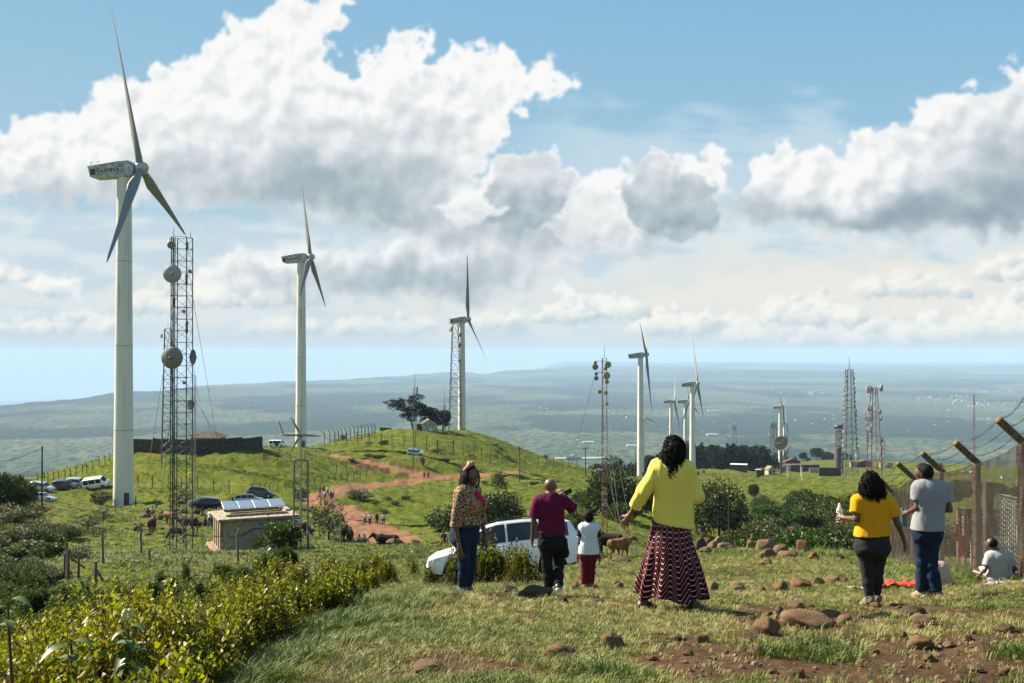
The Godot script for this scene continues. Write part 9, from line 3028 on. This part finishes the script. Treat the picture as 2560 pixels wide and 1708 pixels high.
	for i in 14: list.append([lerpf(-40.0, 190.0, r.randf()), lerpf(1260.0, 1345.0, r.randf()), r.randf_range(45, 80), r.randf_range(22, 42), "lush" if i % 2 else "olive", "green shrub on the left slope above the broken paling fence", "shrubs above the paling fence", 0.0])
	for i in 110:
		var d := 85.0 + 125.0 * r.randf()
		var x := lerpf(1690.0, 2110.0, r.randf())
		var s := 3.0 * 2600.0 / d / G
		list.append([x, -1.0, s * r.randf_range(1.0, 2.0), s * r.randf_range(0.75, 1.9), ["round", "round", "lush", "olive"][r.randi() % 4], "dark green shrub in the thicket filling the hollow at right", "shrubs of the thicket in the hollow", d])
	for i in 26:
		var d := 230.0 + 130.0 * r.randf()
		var s := 3.0 * 2600.0 / d / G
		list.append([lerpf(2150.0, 2440.0, r.randf()), -1.0, s * r.randf_range(1.2, 2.6), s * r.randf_range(0.7, 1.2), "round", "dark shrub on the far slope seen through the wire fence", "shrubs beyond the wire fence", d])
	for i in 14:
		var d := 40.0 + 50.0 * r.randf()
		var s := 1.5 * 2600.0 / d / G
		list.append([lerpf(2060.0, 2380.0, r.randf()), -1.0, s * r.randf_range(1.2, 2.0), s * r.randf_range(0.7, 1.2), "olive" if i % 2 else "lush", "scrubby bush just beyond the wire fence", "bushes just beyond the wire fence", d])
	for i in 20: list.append([lerpf(880.0, 1480.0, r.randf()), lerpf(1110.0, 1215.0, r.randf()), r.randf_range(14, 36), r.randf_range(6, 13), "olive", "low tuft of scrub on the green slope below the dirt road", "scrub tufts below the dirt road", 0.0])
	for i in 18: list.append([lerpf(760.0, 1260.0, r.randf()), lerpf(1018.0, 1065.0, r.randf()), r.randf_range(10, 30), r.randf_range(4, 9), "olive", "low scrub tuft on the knoll", "scrub tufts on the knoll", 0.0])
	for q in list:
		var p: Vector3 = at_depth(q[0], q[7]) if q[1] < 0.0 else (spot(q[0], q[1], 20.0) if q[7] == 0.0 else spot(q[0], q[1], q[7]))
		var u := -p.z * G / F
		var f: Array = kinds[q[4]][count % 2]
		count += 1
		var label: String = q[5]
		if label == "": continue
		var t := thing("shrub", label, "shrub", p, r.randf() * TAU, q[6])
		part("foliage", f[0], leafm, t)
		part("branches", f[1], bark, t)
		t.scale = Vector3(q[2] * u, q[3] * u, (q[2] + q[3]) * 0.5 * u)
func build_trees() -> void:
	var r := RandomNumberGenerator.new()
	r.seed = 99
	var leafm := foliage(Color(0.3, 0.38, 0.15), 0.6, 0.25)
	var bark := mat(Color(0.05, 0.04, 0.03), 0.95)
	var forms := []
	for v in 3:
		var m := Mb.new()
		if v == 0:
			for k in 9:
				var f := k / 8.0
				crown(m, r, Vector3(0, 0.18 + 0.76 * f, 0), Vector3(0.27 * (1.0 - f * 0.75), 0.10, 0.27 * (1.0 - f * 0.75)), 14, 13, 0.075, Color(0.016, 0.028, 0.010), 0.35)
		else:
			crown(m, r, Vector3(0, 0.6, 0), Vector3(0.36, 0.33, 0.36), 85, 16, 0.075, Color(0.020, 0.034, 0.010), 0.25)
			for e in 4:
				var a := r.randf() * TAU
				crown(m, r, Vector3(cos(a) * 0.22, r.randf_range(0.45, 0.8), sin(a) * 0.22), Vector3(0.2, 0.17, 0.2), 20, 14, 0.075, Color(0.026, 0.040, 0.012), 0.3)
		forms.append([m.build(), limbs_mesh(r, 0.8 if v == 0 else 0.55, 0.03, 6, Vector3(0.25, 0.2, 0.25)).build()])
	var belts := [[1352, 1480, 18, 600.0, 700.0, 9.0, 17.0, "dark tree in the wood behind the patched turbine"], [1490, 1610, 16, 600.0, 700.0, 12.0, 22.0, "dark tree in the wood left of the head of the person in yellow"], [1620, 1770, 22, 640.0, 760.0, 11.0, 19.0, "dark tree in the wood right of the head of the person in yellow"], [1770, 1960, 14, 1000.0, 1150.0, 8.0, 14.0, "small far tree behind the station buildings"]]
	for b in belts:
		for i in b[2]:
			var d: float = lerpf(b[3], b[4], r.randf())
			var p := at_depth(lerpf(b[0], b[1], (i + r.randf()) / b[2]), d)
			var f: Array = forms[r.randi() % 3]
			var h: float = lerpf(b[5], b[6], pow(r.randf(), 1.4))
			var t := thing("tree", b[7], "tree", p, r.randf() * TAU, "wood along the far edge of the hill")
			part("crown", f[0], leafm, t)
			part("trunk", f[1], bark, t)
			t.scale = Vector3(h * r.randf_range(0.8, 1.25), h, h)
	var bent := [[948, 990, 372.0, 10.5, -5.2, 13.0, "tallest wind-bent dark tree on the knoll, leaning left"], [968, 988, 378.0, 12.5, -1.2, 9.0, "upright dark tree beside the antenna mast on the knoll"], [1003, 990, 376.0, 7.5, -2.6, 9.5, "lower wind-bent tree right of the antenna mast on the knoll"], [1016, 990, 384.0, 6.5, 0.8, 6.0, "small dark tree by the lattice tower on the knoll"]]
	for q in bent:
		var p := at_depth(q[0], q[2])
		var t := thing("wind_bent_tree", q[6], "tree", p, 0.0, "trees on the knoll")
		var lean := Vector3(q[4], 0, 0)
		part("trunk", limbs_mesh(r, q[3], 0.34, 9, Vector3(q[5] * 0.36, 1.8, 2.5), lean), bark, t)
		var m := Mb.new()
		for k in 13:
			var f := lerpf(0.38, 1.0, (k + 0.5) / 13.0)
			var c := Vector3(q[4] * f * f, q[3] * f, 0) + Vector3(r.randf_range(-0.5, 0.32) * q[5] * (1.15 - f * 0.55), r.randf_range(-0.5, 1.1), r.randf_range(-2, 2))
			crown(m, r, c, Vector3(q[5] * 0.20, 0.95, 1.7), 22, 13, 0.5, Color(0.016, 0.027, 0.010), 0.4, 0.3)
		part("crown", m, leafm, t)
	var lean_list := [[1166, 1136, 0.0, 52.0, -26.0, "thin wind-bent sapling leaning left on the slope behind the spotted blouse"], [1412, 1108, 330.0, 58.0, 6.0, "dark rounded tree behind the red and white mast by the road bend"], [2160, 1066, 700.0, 26.0, 2.0, "dark tree by the rust roofed house on the right ridge"]]
	for q in lean_list:
		var p := spot(q[0], q[1], 60.0) if q[2] == 0.0 else at_depth(q[0], q[2])
		var u := -p.z * G / F
		var t := thing("tree", q[5], "tree", p)
		part("trunk", limbs_mesh(r, q[3] * u * 0.85, q[3] * u * 0.035, 8, Vector3(q[3] * u * 0.35, q[3] * u * 0.2, q[3] * u * 0.3), Vector3(q[4] * u, 0, 0)), bark, t)
		var m := Mb.new()
		for k in 9:
			var f := lerpf(0.45, 1.05, (k + 0.5) / 9.0)
			crown(m, r, Vector3(q[4] * u * f * f, q[3] * u * 0.85 * f, 0) + Vector3(r.randf_range(-0.4, 0.3), 0, r.randf_range(-0.3, 0.3)) * q[3] * u, Vector3.ONE * q[3] * u * 0.18, 20, 12, q[3] * u * 0.05, Color(0.036, 0.048, 0.017), 0.4)
		part("crown", m, leafm, t)
func _ready() -> void:
	rng.seed = 7
	var cam := Camera3D.new()
	cam.name = "camera"
	cam.fov = rad_to_deg(2.0 * atan(854.0 / F))
	cam.rotation.x = atan((EYE_ROW - 854.0) / F)
	cam.near = 0.1
	cam.far = 90000.0
	add_child(cam)
	var we := WorldEnvironment.new()
	we.name = "daylight"
	var env := Environment.new()
	env.background_mode = Environment.BG_SKY
	env.sky = Sky.new()
	var pano := PanoramaSkyMaterial.new()
	pano.panorama = make_sky()
	env.sky.sky_material = pano
	env.background_energy_multiplier = 1.0 / EXPOSURE
	env.tonemap_mode = Environment.TONE_MAPPER_LINEAR
	env.tonemap_exposure = EXPOSURE
	env.sdfgi_enabled = true
	env.ssao_enabled = true
	env.ssil_enabled = true
	env.fog_enabled = true
	env.fog_density = 0.00005
	env.fog_light_color = Color(0.715, 0.84, 0.965)
	we.environment = env
	add_child(we)
	var sun := DirectionalLight3D.new()
	sun.name = "sun"
	sun.light_energy = 1.6
	sun.light_color = Color(1.0, 0.95, 0.86)
	sun.light_angular_distance = 0.5
	sun.shadow_enabled = true
	var azi := deg_to_rad(-65.0)
	var ele := deg_to_rad(38.0)
	var to_sun := Vector3(sin(azi) * cos(ele), sin(ele), -cos(azi) * cos(ele))
	sun.basis = Basis.looking_at(-to_sun)
	add_child(sun)
	survey_land()
	lay_road([[900, 1245, 4.0], [870, 1215, 3.8], [835, 1190, 3.2], [790, 1170, 3.2], [745, 1158, 3.2], [728, 1146, 3.0], [750, 1132, 2.8], [800, 1120, 2.6], [870, 1110, 2.6], [960, 1099, 2.5], [1060, 1091, 2.4], [1200, 1083, 2.4]])
	lay_road([[1040, 1094, 2.4], [975, 1091, 2.2], [920, 1080, 2.0], [860, 1064, 2.0], [800, 1050, 1.8], [765, 1046, 1.4]])
	mark_ground()
	build_land()
	build_plain()
	build_turbines()
	build_masts()
	build_buildings()
	build_cars()
	build_people()
	build_animals()
	build_fences()
	build_rocks()
	build_trees()
	build_shrubs()
	build_scrub()
	build_grass()
